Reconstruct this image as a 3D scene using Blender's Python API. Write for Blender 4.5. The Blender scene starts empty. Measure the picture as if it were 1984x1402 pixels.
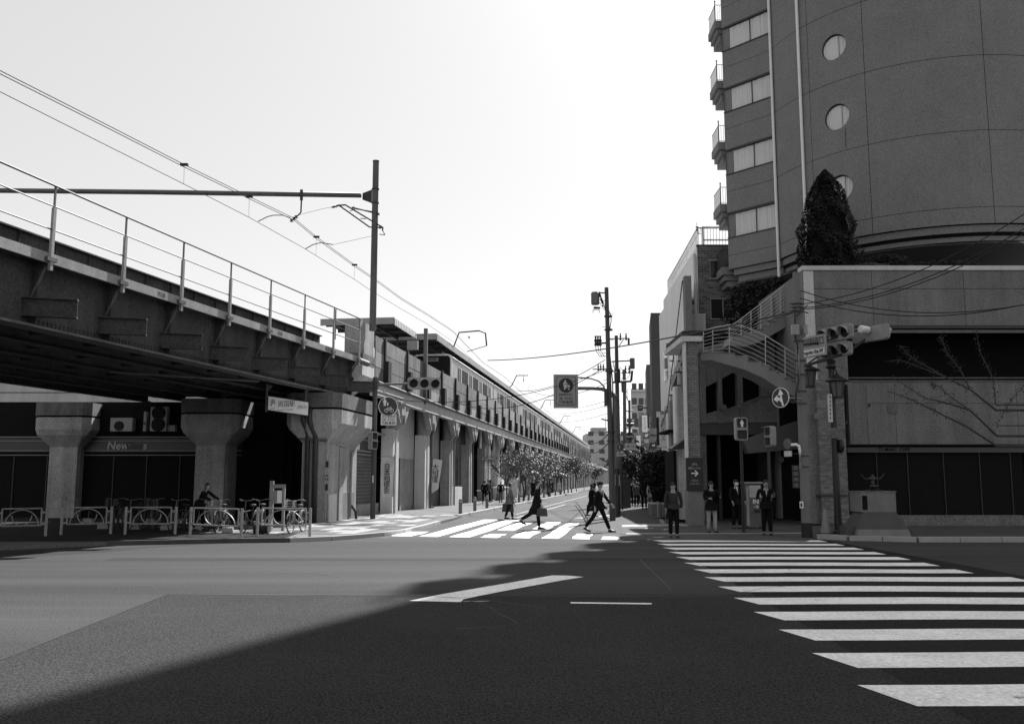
import bpy, bmesh, math, random
from mathutils import Vector, Matrix
random.seed(7)
S = bpy.context.scene
C = S.collection
R = math.radians
# ---------------------------------------------------------------- camera, sky, sun, exposure
PITCH = math.atan(229/1765)
cam = bpy.data.objects.new('camera', bpy.data.cameras.new('camera')); C.objects.link(cam)
cam.location = (0, 0, 1.75)
cam.rotation_euler = (math.pi/2 + PITCH, 0, 0)
cam.data.sensor_width = 36; cam.data.lens = 36*1765/1984
cam.data.clip_start = 0.1; cam.data.clip_end = 5000
S.camera = cam
SUN = Vector((.345, .90, 1.0)).normalized()         # towards the sun
ELEV = math.asin(SUN.z); AZ = math.atan2(SUN.x, SUN.y)
W = bpy.data.worlds.new('World'); S.world = W; W.use_nodes = True
nt = W.node_tree; bg = nt.nodes['Background']
sky = nt.nodes.new('ShaderNodeTexSky'); sky.sky_type = 'NISHITA'; sky.sun_disc = False
sky.sun_elevation = ELEV; sky.sun_rotation = AZ
sky.air_density = 1.0; sky.dust_density = 1.2; sky.ozone_density = 1.0
bw = nt.nodes.new('ShaderNodeRGBToBW')             # black-and-white film: the light carries no colour
nt.links.new(sky.outputs[0], bw.inputs[0]); hz = nt.nodes.new('ShaderNodeMath'); hz.operation = 'MULTIPLY_ADD'; hz.inputs[1].default_value = .42; hz.inputs[2].default_value = 2.7
nt.links.new(bw.outputs[0], hz.inputs[0]); nt.links.new(hz.outputs[0], bg.inputs[0])    # thin even veil of high haze over the clear sky
bg.inputs[1].default_value = 0.075
sl = bpy.data.lights.new('sun', 'SUN'); sl.energy = 5.0; sl.angle = R(0.53); sl.color = (1, 1, 1)
so = bpy.data.objects.new('sun', sl); C.objects.link(so)
so.rotation_euler = SUN.to_track_quat('Z', 'Y').to_euler()
S.view_settings.view_transform = 'Standard'; S.view_settings.look = 'None'
S.view_settings.exposure = 1.28; S.view_settings.gamma = 1; S.view_settings.use_curve_mapping = False

# ---------------------------------------------------------------- where a sight line of the survey picture meets a known depth or height
def at(x, y, Y):
    a = math.atan((701-y)/1765)+PITCH
    z = 1.75+Y*math.tan(a)
    d = Y*math.cos(PITCH)+(z-1.75)*math.sin(PITCH)
    return Vector(((x-992)/1765*d, Y, z))
def gy(y, z=0.):
    return (z-1.75)/math.tan(math.atan((701-y)/1765)+PITCH)
def gp(x, y, z=0.):
    p = at(x, y, gy(y, z)); p.z = z; return p
def xz(x, y, Y):
    p = at(x, y, Y); return (p.x, p.z)

# ---------------------------------------------------------------- materials (all neutral greys)
MATS = {}
def M(name, col, rough=.85, big=(.6, .18), fine=(30, .25), bump=.0, streak=0., spec=.3, metal=0., stretch=None, bscale=None, emis=0, chip=None):
    if name in MATS: return MATS[name]
    m = bpy.data.materials.new(name); m.use_nodes = True
    n = m.node_tree.nodes; L = m.node_tree.links; b = n['Principled BSDF']
    b.inputs['Roughness'].default_value = rough; b.inputs['Metallic'].default_value = metal
    b.inputs['Specular IOR Level'].default_value = spec
    g = n.new('ShaderNodeNewGeometry'); vec = g.outputs['Position']
    def noise(scale, detail, src, rough_=.6):
        t = n.new('ShaderNodeTexNoise'); t.inputs['Scale'].default_value = scale; t.inputs['Detail'].default_value = detail
        t.inputs['Roughness'].default_value = rough_
        L.new(src, t.inputs['Vector']); return t.outputs[0]
    def math_(op, a, b_):
        t = n.new('ShaderNodeMath'); t.operation = op
        for i, q in enumerate((a, b_)):
            if isinstance(q, (int, float)): t.inputs[i].default_value = q
            else: L.new(q, t.inputs[i])
        return t.outputs[0]
    def mapped(sc):
        t = n.new('ShaderNodeMapping'); t.inputs['Scale'].default_value = sc; L.new(vec, t.inputs[0]); return t.outputs[0]
    fac = 1.0; first = True
    def add(sig, amt):
        nonlocal fac
        q = math_('MULTIPLY', math_('SUBTRACT', sig, .5), amt*2.2)
        fac = math_('ADD', fac, q)
    add(noise(big[0], 5, mapped(stretch) if stretch else vec), big[1])
    f = noise(fine[0], 3, vec, .8); add(f, fine[1])
    if streak:
        add(noise(1.0, 4, mapped((2.6, 2.6, .18)), .7), streak)
        add(noise(1.0, 3, mapped((.5, .5, .5)), .7), streak*.5)
    if chip:
        cn_ = noise(chip[0], 9, vec, .75); st_ = math_('MULTIPLY', math_('SUBTRACT', cn_, chip[1]), 14)
        cl_ = n.new('ShaderNodeClamp'); L.new(st_, cl_.inputs[0]); fac = math_('MULTIPLY', fac, math_('SUBTRACT', 1.0, math_('MULTIPLY', cl_.outputs[0], chip[2])))
    fac = math_('MAXIMUM', fac, .08)
    v = math_('MULTIPLY', fac, col)
    cmb = n.new('ShaderNodeCombineColor')
    for i in range(3): L.new(v, cmb.inputs[i])
    L.new(cmb.outputs[0], b.inputs['Base Color'])
    if bump:
        bn = n.new('ShaderNodeBump'); bn.inputs['Strength'].default_value = bump; bn.inputs['Distance'].default_value = .02
        L.new(f if bscale is None else noise(bscale, 4, vec), bn.inputs['Height']); L.new(bn.outputs[0], b.inputs['Normal'])
    if emis:
        b.inputs['Emission Color'].default_value = (1, 1, 1, 1); b.inputs['Emission Strength'].default_value = emis
    MATS[name] = m; return m
def M_brick(name, col, mortar, sx, sz, rough=.85, amt=.3, axis='XZ'):
    """brick-faced wall seen from afar: courses too small to pick apart"""
    if name in MATS: return MATS[name]
    m = M(name, col); n = m.node_tree.nodes; L = m.node_tree.links; b = n['Principled BSDF']
    g = n.new('ShaderNodeNewGeometry'); sp = n.new('ShaderNodeSeparateXYZ'); L.new(g.outputs['Position'], sp.inputs[0])
    s = n.new('ShaderNodeMath'); s.operation = 'ADD'; L.new(sp.outputs[0], s.inputs[0]); L.new(sp.outputs[1], s.inputs[1])
    cb = n.new('ShaderNodeCombineXYZ'); L.new(s.outputs[0], cb.inputs[0]); L.new(sp.outputs[2], cb.inputs[1])
    t = n.new('ShaderNodeTexBrick'); L.new(cb.outputs[0], t.inputs['Vector'])
    t.inputs['Scale'].default_value = 1; t.inputs['Brick Width'].default_value = sx; t.inputs['Row Height'].default_value = sz
    t.inputs['Mortar Size'].default_value = sz*.1; t.inputs['Mortar Smooth'].default_value = .3
    t.inputs['Color1'].default_value = (1-amt,)*3+(1,); t.inputs['Color2'].default_value = (1+amt,)*3+(1,)
    t.inputs['Mortar'].default_value = (mortar/col,)*3+(1,)
    mx = n.new('ShaderNodeVectorMath'); mx.operation = 'MULTIPLY'
    src = b.inputs['Base Color'].links[0].from_socket
    L.new(src, mx.inputs[0]); L.new(t.outputs[0], mx.inputs[1]); L.new(mx.outputs[0], b.inputs['Base Color'])
    bn = n.new('ShaderNodeBump'); bn.inputs['Strength'].default_value = .5; bn.inputs['Distance'].default_value = .01; bn.invert = True
    L.new(t.outputs['Fac'], bn.inputs['Height']); L.new(bn.outputs[0], b.inputs['Normal'])
    return m
asph = M('asphalt_worn', .043, .9, (.22, .6), (38, 1.9), .4, spec=.10, stretch=(.22, 2.6, 1))
asph_new = M('asphalt_new', .031, .92, (.3, .4), (42, 2.8), .5, spec=.06)
asph_st = M('asphalt_street', .062, .88, (.35, .5), (34, 1.6), .4, spec=.12, stretch=(1.4, .35, 1))
paint = M('road_paint', .74, .7, (1.5, .25), (20, .7), .2, chip=(5, .60, .8))
paint_old = M('road_paint_worn', .30, .75, (2.5, .3), (30, .6), .2, chip=(6, .5, .8))
pave = M('paving', .12, .9, (.8, .35), (28, 1.3), .3, spec=.12)
pave_lt = M('paving_light', .24, .85, (.8, .3), (20, .9), .3)
pave_dk = M('paving_dark', .07, .9, (.8, .35), (28, 1.3), .3, spec=.12)
kerb = M('kerb_stone', .30, .85, (1, .2), (24, .35), .3)
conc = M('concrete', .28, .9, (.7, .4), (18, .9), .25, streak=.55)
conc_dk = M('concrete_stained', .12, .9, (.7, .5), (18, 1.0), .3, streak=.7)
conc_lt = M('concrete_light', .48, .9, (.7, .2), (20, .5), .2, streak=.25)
conc_tow = M('tower_render', .18, .9, (.5, .14), (16, .8), .2, streak=.07)
conc_pod = M('podium_concrete', .15, .9, (.6, .3), (18, 1.2), .25, streak=.35)
steel = M('grey_steel_paint', .095, .6, (1.2, .35), (16, .6), .1, streak=.4, spec=.45)
steel_lt = M('pale_steel_paint', .27, .5, (2, .3), (18, .5), .1, streak=.3, spec=.5)
steel_dk = M('dark_steel', .035, .55, (2, .3), (20, .3), .1, spec=.4)
rust = M('dirty_girder_steel', .048, .7, (1.2, .6), (14, 1.3), .25, streak=.6, spec=.4)
blackm = M('black_paint', .012, .5, (2, .2), (20, .2), 0, spec=.45)
black = M('near_black', .010, .9, (2, .2), (20, .2), 0, spec=.1)
white = M('white_enamel', .72, .5, (2, .08), (20, .1), 0, spec=.4)
grey = M('mid_grey', .24, .6, (2, .2), (20, .2), 0)
glass = M('dark_glass', .02, .08, (2, .1), (5, .05), 0, spec=.6)
rubber = M('rubber', .02, .8)
cloth_dk = M('dark_cloth', .010, .95, (4, .2), (60, .25), 0, spec=.05)
cloth_gr = M('grey_cloth', .09, .95, (4, .3), (60, .4), 0, spec=.1)
cloth_lt = M('pale_cloth', .30, .95, (4, .3), (60, .4), 0, spec=.1)
skin = M('skin', .26, .6, (5, .1), (30, .1), 0)
hair = M('hair', .010, .5, (5, .2), (60, .3), 0, spec=.3)
curtain = M('curtain', .58, .9, (1, .1), (30, .1), 0)
train_side = M('train_side', .30, .4, (1.5, .15), (20, .15), 0, spec=.5)
train_roof = M('train_roof_edge', .80, .4, (1.5, .08), (20, .08), 0)
canopy = M('canopy_metal', .05, .7, (1, .3), (12, .3), .1, streak=.2)
canopy_lt = M('canopy_fascia', .30, .7, (1, .2), (12, .2), .1, streak=.2)
leaf = M('leaf_dark', .022, .6, (2, .5), (25, .5), 0, spec=.15)
leaf_lt = M('leaf_pale', .12, .6, (2, .5), (25, .5), 0, spec=.3)
bark = M('bark', .05, .9, (3, .3), (30, .4), .3)
signal = M('signal_housing', .26, .5, (2, .25), (16, .5), .1)
white_wall = M('white_wall', .66, .8, (.6, .1), (20, .12), .1, streak=.08)
brick_bld = M_brick('brick_tile_wall', .10, .17, .34, .13, amt=.45)
brick_pil = M_brick('brick_pillar_tile', .16, .07, .23, .10, amt=.2)
stone = M('granite', .16, .8, (2, .3), (40, .5), .2)

# ---------------------------------------------------------------- mesh building
class MB:
    def __init__(s): s.v = []; s.f = []
    def add(s, vs, fs):
        o = len(s.v); s.v += [tuple(v) for v in vs]; s.f += [tuple(i+o for i in f) for f in fs]; return s
    def box(s, x0, x1, y0, y1, z0, z1):
        return s.add([(x0,y0,z0),(x1,y0,z0),(x1,y1,z0),(x0,y1,z0),(x0,y0,z1),(x1,y0,z1),(x1,y1,z1),(x0,y1,z1)],
            [(0,3,2,1),(4,5,6,7),(0,1,5,4),(1,2,6,5),(2,3,7,6),(3,0,4,7)])
    def cbox(s, c, d, rz=0, bev=0):
        cx, cy, cz = c; a, b, h = d[0]/2, d[1]/2, d[2]/2; co, si = math.cos(rz), math.sin(rz)
        vs = []
        for z in (-h, h):
            for x, y in ((-a,-b),(a,-b),(a,b),(-a,b)): vs.append((cx+x*co-y*si, cy+x*si+y*co, cz+z))
        return s.add(vs, [(0,3,2,1),(4,5,6,7),(0,1,5,4),(1,2,6,5),(2,3,7,6),(3,0,4,7)])
    def ext(s, poly, vec):
        """extrude a planar polygon (3D points) along vec"""
        n = len(poly); V = Vector(vec)
        vs = [Vector(p) for p in poly]; vs += [p+V for p in vs]
        fs = [tuple(range(n))[::-1], tuple(range(n, 2*n))]
        for i in range(n): fs.append((i, (i+1) % n, (i+1) % n+n, i+n))
        return s.add(vs, fs)
    def prism(s, poly, z0, z1): return s.ext([(p[0], p[1], z0) for p in poly], (0, 0, z1-z0))
    def cyl(s, p0, p1, r0, r1=None, n=10, cap=True):
        r1 = r0 if r1 is None else r1
        p0 = Vector(p0); p1 = Vector(p1); d = (p1-p0)
        q = d.to_track_quat('Z', 'Y'); vs = []
        for p, r in ((p0, r0), (p1, r1)):
            for i in range(n):
                a = 2*math.pi*i/n; vs.append(p+q @ Vector((r*math.cos(a), r*math.sin(a), 0)))
        fs = [(i, (i+1) % n, (i+1) % n+n, i+n) for i in range(n)]
        if cap: fs += [tuple(range(n))[::-1], tuple(range(n, 2*n))]
        return s.add(vs, fs)
    def tube(s, pts, r, n=8):
        pts = [Vector(p) for p in pts]
        for a, b in zip(pts[:-1], pts[1:]): s.cyl(a, b, r, r, n)
        return s
    def swept(s, pts, rr, n=8, up=None):
        pts = [Vector(p) for p in pts]; k = len(pts); vs = []
        for i, p in enumerate(pts):
            d = pts[min(i+1, k-1)]-pts[max(i-1, 0)]
            q = d.to_track_quat('Z', 'Y'); r = rr[i] if isinstance(rr, (list, tuple)) else rr
            for j in range(n):
                a = 2*math.pi*j/n; vs.append(p+q @ Vector((r*math.cos(a), r*math.sin(a), 0)))
        fs = [(i*n+j, i*n+(j+1) % n, (i+1)*n+(j+1) % n, (i+1)*n+j) for i in range(k-1) for j in range(n)]
        fs += [tuple(range(n))[::-1], tuple(range((k-1)*n, k*n))]
        return s.add(vs, fs)
    def lathe(s, c, prof, n=16, axis='Z'):
        vs = []; k = len(prof)
        for r, h in prof:
            for j in range(n):
                a = 2*math.pi*j/n; x, y = r*math.cos(a), r*math.sin(a)
                p = {'Z': (x, y, h), 'Y': (x, h, y), 'X': (h, x, y)}[axis]
                vs.append((c[0]+p[0], c[1]+p[1], c[2]+p[2]))
        fs = [(i*n+j, i*n+(j+1) % n, (i+1)*n+(j+1) % n, (i+1)*n+j) for i in range(k-1) for j in range(n)]
        fs += [tuple(range(n))[::-1], tuple(range((k-1)*n, k*n))]
        return s.add(vs, fs)
    def build(s, name, mat, parent=None, smooth=False, **tags):
        me = bpy.data.meshes.new(name); me.from_pydata(s.v, [], s.f); me.update()
        bm = bmesh.new(); bm.from_mesh(me); bmesh.ops.recalc_face_normals(bm, faces=bm.faces); bm.to_mesh(me); bm.free()
        if smooth:
            for p in me.polygons: p.use_smooth = True
        me.materials.append(mat)
        return link(name, me, parent, **tags)
def link(name, me, parent=None, **tags):
    o = bpy.data.objects.new(name, me); C.objects.link(o)
    if parent is not None: o.parent = parent
    for k, v in tags.items():
        if v is not None: o[k] = v
    return o
def thing(name, label, cat, loc=(0, 0, 0), rz=0, group=None):
    o = bpy.data.objects.new(name, None); C.objects.link(o); o.location = loc; o.rotation_euler = (0, 0, rz)
    o.empty_display_size = .2
    o['label'] = label; o['category'] = cat
    if group: o['group'] = group
    return o
def dup(root, loc=None, rz=None, label=None, scale=None, **tags):
    r = root.copy(); C.objects.link(r)
    if loc is not None: r.location = loc
    if rz is not None: r.rotation_euler = (0, 0, rz)
    if scale: r.scale = (scale,)*3
    if label: r['label'] = label
    for k, v in tags.items(): r[k] = v
    for ch in list(root.children):
        c = ch.copy(); C.objects.link(c); c.parent = r
        for g in list(ch.children):
            d = g.copy(); C.objects.link(d); d.parent = c
    return r
TXT = {}
def text(body, size, name='lettering', mat=None, parent=None, loc=(0, 0, 0), rot=(math.pi/2, 0, 0), depth=.004, align='CENTER', bold=0., shear=0., width=None, vertical=False):
    """flat raised lettering as a mesh; local XY plane turned upright by rot"""
    if vertical: body = '\n'.join(body)
    if any(ord(q) > 0x3000 for q in body): bold = 0
    c = bpy.data.curves.new('t', 'FONT'); c.body = body; c.size = size; c.align_x = align; c.align_y = 'CENTER'
    c.extrude = depth/2; c.offset = bold; c.shear = shear; c.resolution_u = 2
    if vertical: c.space_line = .85
    o = bpy.data.objects.new('t', c); C.objects.link(o)
    bpy.context.view_layer.update()
    me = bpy.data.meshes.new_from_object(o.evaluated_get(bpy.context.evaluated_depsgraph_get()))
    bpy.data.objects.remove(o)
    if width and len(me.vertices):
        xs = [v.co.x for v in me.vertices]; k = width/(max(xs)-min(xs)); mid = (max(xs)+min(xs))/2
        for v in me.vertices: v.co.x = (v.co.x-mid)*k
    me.materials.clear(); me.materials.append(mat or black)
    t = link(name, me, parent); t.location = loc; t.rotation_euler = rot
    return t
def sheet(name, poly, z, mat, parent=None, **tags):
    m = MB(); m.add([(p[0], p[1], z) for p in poly], [tuple(range(len(poly)))])
    o = m.build(name, mat, parent, **tags)
    return o
# street frame: local +Y runs up the street along the viaduct, local +X towards the roadway
TH = R(7.77); F0 = (-6.6, 42, 0); SRZ = -TH
UX, UY = math.sin(TH), math.cos(TH)
def V(t, s, z=0): return Vector((F0[0]+s*UX+t*UY, F0[1]+s*UY-t*UX, z))
BTH = math.atan(.235); B0 = (-6.6, 39, 0); BRZ = -BTH
BX, BY = math.sin(BTH), math.cos(BTH)
def Bp(t, s, z=0): return Vector((B0[0]+s*BX+t*BY, B0[1]+s*BY-t*BX, z))
# ================================================================ GROUND
sheet('ground', [(-900, -100), (900, -100), (900, 1800), (-900, 1800)], -.03, asph_st, kind='structure')
sheet('road', [(-60, 14.35), (60, 14.35), (60, 28.2), (-60, 28.2)], 0, asph, kind='structure')
NE = [gp(323, 1151), gp(0, 1279)]
sheet('road_near_lane', [(-60, -15), (60, -15), (60, 14.35), (NE[0].x, 14.35), (NE[1].x, NE[1].y), (-60, NE[1].y-8)], .004, asph_new, kind='structure')
sheet('road_far_corner', [(-60, -3), (NE[1].x, NE[1].y), (NE[0].x, 14.35), (-60, 14.35)], 0, asph, kind='structure')
# side street carriageway between the kerbs
def tS(t, s, z=0): p = V(t, s, z); return (p.x, p.y)
sheet('street', [(-6, 28.2), (9.5, 28.2), tS(11.6, -8), tS(11.6, 420), tS(3.8, 420), tS(3.8, 1.5), (-4.6, 31.5)], .001, asph_st, kind='structure')
# seams and repairs in the asphalt
def strip(name, p, q, w, z, mat, parent=None, **k):
    p = Vector(p[:2]); q = Vector(q[:2]); n = (q-p).normalized(); n = Vector((-n.y, n.x))*w/2
    return sheet(name, [p-n, q-n, q+n, p+n], z, mat, parent, **k)
seam = M('seam_tar', .02, .6)
strip('road_seam', gp(323, 1151), gp(1500, 1157), .03, .0075, seam, kind='structure')
strip('road_seam', gp(323, 1151), gp(0, 1279), .03, .0075, seam, kind='structure')
strip('road_seam', gp(1240, 1084), gp(1300, 1142), .02, .0075, seam, kind='structure')
patchm = M('asphalt_patch', .034, .9, (.5, .3), (38, 1.8), .5, spec=.08, stretch=(.3, 2, 1))
sheet('road_patch', [gp(211, 1062), gp(600, 1043), gp(601, 1045), gp(330, 1057), gp(211, 1068), gp(0, 1082), gp(0, 1070)], .003, patchm, kind='structure')
sheet('road_patch', [(-9, 20.4), (9, 20.4), (9.5, 20.9), (-9, 21.1)], .003, patchm, kind='structure')
for q in ([(3.2, 33), (9.0, 33.4), (9.0, 42), (4.0, 43)],):
    pass
# long shallow lens: left corner pavement, ends in a rounded point at the crossing
lp = [gp(0, 1058, .1), gp(211, 1049, .1), gp(430, 1044.5, .1), gp(560, 1043, .1), gp(640, 1040, .1), gp(690, 1036.5, .1), gp(740, 1032, .1), gp(780, 1027, .1), gp(812, 1020, .1), gp(850, 1010, .1), gp(880, 1003, .1)]
lp = [(p.x, p.y) for p in lp]
left_edge = lp+[tS(3.8, 4.2), tS(3.8, 420)]
m = MB()
m.prism(left_edge+[tS(-30, 420), (-60, 60), (-60, lp[0][1])], -.05, .10)
lpv = m.build('pavement', pave, kind='structure')
# kerb stones along the visible edge
def kerbline(pts, w, z0, z1, par, step=1.2, mat=None):
    pts = [Vector(p) for p in pts]; n = 0
    for a, b in zip(pts[:-1], pts[1:]):
        L = (b-a).length; k = max(1, round(L/step)); d = (b-a)/k
        for i in range(k):
            if n > 110: return
            p = a+d*i; c = p+d/2; mm = MB().cbox((c.x, c.y, (z0+z1)/2), (d.length-.02, w, z1-z0), math.atan2(d.y, d.x))
            mm.build('kerb_block', mat or kerb, par); n += 1
kl = [Vector(p) for p in lp[1:]]+[V(3.85, 4.2).xy, V(3.85, 110).xy]
kerb_dk = M('kerb_shaded', .07, .9, (1, .4), (30, 1.2), .3, spec=.08)  # darker kerb colour stands in for the bridge's shade
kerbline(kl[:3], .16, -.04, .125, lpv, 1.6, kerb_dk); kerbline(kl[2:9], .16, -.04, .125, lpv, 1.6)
sheet('pavement_shade', [(-58, 59), (-58, lp[0][1]+.1), (lp[1][0], lp[1][1]+.12), (lp[2][0], lp[2][1]+.12), (lp[3][0]-.2, lp[3][1]+.12), (-6.9, 33.5), (-8.3, 35.8), (-8.3, 41), (-10, 59)], .1045, M('shaded_paving', .028, .95, (.6, .5), (30, 1.8), .4, spec=.05), kind='structure')  # near-black sheet: the bridge's shadow painted onto the pavement
kerbline([V(3.87, 1.6).xy, V(3.87, 90).xy], .18, -.04, .15, lpv, 1.5)
# paving tiles in two tones on the left corner
random.seed(3)
NR = 0
tile_mats = [pave_lt, pave, pave_dk]
def inpoly(p, poly):
    c = False; j = len(poly)-1
    for i in range(len(poly)):
        a, b = poly[i], poly[j]
        if (a[1] > p[1]) != (b[1] > p[1]) and p[0] < (b[0]-a[0])*(p[1]-a[1])/(b[1]-a[1])+a[0]: c = not c
        j = i
    return c
for i in range(-3, 9):
    for j in range(0, 16):
        c = Vector(V(.9+i*.62-.8, -12.6+j*1.0))
        inside = all(inpoly(((c.x+dx), (c.y+dy)), left_edge+[(-12, 60), (-12, lp[0][1])]) for dx, dy in ((.5, -.6), (-.5, -.6), (.5, .5), (-.5, .5)))
        if not inside: continue
        k = (i*2+j*3+(i*j) % 3) % 5
        mt = pave_lt if k in (0, 2) else (pave if k != 4 else pave_dk)
        MB().cbox((c.x, c.y, .104), (.6, .97, .014), SRZ).build('paving_slab', mt, lpv)
# right pavement, flush with the street near the corner
rp = [gp(1205, 1044, .02), gp(1420, 1046, .02), gp(1560, 1048, .02), (9.4, 28.3), (9.9, 27.3), (11.6, 26.6), (60, 26.6), (60, 60), tS(60, 420), tS(11.6, 420), tS(11.6, -7)]
rp = [(p[0], p[1]) for p in rp]
m = MB(); m.prism(rp, -.05, .012)
rpv = m.build('pavement', M('paving_right', .075, .9, (.8, .4), (30, 1.6), .3, spec=.1), kind='structure')
kerbline([(9.3, 28.0), (9.9, 27.2), (11.6, 26.55), (40, 26.55)], .3, -.04, .14, rpv, 1.2)
m = MB(); m.prism([(9.5, 28.1), (10.0, 27.3), (11.6, 26.7), (60, 26.7), (60, 33), (11.5, 33), (10.4, 30.5)], .0, .11)
m.build('raised_corner', M('paving_corner', .06, .9, (.8, .4), (30, 1.6), .3, spec=.1), rpv)
# paler band in front of the hotel passage, tactile strips, drain gratings
for k, (a, b, c, d) in enumerate([((1205, 1016), (1345, 1013), (1345, 1017), (1205, 1020)), ((1213, 1032), (1560, 1031), (1560, 1033), (1213, 1034))]):
    sheet('paving_band', [gp(*q, .02).xy for q in (a, b, c, d)], .0165, pave_lt, rpv)
for x0, x1, y0, y1 in ((1245, 1262, 1024, 1022.5), (1262, 1283, 1041, 1039.5), (1318, 1330, 1019, 1017), (1250, 1260, 1046, 1044)):
    sheet('tactile_plate', [gp(x0, y0, .02).xy, gp(x1, y0-.5, .02).xy, gp(x1+6, y1-.8, .02).xy, gp(x0+6, y1, .02).xy], .0185, paint_old, rpv)
for k in range(6):
    a = gp(1272+k*13, 1013, .02); b = gp(1268+k*6.5, 996, .02)
    strip('paving_stripe', a.xy, b.xy, .16, .017, pave_lt if k % 2 else pave_dk, rpv)
# sunlit dropped kerb lines on the side street
for a, b in (((1060, 973.5), (1137, 972)), ((1035, 981), (1190, 978))):
    strip('road_patch', gp(*a).xy, gp(*b).xy, .5, .005, patchm, kind='structure')
strip('road_line', V(6.55, 2.2).xy, V(7.0, 26).xy, .15, .006, paint_old, kind='structure')
strip('road_line', gp(1137, 960), gp(1000, 996), .12, .0065, paint_old, kind='structure')
strip('road_line', V(10.9, 2).xy, V(10.9, 60).xy, .15, .006, paint_old, kind='structure')
# light concrete stripe at the mouth of the street
strip('road_line', gp(1120, 1003.5), gp(1190, 997), .5, .006, paint_old, kind='structure')

# ---------------------------------------------------------------- crossing over the main road: bars lie across the picture
cr = sheet('crosswalk', [(3.3, 6.0), (9.6, 6.0), (9.25, 27.6), (4.4, 27.6)], .0055, M('asphalt_crossing', .018, .92, (.4, .3), (42, 2.6), .5, spec=.06), kind='structure')
Y0 = 11.80
k = 0
for i in range(-3, 11):
    y0 = Y0+i*1.463; y1 = y0+.74
    if y1 > 27.4: break
    xl = 3.37+.06*(y0-11); xr = 8.55+.03*(y0-11)+(0.35 if i < 4 else 0)
    # each bar is a strip with slightly wandering edges and a worn joint
    m = MB(); n = 14; top = []; bot = []
    for q in range(n+1):
        x = xl+(xr-xl)*q/n; w = .035*math.sin(x*1.3+.4)+random.uniform(-.008, .008)
        bot.append((x-.04*0, y0+w, 0)); top.append((x-.19 if q == 0 else x, y1+w, 0))
    vs = bot+top
    m.add([(a, b, .0095) for a, b, _ in vs], [(q, q+1, q+n+2, q+n+1) for q in range(n)])
    m.build('crossing_bar', paint, cr)
# crossing over the side street: bars run up the street
cl = sheet('crosswalk', [gp(752, 1039.5).xy, gp(1205, 1047).xy, gp(1180, 1003).xy, gp(930, 1003).xy], .0055, asph_st, kind='structure')
def bar(xn0, xn1, yn, yf, hole=None):
    a = gp(xn0, yn); b = gp(xn1, yn+.8)
    def far(p, yf):
        Yf = gy(yf); return Vector((p.x+(Yf-p.y)*math.tan(TH), Yf))
    n = 8; vs = []
    A2, B2 = far(a, yf), far(b, yf)
    for i in range(n+1):
        t = i/n; w = .03*math.sin(i*1.1+xn0)
        p = a.xy.lerp(A2, t); q = b.xy.lerp(B2, t); vs += [(p.x+w, p.y, .0095), (q.x+w, q.y, .0095)]
    MB().add(vs, [(2*i, 2*i+1, 2*i+3, 2*i+2) for i in range(n)]).build('crossing_bar', paint, cl)
bar(757, 797, 1038, 1030); bar(811, 847, 1039, 1006.5); bar(872, 911, 1040, 1008)
bar(930, 963, 1041, 1034.5); bar(962, 994, 1027, 1012)
bar(988, 1024, 1041.5, 1028); bar(1031, 1062, 1024.5, 1011.5); bar(1049, 1082, 1042.5, 1014)
bar(1107, 1140, 1043.5, 1034); bar(1166, 1198, 1045, 1039.5)
# lane arrow and edge dashes in the foreground
ar = [(793, 1164.5), (860, 1151), (960, 1134), (1070, 1115), (1100, 1115.5), (1131, 1118), (1085, 1125.5), (1000, 1141), (930, 1154.5), (898, 1161.5), (893, 1167)]
sheet('road_arrow', [gp(*q).xy for q in ar], .011, paint, kind='structure')
sheet('road_line', [gp(1105, 1167).xy, gp(1263, 1169).xy, gp(1262, 1171.5).xy, gp(1106, 1169.5).xy], .011, paint, kind='structure')
sheet('road_line', [gp(897, 1165).xy, gp(948, 1164.5).xy, gp(946, 1166).xy, gp(897, 1166.5).xy], .011, paint_old, kind='structure')

# hairline cracks wandering through the asphalt
random.seed(41)
for k in range(16):
    x, y = random.uniform(-8, 8), random.uniform(11, 26); a = random.choice((0.1, -.1, 1.4, .5))+random.uniform(-.3, .3); pts = [(x, y)]
    for i in range(random.randint(10, 22)):
        a += random.gauss(0, .25); x += .28*math.cos(a); y += .28*math.sin(a); pts.append((x, y))
    vs = []
    for i, p in enumerate(pts):
        w = random.uniform(.004, .012); vs += [(p[0], p[1]-w, .0125), (p[0]+w*.5, p[1]+w, .0125)]
    MB().add(vs, [(2*i, 2*i+2, 2*i+3, 2*i+1) for i in range(len(pts)-1)]).build('road_crack', seam, kind='structure')
mh = M('manhole_iron', .045, .6, (3, .3), (20, 1.0), .2)
for x, y in ((5.0+1.6, 38),):
    MB().lathe((x, y, .006), [(.33, -.01), (.33, .006), (.30, .006)], 24).build('manhole_cover', mh, kind='structure')
# ================================================================ RAILWAY BRIDGE (left)
br = thing('railway_bridge', 'riveted steel girder railway bridge with a railed walkway, crossing at the left', 'bridge', B0, BRZ)
S0, S1 = -30.0, -.1
m = MB(); m.box(-.42, -.38, S0, S1, 5.32, 6.9); m.build('girder_web', rust, br)
m = MB(); m.box(-.66, -.14, S0, S1, 5.26, 5.32); m.build('bottom_flange', steel, br)
m = MB(); m.box(-.62, -.18, S0, S1, 6.84, 6.9); m.build('top_flange', rust, br)
# rivets along the bottom edge of the web
m = MB(); s = -18.5
while s < -2:
    for z in (5.40, 5.47): m.cbox((-.37, s, z), (.03, .035, .035))
    s += .14
m.build('rivets', rust, br, kind='stuff')
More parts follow.
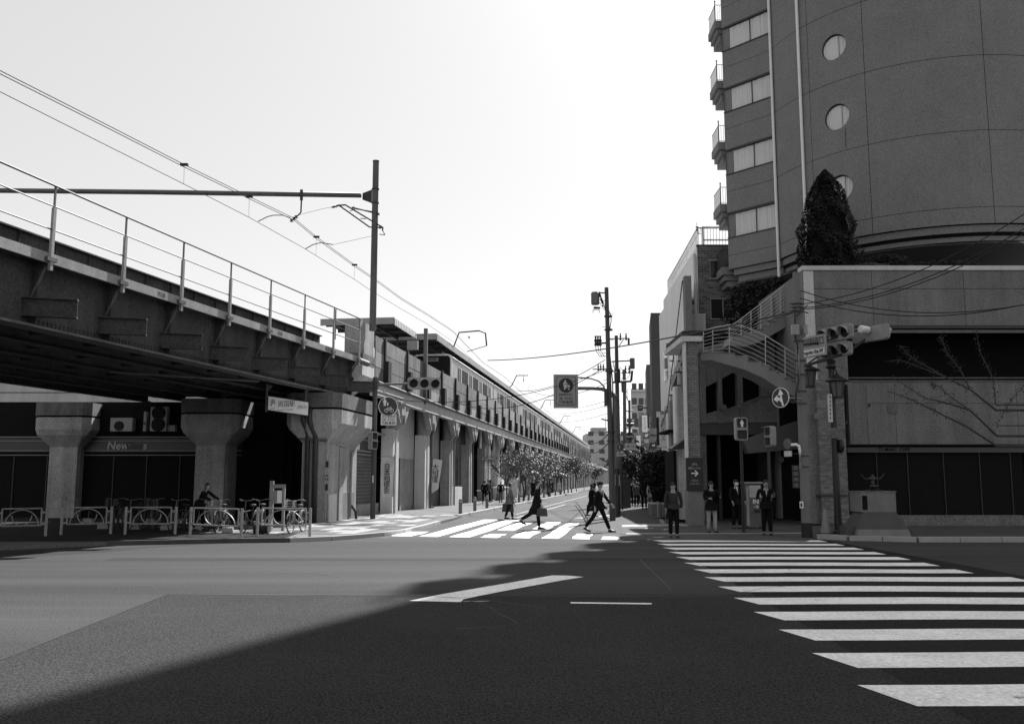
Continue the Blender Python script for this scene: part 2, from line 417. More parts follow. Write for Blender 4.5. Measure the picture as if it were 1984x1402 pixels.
# walkway edge channel
m = MB(); m.box(.0, .06, S0, .05, 6.78, 7.02); m.build('walkway_edge', steel_lt, br)
m = MB(); m.box(-.5, .0, S0, .05, 6.93, 6.97); m.build('walkway_plate', rust, br)
m = MB(); m.cyl((.02, -.1, 6.86), (.02, .9, 6.84), .13, n=12); m.build('pipe_stub', steel, br)
PITCHB = 2.63
for i in range(-10, 1):
    s = -.26+i*PITCHB
    if s < S0: continue
    # rail post: angle below, slimmer tube above
    m = MB(); m.cbox((.1, s, 7.35), (.07, .09, 1.5)); m.build('railing_post', steel_lt, br)
    m = MB(); m.cbox((.1, s, 8.35), (.035, .045, .55)); m.build('railing_post', steel, br)
    m = MB(); m.cbox((.09, s, 6.86), (.12, .32, .1)); m.build('post_clamp', steel, br)
    # diagonal bracket from the web up to the walkway
    m = MB(); m.tube([(-.38, s, 5.98), (-.05, s, 6.66), (.08, s, 6.7)], .035, 6); m.build('bracket', steel, br)
    m = MB(); m.box(-.38, -.2, s-.012, s+.012, 5.32, 6.84); m.build('web_stiffener', rust, br)
    m = MB(); m.ext([(-.38, s, 6.84), (-.38, s, 6.35), (-.02, s, 6.78), (-.02, s, 6.84)], (0, .012, 0)); m.build('gusset', rust, br)
    # cut I-beam stub poking out through the web, tilted to the crossing angle
    s2 = s-.1+.44
    if i > -9:
        m = MB(); q = [(-.38, s2-1.15), (.62, s2)]
        d = Vector((1.0, .55)).normalized(); nn = Vector((-d.y, d.x))
        a = Vector((-.38, s2-.55)); b = a+d*1.15
        def bm_(w, z0, z1, p=a, q=b):
            return [(p-nn*w).to_tuple()+(z0,), (q-nn*w).to_tuple()+(z0,), (q+nn*w).to_tuple()+(z0,), (p+nn*w).to_tuple()+(z0,)], z1-z0
        for w, z0, z1 in ((.11, 5.92, 5.945), (.11, 5.50, 5.525), (.012, 5.525, 5.92)):
            pl, h = bm_(w, z0, z1); m.ext(pl, (0, 0, h))
        m.build('beam_stub', rust, br)
m = MB(); m.cyl((.1, S0, 8.62), (.1, -.1, 8.66), .028, n=8); m.build('handrail', steel, br)
m = MB(); m.cyl((.1, S0, 8.12), (.1, -.1, 8.16), .018, n=6); m.build('middle_rail', steel, br)
m = MB(); m.cyl((.1, S0, 7.55), (.1, -.1, 7.6), .018, n=6); m.build('lower_rail', steel, br)
m = MB(); m.ext([(.1, -.28, 8.68), (.1, .05, 8.68), (.1, .05, 8.5), (.1, -.16, 8.3), (.1, -.28, 8.3)], (.012, 0, 0)); m.build('end_plate', steel_lt, br)
# numbers stencilled on the edge channel
for s in (-14.3, -7.3, -3.4): text('8228', .17, 'numbers', rust, br, (.064, s, 6.9), (math.pi/2, 0, math.pi/2), .002)
# main girders and deck behind the walkway
m = MB(); m.box(-1.9, -1.86, S0, 0, 6.2, 8.0); m.box(-2.0, -1.75, S0, 0, 7.98, 8.02); m.box(-2.0, -1.75, S0, 0, 7.28, 7.3)
s = -28
while s < 0: m.box(-1.86, -1.78, s, s+.012, 7.3, 7.98); s += 1.3
m.build('track_girder', rust, br)
m = MB(); m.box(-4.6, -4.5, S0, -13.0, 8.1, 8.75); m.box(-4.62, -4.4, S0, -13.0, 8.74, 8.78); m.build('far_parapet', steel, br)
m = MB(); m.box(-10.5, -.5, S0, .6, 6.1, 6.22); m.build('deck', black, br)
m = MB()
for k in range(14): m.box(-10.2, -.45, -27+k*2.1, -26.94+k*2.1, 5.5, 6.1)
m.build('cross_beams', rust, br, kind='stuff')
for t in (-2.3, -4.2, -6.3, -8.3, -10.2):
    m = MB(); m.box(t, t+.04, S0, S1, 5.3, 6.1); m.box(t-.15, t+.19, S0, S1, 5.26, 5.3); m.build('inner_girder', rust, br)
for t in (-2.6-.53, -2.6+.53):
    m = MB(); m.box(t-.03, t+.03, S0, 0, 7.0, 7.16); m.build('rail', steel_dk, br)
m = MB()
for k in range(46): m.box(-3.9, -1.95, S0+k*.65, S0+.24+k*.65, 6.82, 7.0)
m.build('sleepers', bark, br, kind='stuff')
m = MB(); m.tube([(-.6, -7.5, 5.2), (-3.6, -11.5, 5.15)], .04, 6); m.build('brace', steel, br)

# ================================================================ PIERS under the bridge end
def pier(tc, w, sc, d, label, dark=False, rz=SRZ):
    p = V(tc, sc)
    t = thing('bridge_pier', label, 'pier', (p.x, p.y, 0), rz, 'concrete piers carrying the railway bridge')
    a, b = w/2, d/2
    m = MB(); m.box(-a, a, -b, b, .05, 3.3)
    for sx in (-1, 1): m.box(sx*a-.03, sx*a+.03, -b+.2, -b+.28, .05, 3.3)
    m.build('shaft', conc, t)
    # haunch widening to the cap, octagonal
    def octo(ax, by, c, z): return [(-ax+c,-by,z),(ax-c,-by,z),(ax,-by+c,z),(ax,by-c,z),(ax-c,by,z),(-ax+c,by,z),(-ax,by-c,z),(-ax,-by+c,z)]
    def ring(z0, a0, b0, c0, z1, a1, b1, c1):
        v = octo(a0, b0, c0, z0)+octo(a1, b1, c1, z1)
        return v, [tuple(range(8))[::-1], tuple(range(8, 16))]+[(i, (i+1) % 8, (i+1) % 8+8, i+8) for i in range(8)]
    A, B = a+.62, b+.45
    m = MB(); m.add(*ring(3.22, a, b, .02, 3.72, a+.45, b+.35, .12)); m.build('haunch', conc, t)
    m = MB(); m.add(*ring(3.72, a+.46, b+.36, .12, 3.98, A, B, .3)); m.build('haunch_lip', conc, t)
    m = MB(); m.add(*ring(3.98, A, B, .3, 4.52, A, B, .3)); m.build('cap', conc, t)
    m = MB(); m.add(*ring(4.52, A-.07, B-.07, .3, 4.6, A-.07, B-.07, .3)); m.build('cap_joint', black, t)
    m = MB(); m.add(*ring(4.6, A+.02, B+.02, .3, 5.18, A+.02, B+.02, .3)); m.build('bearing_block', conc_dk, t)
    m = MB(); m.box(-.3, .3, -.4, .4, 5.18, 5.27); m.build('bearing', steel_dk, t)
    return t, a, b, A, B
t, a, b, A, B = pier(-.44, 1.02, -3.9, 3.9, 'tall weathered concrete pier at the street corner, drainpipes down its front and a sunlit side')
# two drainpipes down the front, joint ring, small downlight and vertical plate
m = MB()
m.swept([(-.05, -B-.06, 4.55), (-.05, -B-.06, 4.05), (.08, -b-.14, 3.5), (.08, -b-.1, .1)], .11, 8); m.build('drainpipe', steel_dk, t, smooth=True)
m = MB(); m.swept([(-.32, -B-.05, 4.5), (-.32, -B-.05, 4.1), (-.25, -b-.12, 3.5), (-.25, -b-.1, .1)], .1, 8); m.build('drainpipe', steel_dk, t, smooth=True)
m = MB(); m.cyl((-.6, -b-.12, 3.38), (.55, -b-.12, 3.3), .05, n=8); m.build('conduit', steel, t)
m = MB(); m.cyl((a+.06, -b, 3.35), (a+.1, b*.3, 3.1), .03, n=6); m.build('conduit', steel_lt, t)
m = MB(); m.swept([(a+.03, b*.55, 0.2), (a+.06, b*.55, 2.9), (a+.2, b*.55, 3.1)], .05, 8); m.build('drainpipe', conc, t, smooth=True)
m = MB(); m.box(a+.003, a+.012, -b+.1, b-.2, .06, 1.22); m.build('painted_base', M('base_paint', .17, .8, (1, .2), (20, .25), 0, streak=.15), t)
m = MB(); m.box(a+.012, a+.05, -b+1.5, -b+2.0, .1, 3.1); m.build('pilaster', conc, t)
m = MB(); m.cyl((a+.22, b*.7, .1), (a+.18, b*.7, .45), .06, n=8); m.cyl((a+.18, b*.7, .45), (a, b*.7, .7), .06, n=8); m.build('drain_elbow', steel_dk, t)
m = MB(); m.box(-.05, .05, -.01, .01, 0, 1.15); pl = m.build('vertical_plate', blackm); 
pl.parent = t; pl.location = (a+.03, -b-.02, 1.35)
text('両国三丁目', .15, 'lettering', white, pl, (0, -.014, .57), vertical=True)
pier(-5.85, 1.25, -3.1, 1.7, 'T-headed concrete pier beside the dark convenience shop', rz=0)
pier(-4.0, 1.0, 2.5, 1.2, 'dim inner concrete pier seen just behind the station sign', rz=0)
pier(-13.2, 1.25, -2.2, 1.7, 'T-headed concrete pier at the far left edge under the bridge', rz=0)

# ---------------------------------------------------------------- station sign hung from the bridge
p0, p1 = at(520, 766, 34.6), at(597, 781, 35.6)
mid = (p0+p1)/2; dv = p1-p0; rzs = math.atan2(dv.y, dv.x)
zt, zb = at(558, 773.5, 35.1).z, at(558, 799, 35.1).z
sg = thing('station_sign', 'white station name board in Japanese hung under the bridge girder', 'sign', (mid.x, mid.y, (zt+zb)/2), rzs)
w_, h_ = dv.xy.length, (zt-zb)
sk = -.09
def skew(o):
    for v in o.data.vertices: v.co.z += v.co.x*sk
    return o
m = MB(); m.box(-w_/2-.02, w_/2+.02, .0, .14, -h_/2-.03, h_/2+.03); skew(m.build('sign_case', blackm, sg))
m = MB(); m.box(-w_/2, w_/2, -.012, 0, -h_/2, h_/2); skew(m.build('sign_face', white, sg))
def stext(body, size, x, z, w=None, bold=.004):
    t = text(body, size, 'lettering', blackm, sg, (x, -.016, z+x*sk), (math.pi/2, -sk*-1, 0), .004, bold=bold, width=w)
    return t
stext('JR', .26, -w_*.39, .055, w_*.14, .002)
stext('両国駅', .27, -w_*.05, .055, w_*.42, .0)
stext('(西口)', .15, w_*.34, .03, w_*.23, .0)
stext('RYOGOKU  STATION', .07, -w_*.08, -.17, .62, 0); stext('JR東日本', .045, -w_*.39, -.19, .18, 0)
for x in (-w_*.52, w_*.45):
    m = MB(); m.box(x-.035, x+.035, .05, .12, -h_/2 if x < 0 else h_/2-.05, h_/2+.55)
    m.ext([(x-.03, .08, h_/2+.5), (x-.03, .08, h_/2+.2), (x+.25, .08, h_/2+.5)], (0, .02, 0)); m.build('hanger', steel, sg)

# ================================================================ CATENARY MAST on its bracket
mp = at(722, 640, 40.4)
ms = thing('catenary_mast', 'tall steel railway mast standing on a concrete block at the viaduct corner', 'mast', (mp.x, 40.4, 0), SRZ)
zt = at(727, 313, 40.4).z
m = MB(); m.cyl((0, 0, 8.4), (0, 0, zt), .155, .14, n=14); m.build('mast_tube', steel, ms, smooth=False)
m = MB(); m.cyl((0, 0, zt), (0, 0, zt+.03), .155, n=14); m.build('mast_cap', steel_dk, ms)
m = MB(); m.cyl((0, 0, 14.3), (0, 0, 14.34), .18, n=12); m.cyl((0, 0, 14.95), (0, 0, 14.99), .18, n=12)
m.ext([(-.16, .03, 14.95), (-.16, .03, 14.32), (-.6, .03, 14.5), (-.6, .03, 14.8)], (0, -.06, 0)); m.build('beam_socket', steel_dk, ms)
# portal beam
pb = at(700, 370, 40.3); pa = Vector((-26, 40.3, 14.95))
bm2 = thing('portal_beam', 'long round steel beam spanning the tracks from the mast out of the left edge', 'beam', (0, 0, 0))
m = MB(); m.swept([(pa.x, pa.y, pa.z-.05), (pa.x*.5+pb.x*.5, 40.3, 14.80), (pb.x, pb.y, 14.65)], .115, 12); m.build('beam_tube', steel, bm2, smooth=True)
# drop bracket
d0 = at(584, 372, 40.2); d1 = at(584, 388, 40.2); d2 = at(583, 411, 40.2); d3 = at(566, 426, 40.2)
m = MB(); m.cyl(d0+Vector((0, 0, .1)), d1, .07, n=8); m.build('drop_sleeve', steel_dk, bm2)
m = MB(); m.swept([d1, d2, at(579, 416, 40.2), d3], .035, 8); m.build('drop_arm', steel_dk, bm2)
m = MB(); 
for x, y in ((574, 420), (570, 423), (565, 427)): q = at(x, y, 40.2); m.lathe((q.x, q.y, q.z), [(.02, -.07), (.1, -.05), (.02, 0), (.09, .04), (.02, .07)], 8)
m.build('insulators', steel_dk, bm2)
# cantilever arm at the mast (pull-off frame)
ca = thing('cantilever_arm', 'hinged pull-off frame with insulators fixed to the tall mast', 'bracket arm', (0, 0, 0))
def T(pts, r, Y=40.3, name='strut', par=ca, mat=steel_dk):
    MB().tube([at(x, y, Y) for x, y in pts], r, 6).build(name, mat, par)
T([(657, 398), (669, 397), (742, 441), (741, 447)], .035); T([(657, 398), (716, 440)], .035); T([(678, 409), (690, 404)], .02); T([(698, 423), (709, 424)], .02)
T([(683, 402), (734, 415)], .03); T([(690, 405), (733, 412)], .025); T([(716, 440), (742, 441)], .03); T([(735, 454), (746, 455), (741, 446)], .02)
m = MB()
for x, y in ((645, 401), (650, 400), (655, 398), (684, 402), (733, 415), (736, 441)): q = at(x, y, 40.3); m.lathe((q.x, q.y, q.z), [(.02, -.06), (.075, -.04), (.03, 0), (.075, .04), (.02, .06)], 8, 'X')
m.build('insulators', steel_dk, ca)
# ---------------------------------------------------------------- overhead wires
ow = thing('overhead_line', 'contact wire and double messenger cable with droppers over the track', 'wires', (0, 0, 0))
ZC = 12.3
def wpt(x, y):                     # contact wire runs level above the rails
    Y = (ZC-1.75)/math.tan(math.atan((701-y)/1765)+PITCH); return at(x, y, Y)
cw = [(0, 178), (211, 284), (357, 357), (482.5, 421), (591, 482), (685, 540), (716, 561), (770, 594), (825, 626), (880, 663)]
cpts = [wpt(*q) for q in cw]
far = [V(-2.3, s, ZC) for s in (45, 75, 120, 240, 380)]
wire = M('wire', .02, .6)
MB().tube(cpts+far, .012, 5).build('contact_wire', wire, ow)
def Yat(x):
    for (a, b), pa, pb in zip(zip(cw[:-1], cw[1:]), cpts[:-1], cpts[1:]):
        if a[0] <= x <= b[0]: t = (x-a[0])/(b[0]-a[0]); return 1/((1-t)/pa.y+t/pb.y)
    return cpts[-1].y
mw = [(0, 137), (211, 244), (357, 319), (483, 381), (570, 423), (612, 458), (687, 513), (735, 546), (777, 577), (828, 608), (868, 634), (880, 643)]
mpts = [at(x, y, Yat(x)) for x, y in mw]
farm = [V(-2.3, s, z) for s, z in ((45, 13.0), (60, 13.25), (76, 12.9), (92, 13.2), (125, 12.9), (240, 13.2), (380, 13.2))]
for o_ in (0, -.09):
    MB().tube([p+Vector((0, 0, o_)) for p in mpts+farm], .014, 5).build('messenger_cable', wire, ow)
for x in (357, 483, 613, 687):
    a = None
    for (p, q), P_, Q_ in zip(zip(mw[:-1], mw[1:]), mpts[:-1], mpts[1:]):
        if p[0] <= x <= q[0] and p[0] != x or p[0] == x: 
            t = (x-p[0])/(q[0]-p[0]); a = P_.lerp(Q_, t); break
    Yc = Yat(x)
    yc = next(p[1]+(q[1]-p[1])*(x-p[0])/(q[0]-p[0]) for p, q in zip(cw[:-1], cw[1:]) if p[0] <= x <= q[0])
    c = wpt(x-1, yc)
    MB().tube([a, c], .006, 4).build('dropper', wire, ow)
    MB().cbox((a.x, a.y, a.z), (.28, .1, .08)).build('clamp', wire, ow)
# registration arms (curved) and span wires
T([(500, 429), (518, 420), (530, 417), (548, 417), (562, 422)], .02, 38.5, 'registration_arm', ow); T([(592, 482), (606, 474), (622, 470), (645, 474)], .02, 39.5, 'registration_arm', ow)
T([(576, 417), (628, 404), (645, 401)], .008, 40.2, 'span_wire', ow); T([(645, 474), (690, 464), (722, 457)], .008, 39.8, 'span_wire', ow)

# ================================================================ VIADUCT (frame: +Y up the street)
vi = thing('railway_viaduct', 'long concrete railway viaduct running up the left side of the street, shops in its arches', 'viaduct', F0, SRZ)
L_END = 330
# corner corbel that carries the mast: flared block
cb = MB(); 
prof = [(-2.6, 5.25), (-1.0, 5.3), (.34, 6.35), (.34, 7.0), (-2.6, 7.0)]
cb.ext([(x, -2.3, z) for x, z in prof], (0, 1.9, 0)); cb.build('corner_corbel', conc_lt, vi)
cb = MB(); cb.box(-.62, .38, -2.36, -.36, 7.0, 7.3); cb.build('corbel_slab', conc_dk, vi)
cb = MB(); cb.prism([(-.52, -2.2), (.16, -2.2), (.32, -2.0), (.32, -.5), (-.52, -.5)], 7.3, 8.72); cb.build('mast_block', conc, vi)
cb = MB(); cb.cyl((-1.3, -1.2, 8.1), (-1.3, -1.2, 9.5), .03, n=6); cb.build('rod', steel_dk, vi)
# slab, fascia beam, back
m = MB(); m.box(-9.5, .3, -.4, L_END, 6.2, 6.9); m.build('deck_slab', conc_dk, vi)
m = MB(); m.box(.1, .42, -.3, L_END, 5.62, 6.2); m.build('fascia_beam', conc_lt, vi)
m = MB(); m.swept([(.47, -.2, 6.22), (.47, 20, 6.25), (.47, 60, 6.26), (.47, 200, 6.3)], .07, 7); m.build('cable_duct', steel_dk, vi)
m = MB(); m.swept([(.48, -.8, 5.82), (.48, 4.3, 5.86)], .035, 6); m.swept([(.48, -.8, 5.62), (.48, 4.3, 5.68)], .035, 6); m.build('pipe', steel_lt, vi)
# parapet of concrete boards between posts
board = [M('parapet_board', .20, .9, (.8, .3), (18, .9), .3, streak=.7), M('parapet_board_b', .26, .9, (.8, .3), (18, .9), .3, streak=.6), M('parapet_board_c', .15, .9, (.8, .3), (18, .9), .3, streak=.8)]
PP = 4.3
random.seed(11)
s = -3.2; i = 0
while s < 200:
    if s+PP > 0:
        a = max(s+.1, -.35)
        for q in range(3):
            z0 = 6.24+q*.72; 
            m = MB(); m.box(.30, .36+random.uniform(-.008, .008), a, s+PP-.1, z0, z0+.70); m.build('parapet_board', random.choice(board), vi)
    if s > -.5 and s < 120:
        m = MB(); m.box(.28, .46, s-.1, s+.1, 6.3, 8.45); m.build('parapet_post', blackm if i % 1 == 0 else conc, vi)
        m = MB(); m.box(.46, .62, s-.12, s+.42, 6.35, 7.35); m.build('noise_box', M('box_black', .018, .7), vi)
    s += PP; i += 1
m = MB(); m.box(.30, .36, s, L_END, 6.24, 8.38)
q = s
while q < L_END: m.box(.36, .46, q-.1, q+.1, 6.3, 8.45); q += PP
m.build('far_parapet', board[0], vi)
m = MB(); q = 120
while q < 200: m.box(.365, .5, q-.1, q+.1, 6.3, 8.45); q += PP
m.build('far_parapet_posts', blackm, vi, kind='stuff')
# piers and haunches
POS = [5.45+7.07*k for k in range(0, 42)]
for k, s1 in enumerate(POS):
    s0 = s1-1.15
    if k < 16:
        m = MB(); m.box(-.62, -.0, s0, s1, .05, 4.35); m.box(-.02, .04, s0+.5, s0+.62, .1, 4.3); m.build('pillar', conc_lt if k in (0, 1) else conc, vi)
        m = MB(); m.ext([(-.3, s0+.15, 4.3), (.0, s0+.15, 4.3), (.40, s0+.15, 5.05), (.40, s0+.15, 5.62), (.1, s0+.15, 6.1), (-.3, s0+.15, 6.1)], (0, .75, 0)); m.build('haunch', conc, vi)
        # twin ribs flaring to either side, leaving an eight-sided opening
        for sg_ in (-1, 1):
            c = (s0+s1)/2
            MB().ext([(.05, c+sg_*.4, 5.62), (.05, c+sg_*1.5, 5.62), (.05, c+sg_*.4, 4.6)], (.3, 0, 0)).build('rib', conc, vi)
        # downpipe beside the pillar
        if k > 0:
            m = MB(); m.swept([(.3, s1+.45, 5.6), (.3, s1+.45, 5.1), (.02, s1+.35, 4.4), (.02, s1+.35, .1)], .07, 7); m.build('downpipe', steel if k % 2 else steel_lt, vi)
for s1 in POS[16:]:
    m = MB(); m.ext([(-.62, s1-1.15, .05), (0, s1-1.15, .05), (0, s1-1.15, 4.3), (.4, s1-1.15, 5.05), (.4, s1-1.15, 5.62), (-.62, s1-1.15, 5.9)], (0, 1.15, 0)); m.build('pillar', conc, vi)
# infill walls (upper light panel, door/shop openings below)
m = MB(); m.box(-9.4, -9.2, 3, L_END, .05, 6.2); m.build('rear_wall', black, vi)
bays = [(0, .6), (5.45, 11.4), (12.5, 18.4), (19.6, 25.5), (26.7, 32.6), (33.8, 39.7), (40.8, 46.7), (47.9, 53.8)]
m = MB(); m.box(-.75, -.68, 5.45, 11.4, 2.95, 6.2); m.build('infill_wall', conc_lt, vi)
m = MB(); m.box(-.75, -.66, 8.3, 11.35, .05, 2.95); m.build('infill_wall', conc, vi)
m = MB(); m.box(-.8, -.7, 12.5, 18.4, 2.8, 6.2); m.build('infill_wall', conc, vi)
m = MB(); m.box(-.8, -.68, 14.9, 18.4, .05, 2.8); m.build('infill_wall', conc_dk, vi)
m = MB(); m.box(-.75, -.66, 19.6, 25.5, .05, 6.2); m.build('infill_wall', conc_dk, vi)
for a, b in ((20.6, 21.6), (23.0, 24.4)):
    m = MB(); m.box(-.66, -.6, a, b, 1.35, 3.4); w = m.build('window', blackm, vi)
    m = MB(); m.box(-.6, -.585, a+.12, b-.12, 2.45, 3.3); m.build('pane', glass, w)
m = MB(); m.box(-.6, -.12, 19.7, 23.5, .1, 1.3); m.build('low_wall', conc_lt, vi)
m = MB(); m.box(-1.6, -1.5, 26.7, 32.6, .05, 6.2); m.build('infill_wall', blackm, vi)
m = MB(); m.box(-.75, -.66, 33.8, 39.7, 1.8, 6.2); m.build('infill_wall', white_wall, vi)
m = MB(); m.box(-.75, -.66, 40.8, 46.7, 2.2, 6.2); m.build('infill_wall', conc_lt, vi)
m = MB(); m.box(-.7, -.5, 40.8, 46.7, .05, 1.9); m.build('infill_wall', conc_dk, vi)
# dark recess of the corner passage and its side walls
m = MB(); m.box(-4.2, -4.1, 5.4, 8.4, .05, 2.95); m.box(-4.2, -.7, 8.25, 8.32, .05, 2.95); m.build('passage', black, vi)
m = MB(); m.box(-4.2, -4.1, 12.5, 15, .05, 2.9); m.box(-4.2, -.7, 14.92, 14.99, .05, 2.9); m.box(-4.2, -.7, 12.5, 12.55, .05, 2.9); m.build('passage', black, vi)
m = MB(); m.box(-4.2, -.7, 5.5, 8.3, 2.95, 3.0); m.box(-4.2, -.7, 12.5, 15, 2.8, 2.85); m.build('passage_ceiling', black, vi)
# panelled gate in the dark bay
for k in range(4):
    m = MB(); m.box(-1.42, -1.36, 27.2+k*1.3, 27.8+k*1.3, .2, 2.6); m.build('door_panel', grey if k % 2 else conc_lt, vi)
# railing of the black gate
m = MB(); m.box(.28, .34, 27, 33, .95, 1.0); m.build('gate_rail', steel_lt, vi)

# slatted shutter and shop band between the corner pier and the first pillar
sh = thing('shop_shutter', 'closed dark roller shutter with pale slat edges beside the corner pier', 'shutter', F0, SRZ)
m = MB(); m.box(-1.05, -.98, -2.0, 4.3, .05, 4.0); m.build('frame', conc_dk, sh)
slat = M('shutter_slat', .07, .5, (1.5, .3), (16, .35), .1, spec=.5)
for k in range(14):
    z = .62+k*.165; m = MB(); m.ext([(-.98, -1.95, z), (-.945, -1.95, z+.02), (-.965, -1.95, z+.155), (-.98, -1.95, z+.155)], (0, 6.2, 0)); m.build('slat', slat, sh)
    m = MB(); m.box(-.96, -.944, -1.95, 4.25, z+.0, z+.022); m.build('slat_edge', steel_lt, sh)
m = MB(); m.box(-.98, -.7, -2.0, 4.3, .05, .62); m.build('plinth', conc, sh)
m = MB(); m.box(-.98, -.9, -2.0, 4.3, 2.98, 3.75); m.build('sign_band', steel_dk, sh)
for z, h in ((2.95, .05), (3.12, .06), (3.66, .05), (3.95, .04)): m = MB(); m.box(-.98, -.87, -2.0, 4.3, z, z+h); m.build('trim', steel_lt, sh)
text('New', .34, 'lettering', white, sh, (-.88, -.2, 3.4), (math.pi/2, 0, math.pi/2), .01, bold=.006)
m = MB(); m.box(-.89, -.87, .9, 1.5, 3.2, 3.6); m.build('notice', white, sh)
text('7', .26, 'lettering', blackm, sh, (-.865, 1.2, 3.4), (math.pi/2, 0, math.pi/2), .004)
m = MB(); m.box(-1.0, -.4, -2.0, 4.3, 4.0, 4.06); m.build('ledge', steel_lt, sh)

# ---------------------------------------------------------------- platform canopies
def canopy_(name, label, t0, t1, s0, s1, z, corr):
    c = thing('platform_canopy', label, 'canopy', F0, SRZ)
    m = MB(); m.box(t0, t1, s0, s1, z-.05, z); m.build('roof_sheet', canopy, c)
    m = MB(); m.box(t0, t1, s0-.08, s0, z-.35, z+.08); m.build('end_fascia', canopy_lt, c)
    if corr:
        n = int((s1-s0)/.42)
        for k in range(n):
            m = MB(); m.box(t1, t1+.06, s0+k*.42, s0+k*.42+.24, z-.42, z+.02); m.build('valance_board', white, c)
        m = MB(); m.box(t1-.02, t1, s0, s1, z-.4, z); m.build('valance_back', blackm, c)
    else:
        m = MB(); m.box(t1, t1+.06, s0, s1, z-.4, z+.06); m.build('side_fascia', canopy_lt, c)
    k = s0+1
    while k < min(s1, 150):
        m = MB(); m.box(t0, t1, k, k+.12, z-.25, z-.05); m.build('rafter', steel_dk, c); k += 2.4
    for t in (t0+1.2, t1-1.4):
        m = MB(); m.box(t, t+.1, s0, s1, z-.45, z-.25); m.build('purlin', steel_dk, c)
    k = s0+2
    while k < min(s1, 120):
        m = MB(); m.box(-5.2, -5.05, k, k+.15, 7.9, z-.2); m.build('post', steel, c); k += 6
    return c
canopy_('c', 'short platform canopy with a toothed white valance beside the mast', -7.9, -3.0, 15.2, 21.4, 12.0, True)
canopy_('c', 'long platform canopy stretching above the train into the distance', -7.9, -1.75, 21.9, 235, 12.0, False)
m = MB(); m.box(-7.5, -4.2, 12, 250, 7.0, 8.15); m.build('platform', conc, vi)
# ---------------------------------------------------------------- train
tr = thing('commuter_train', 'silver commuter train standing at the platform on the viaduct', 'train', F0, SRZ)
TX0, TX1, TZ0, TZ1 = -4.0, -1.2, 7.95, 10.85
winm = M('train_window', .014, .55, spec=.12)
doorm = M('train_door', .22, .4, (1.5, .15), (20, .15), 0, spec=.5)
TS = 24.6
for c_ in range(10):
    s0 = TS+c_*20.0; s1 = s0+19.6
    m = MB(); m.box(TX0, TX1, s0, s1, TZ0, TZ1-.12); body = m.build('car_body', train_side, tr)
    m = MB(); m.swept([(TX1+.01, s0, TZ1-.1), (TX1+.01, s1, TZ1-.1)], .07, 6); m.build('roof_edge', train_roof, tr)
    m = MB(); m.ext([(TX0+.1, s0, TZ1-.12), (TX1-.1, s0, TZ1-.12), (TX1-.45, s0, TZ1+.18), (TX0+.45, s0, TZ1+.18)], (0, 19.6, 0)); m.build('roof', train_side, tr)
    if c_ < 6:
        for k in range(4):
            d = s0+1.7+k*4.85+.7
            m = MB(); m.box(TX1, TX1+.015, d, d+1.3, TZ0+.05, TZ1-.45); dd = m.build('door', doorm, tr)
            for e in (0, .67): 
                m = MB(); m.box(TX1+.015, TX1+.02, d+.12+e, d+.52+e, TZ0+1.05, TZ1-.6); m.build('door_window', winm, dd)
            if k < 3:
                for e in (0, 1.3):
                    m = MB(); m.box(TX1+.002, TX1+.02, d+1.85+e, d+2.95+e, TZ0+1.0, TZ1-.55); m.build('window', winm, tr)
    else:
        m = MB()
        for k in range(12): m.box(TX1+.002, TX1+.02, s0+.9+k*1.55, s0+1.75+k*1.55, TZ0+.9, TZ1-.6)
        m.build('windows', winm, tr, kind='stuff')
# cab front
fy = TS
def rr(x0, x1, z0, z1, r, y, n=5):
    pts = []
    for cx, cz, a0 in ((x1-r, z1-r, 0), (x0+r, z1-r, 90), (x0+r, z0+r, 180), (x1-r, z0+r, 270)):
        for i in range(n+1):
            a = R(a0+90*i/n); pts.append((cx+r*math.cos(a), y, cz+r*math.sin(a)))
    return pts
m = MB(); m.ext(rr(TX0-.02, TX1+.04, TZ0-.1, TZ1+.12, .3, fy-.06), (0, .08, 0)); m.build('cab_rim', train_roof, tr)
m = MB(); m.ext(rr(TX0+.08, TX1-.08, TZ0+.35, TZ1+.0, .26, fy-.09), (0, .05, 0)); m.build('windscreen', winm, tr)
m = MB(); m.ext(rr(TX0+.08, TX1-.08, TZ0-.05, TZ0+1.2, .2, fy-.10), (0, .05, 0)); m.build('front_panel', M('cab_grey', .10, .5), tr)
m = MB(); m.box(TX0+.75, TX1-.95, fy-.11, fy-.09, TZ1-.42, TZ1-.14); m.build('destination_panel', grey, tr)
text('各駅停車', .2, 'lettering', winm, tr, ((TX0+TX1)/2-.1, fy-.115, TZ1-.28))
for x in (TX0+.9, TX1-.7):
    m = MB(); m.cyl((x, fy, TZ1+.1), (x, fy+.2, TZ1+.26), .08, n=8); m.build('marker_lamp', grey, tr)

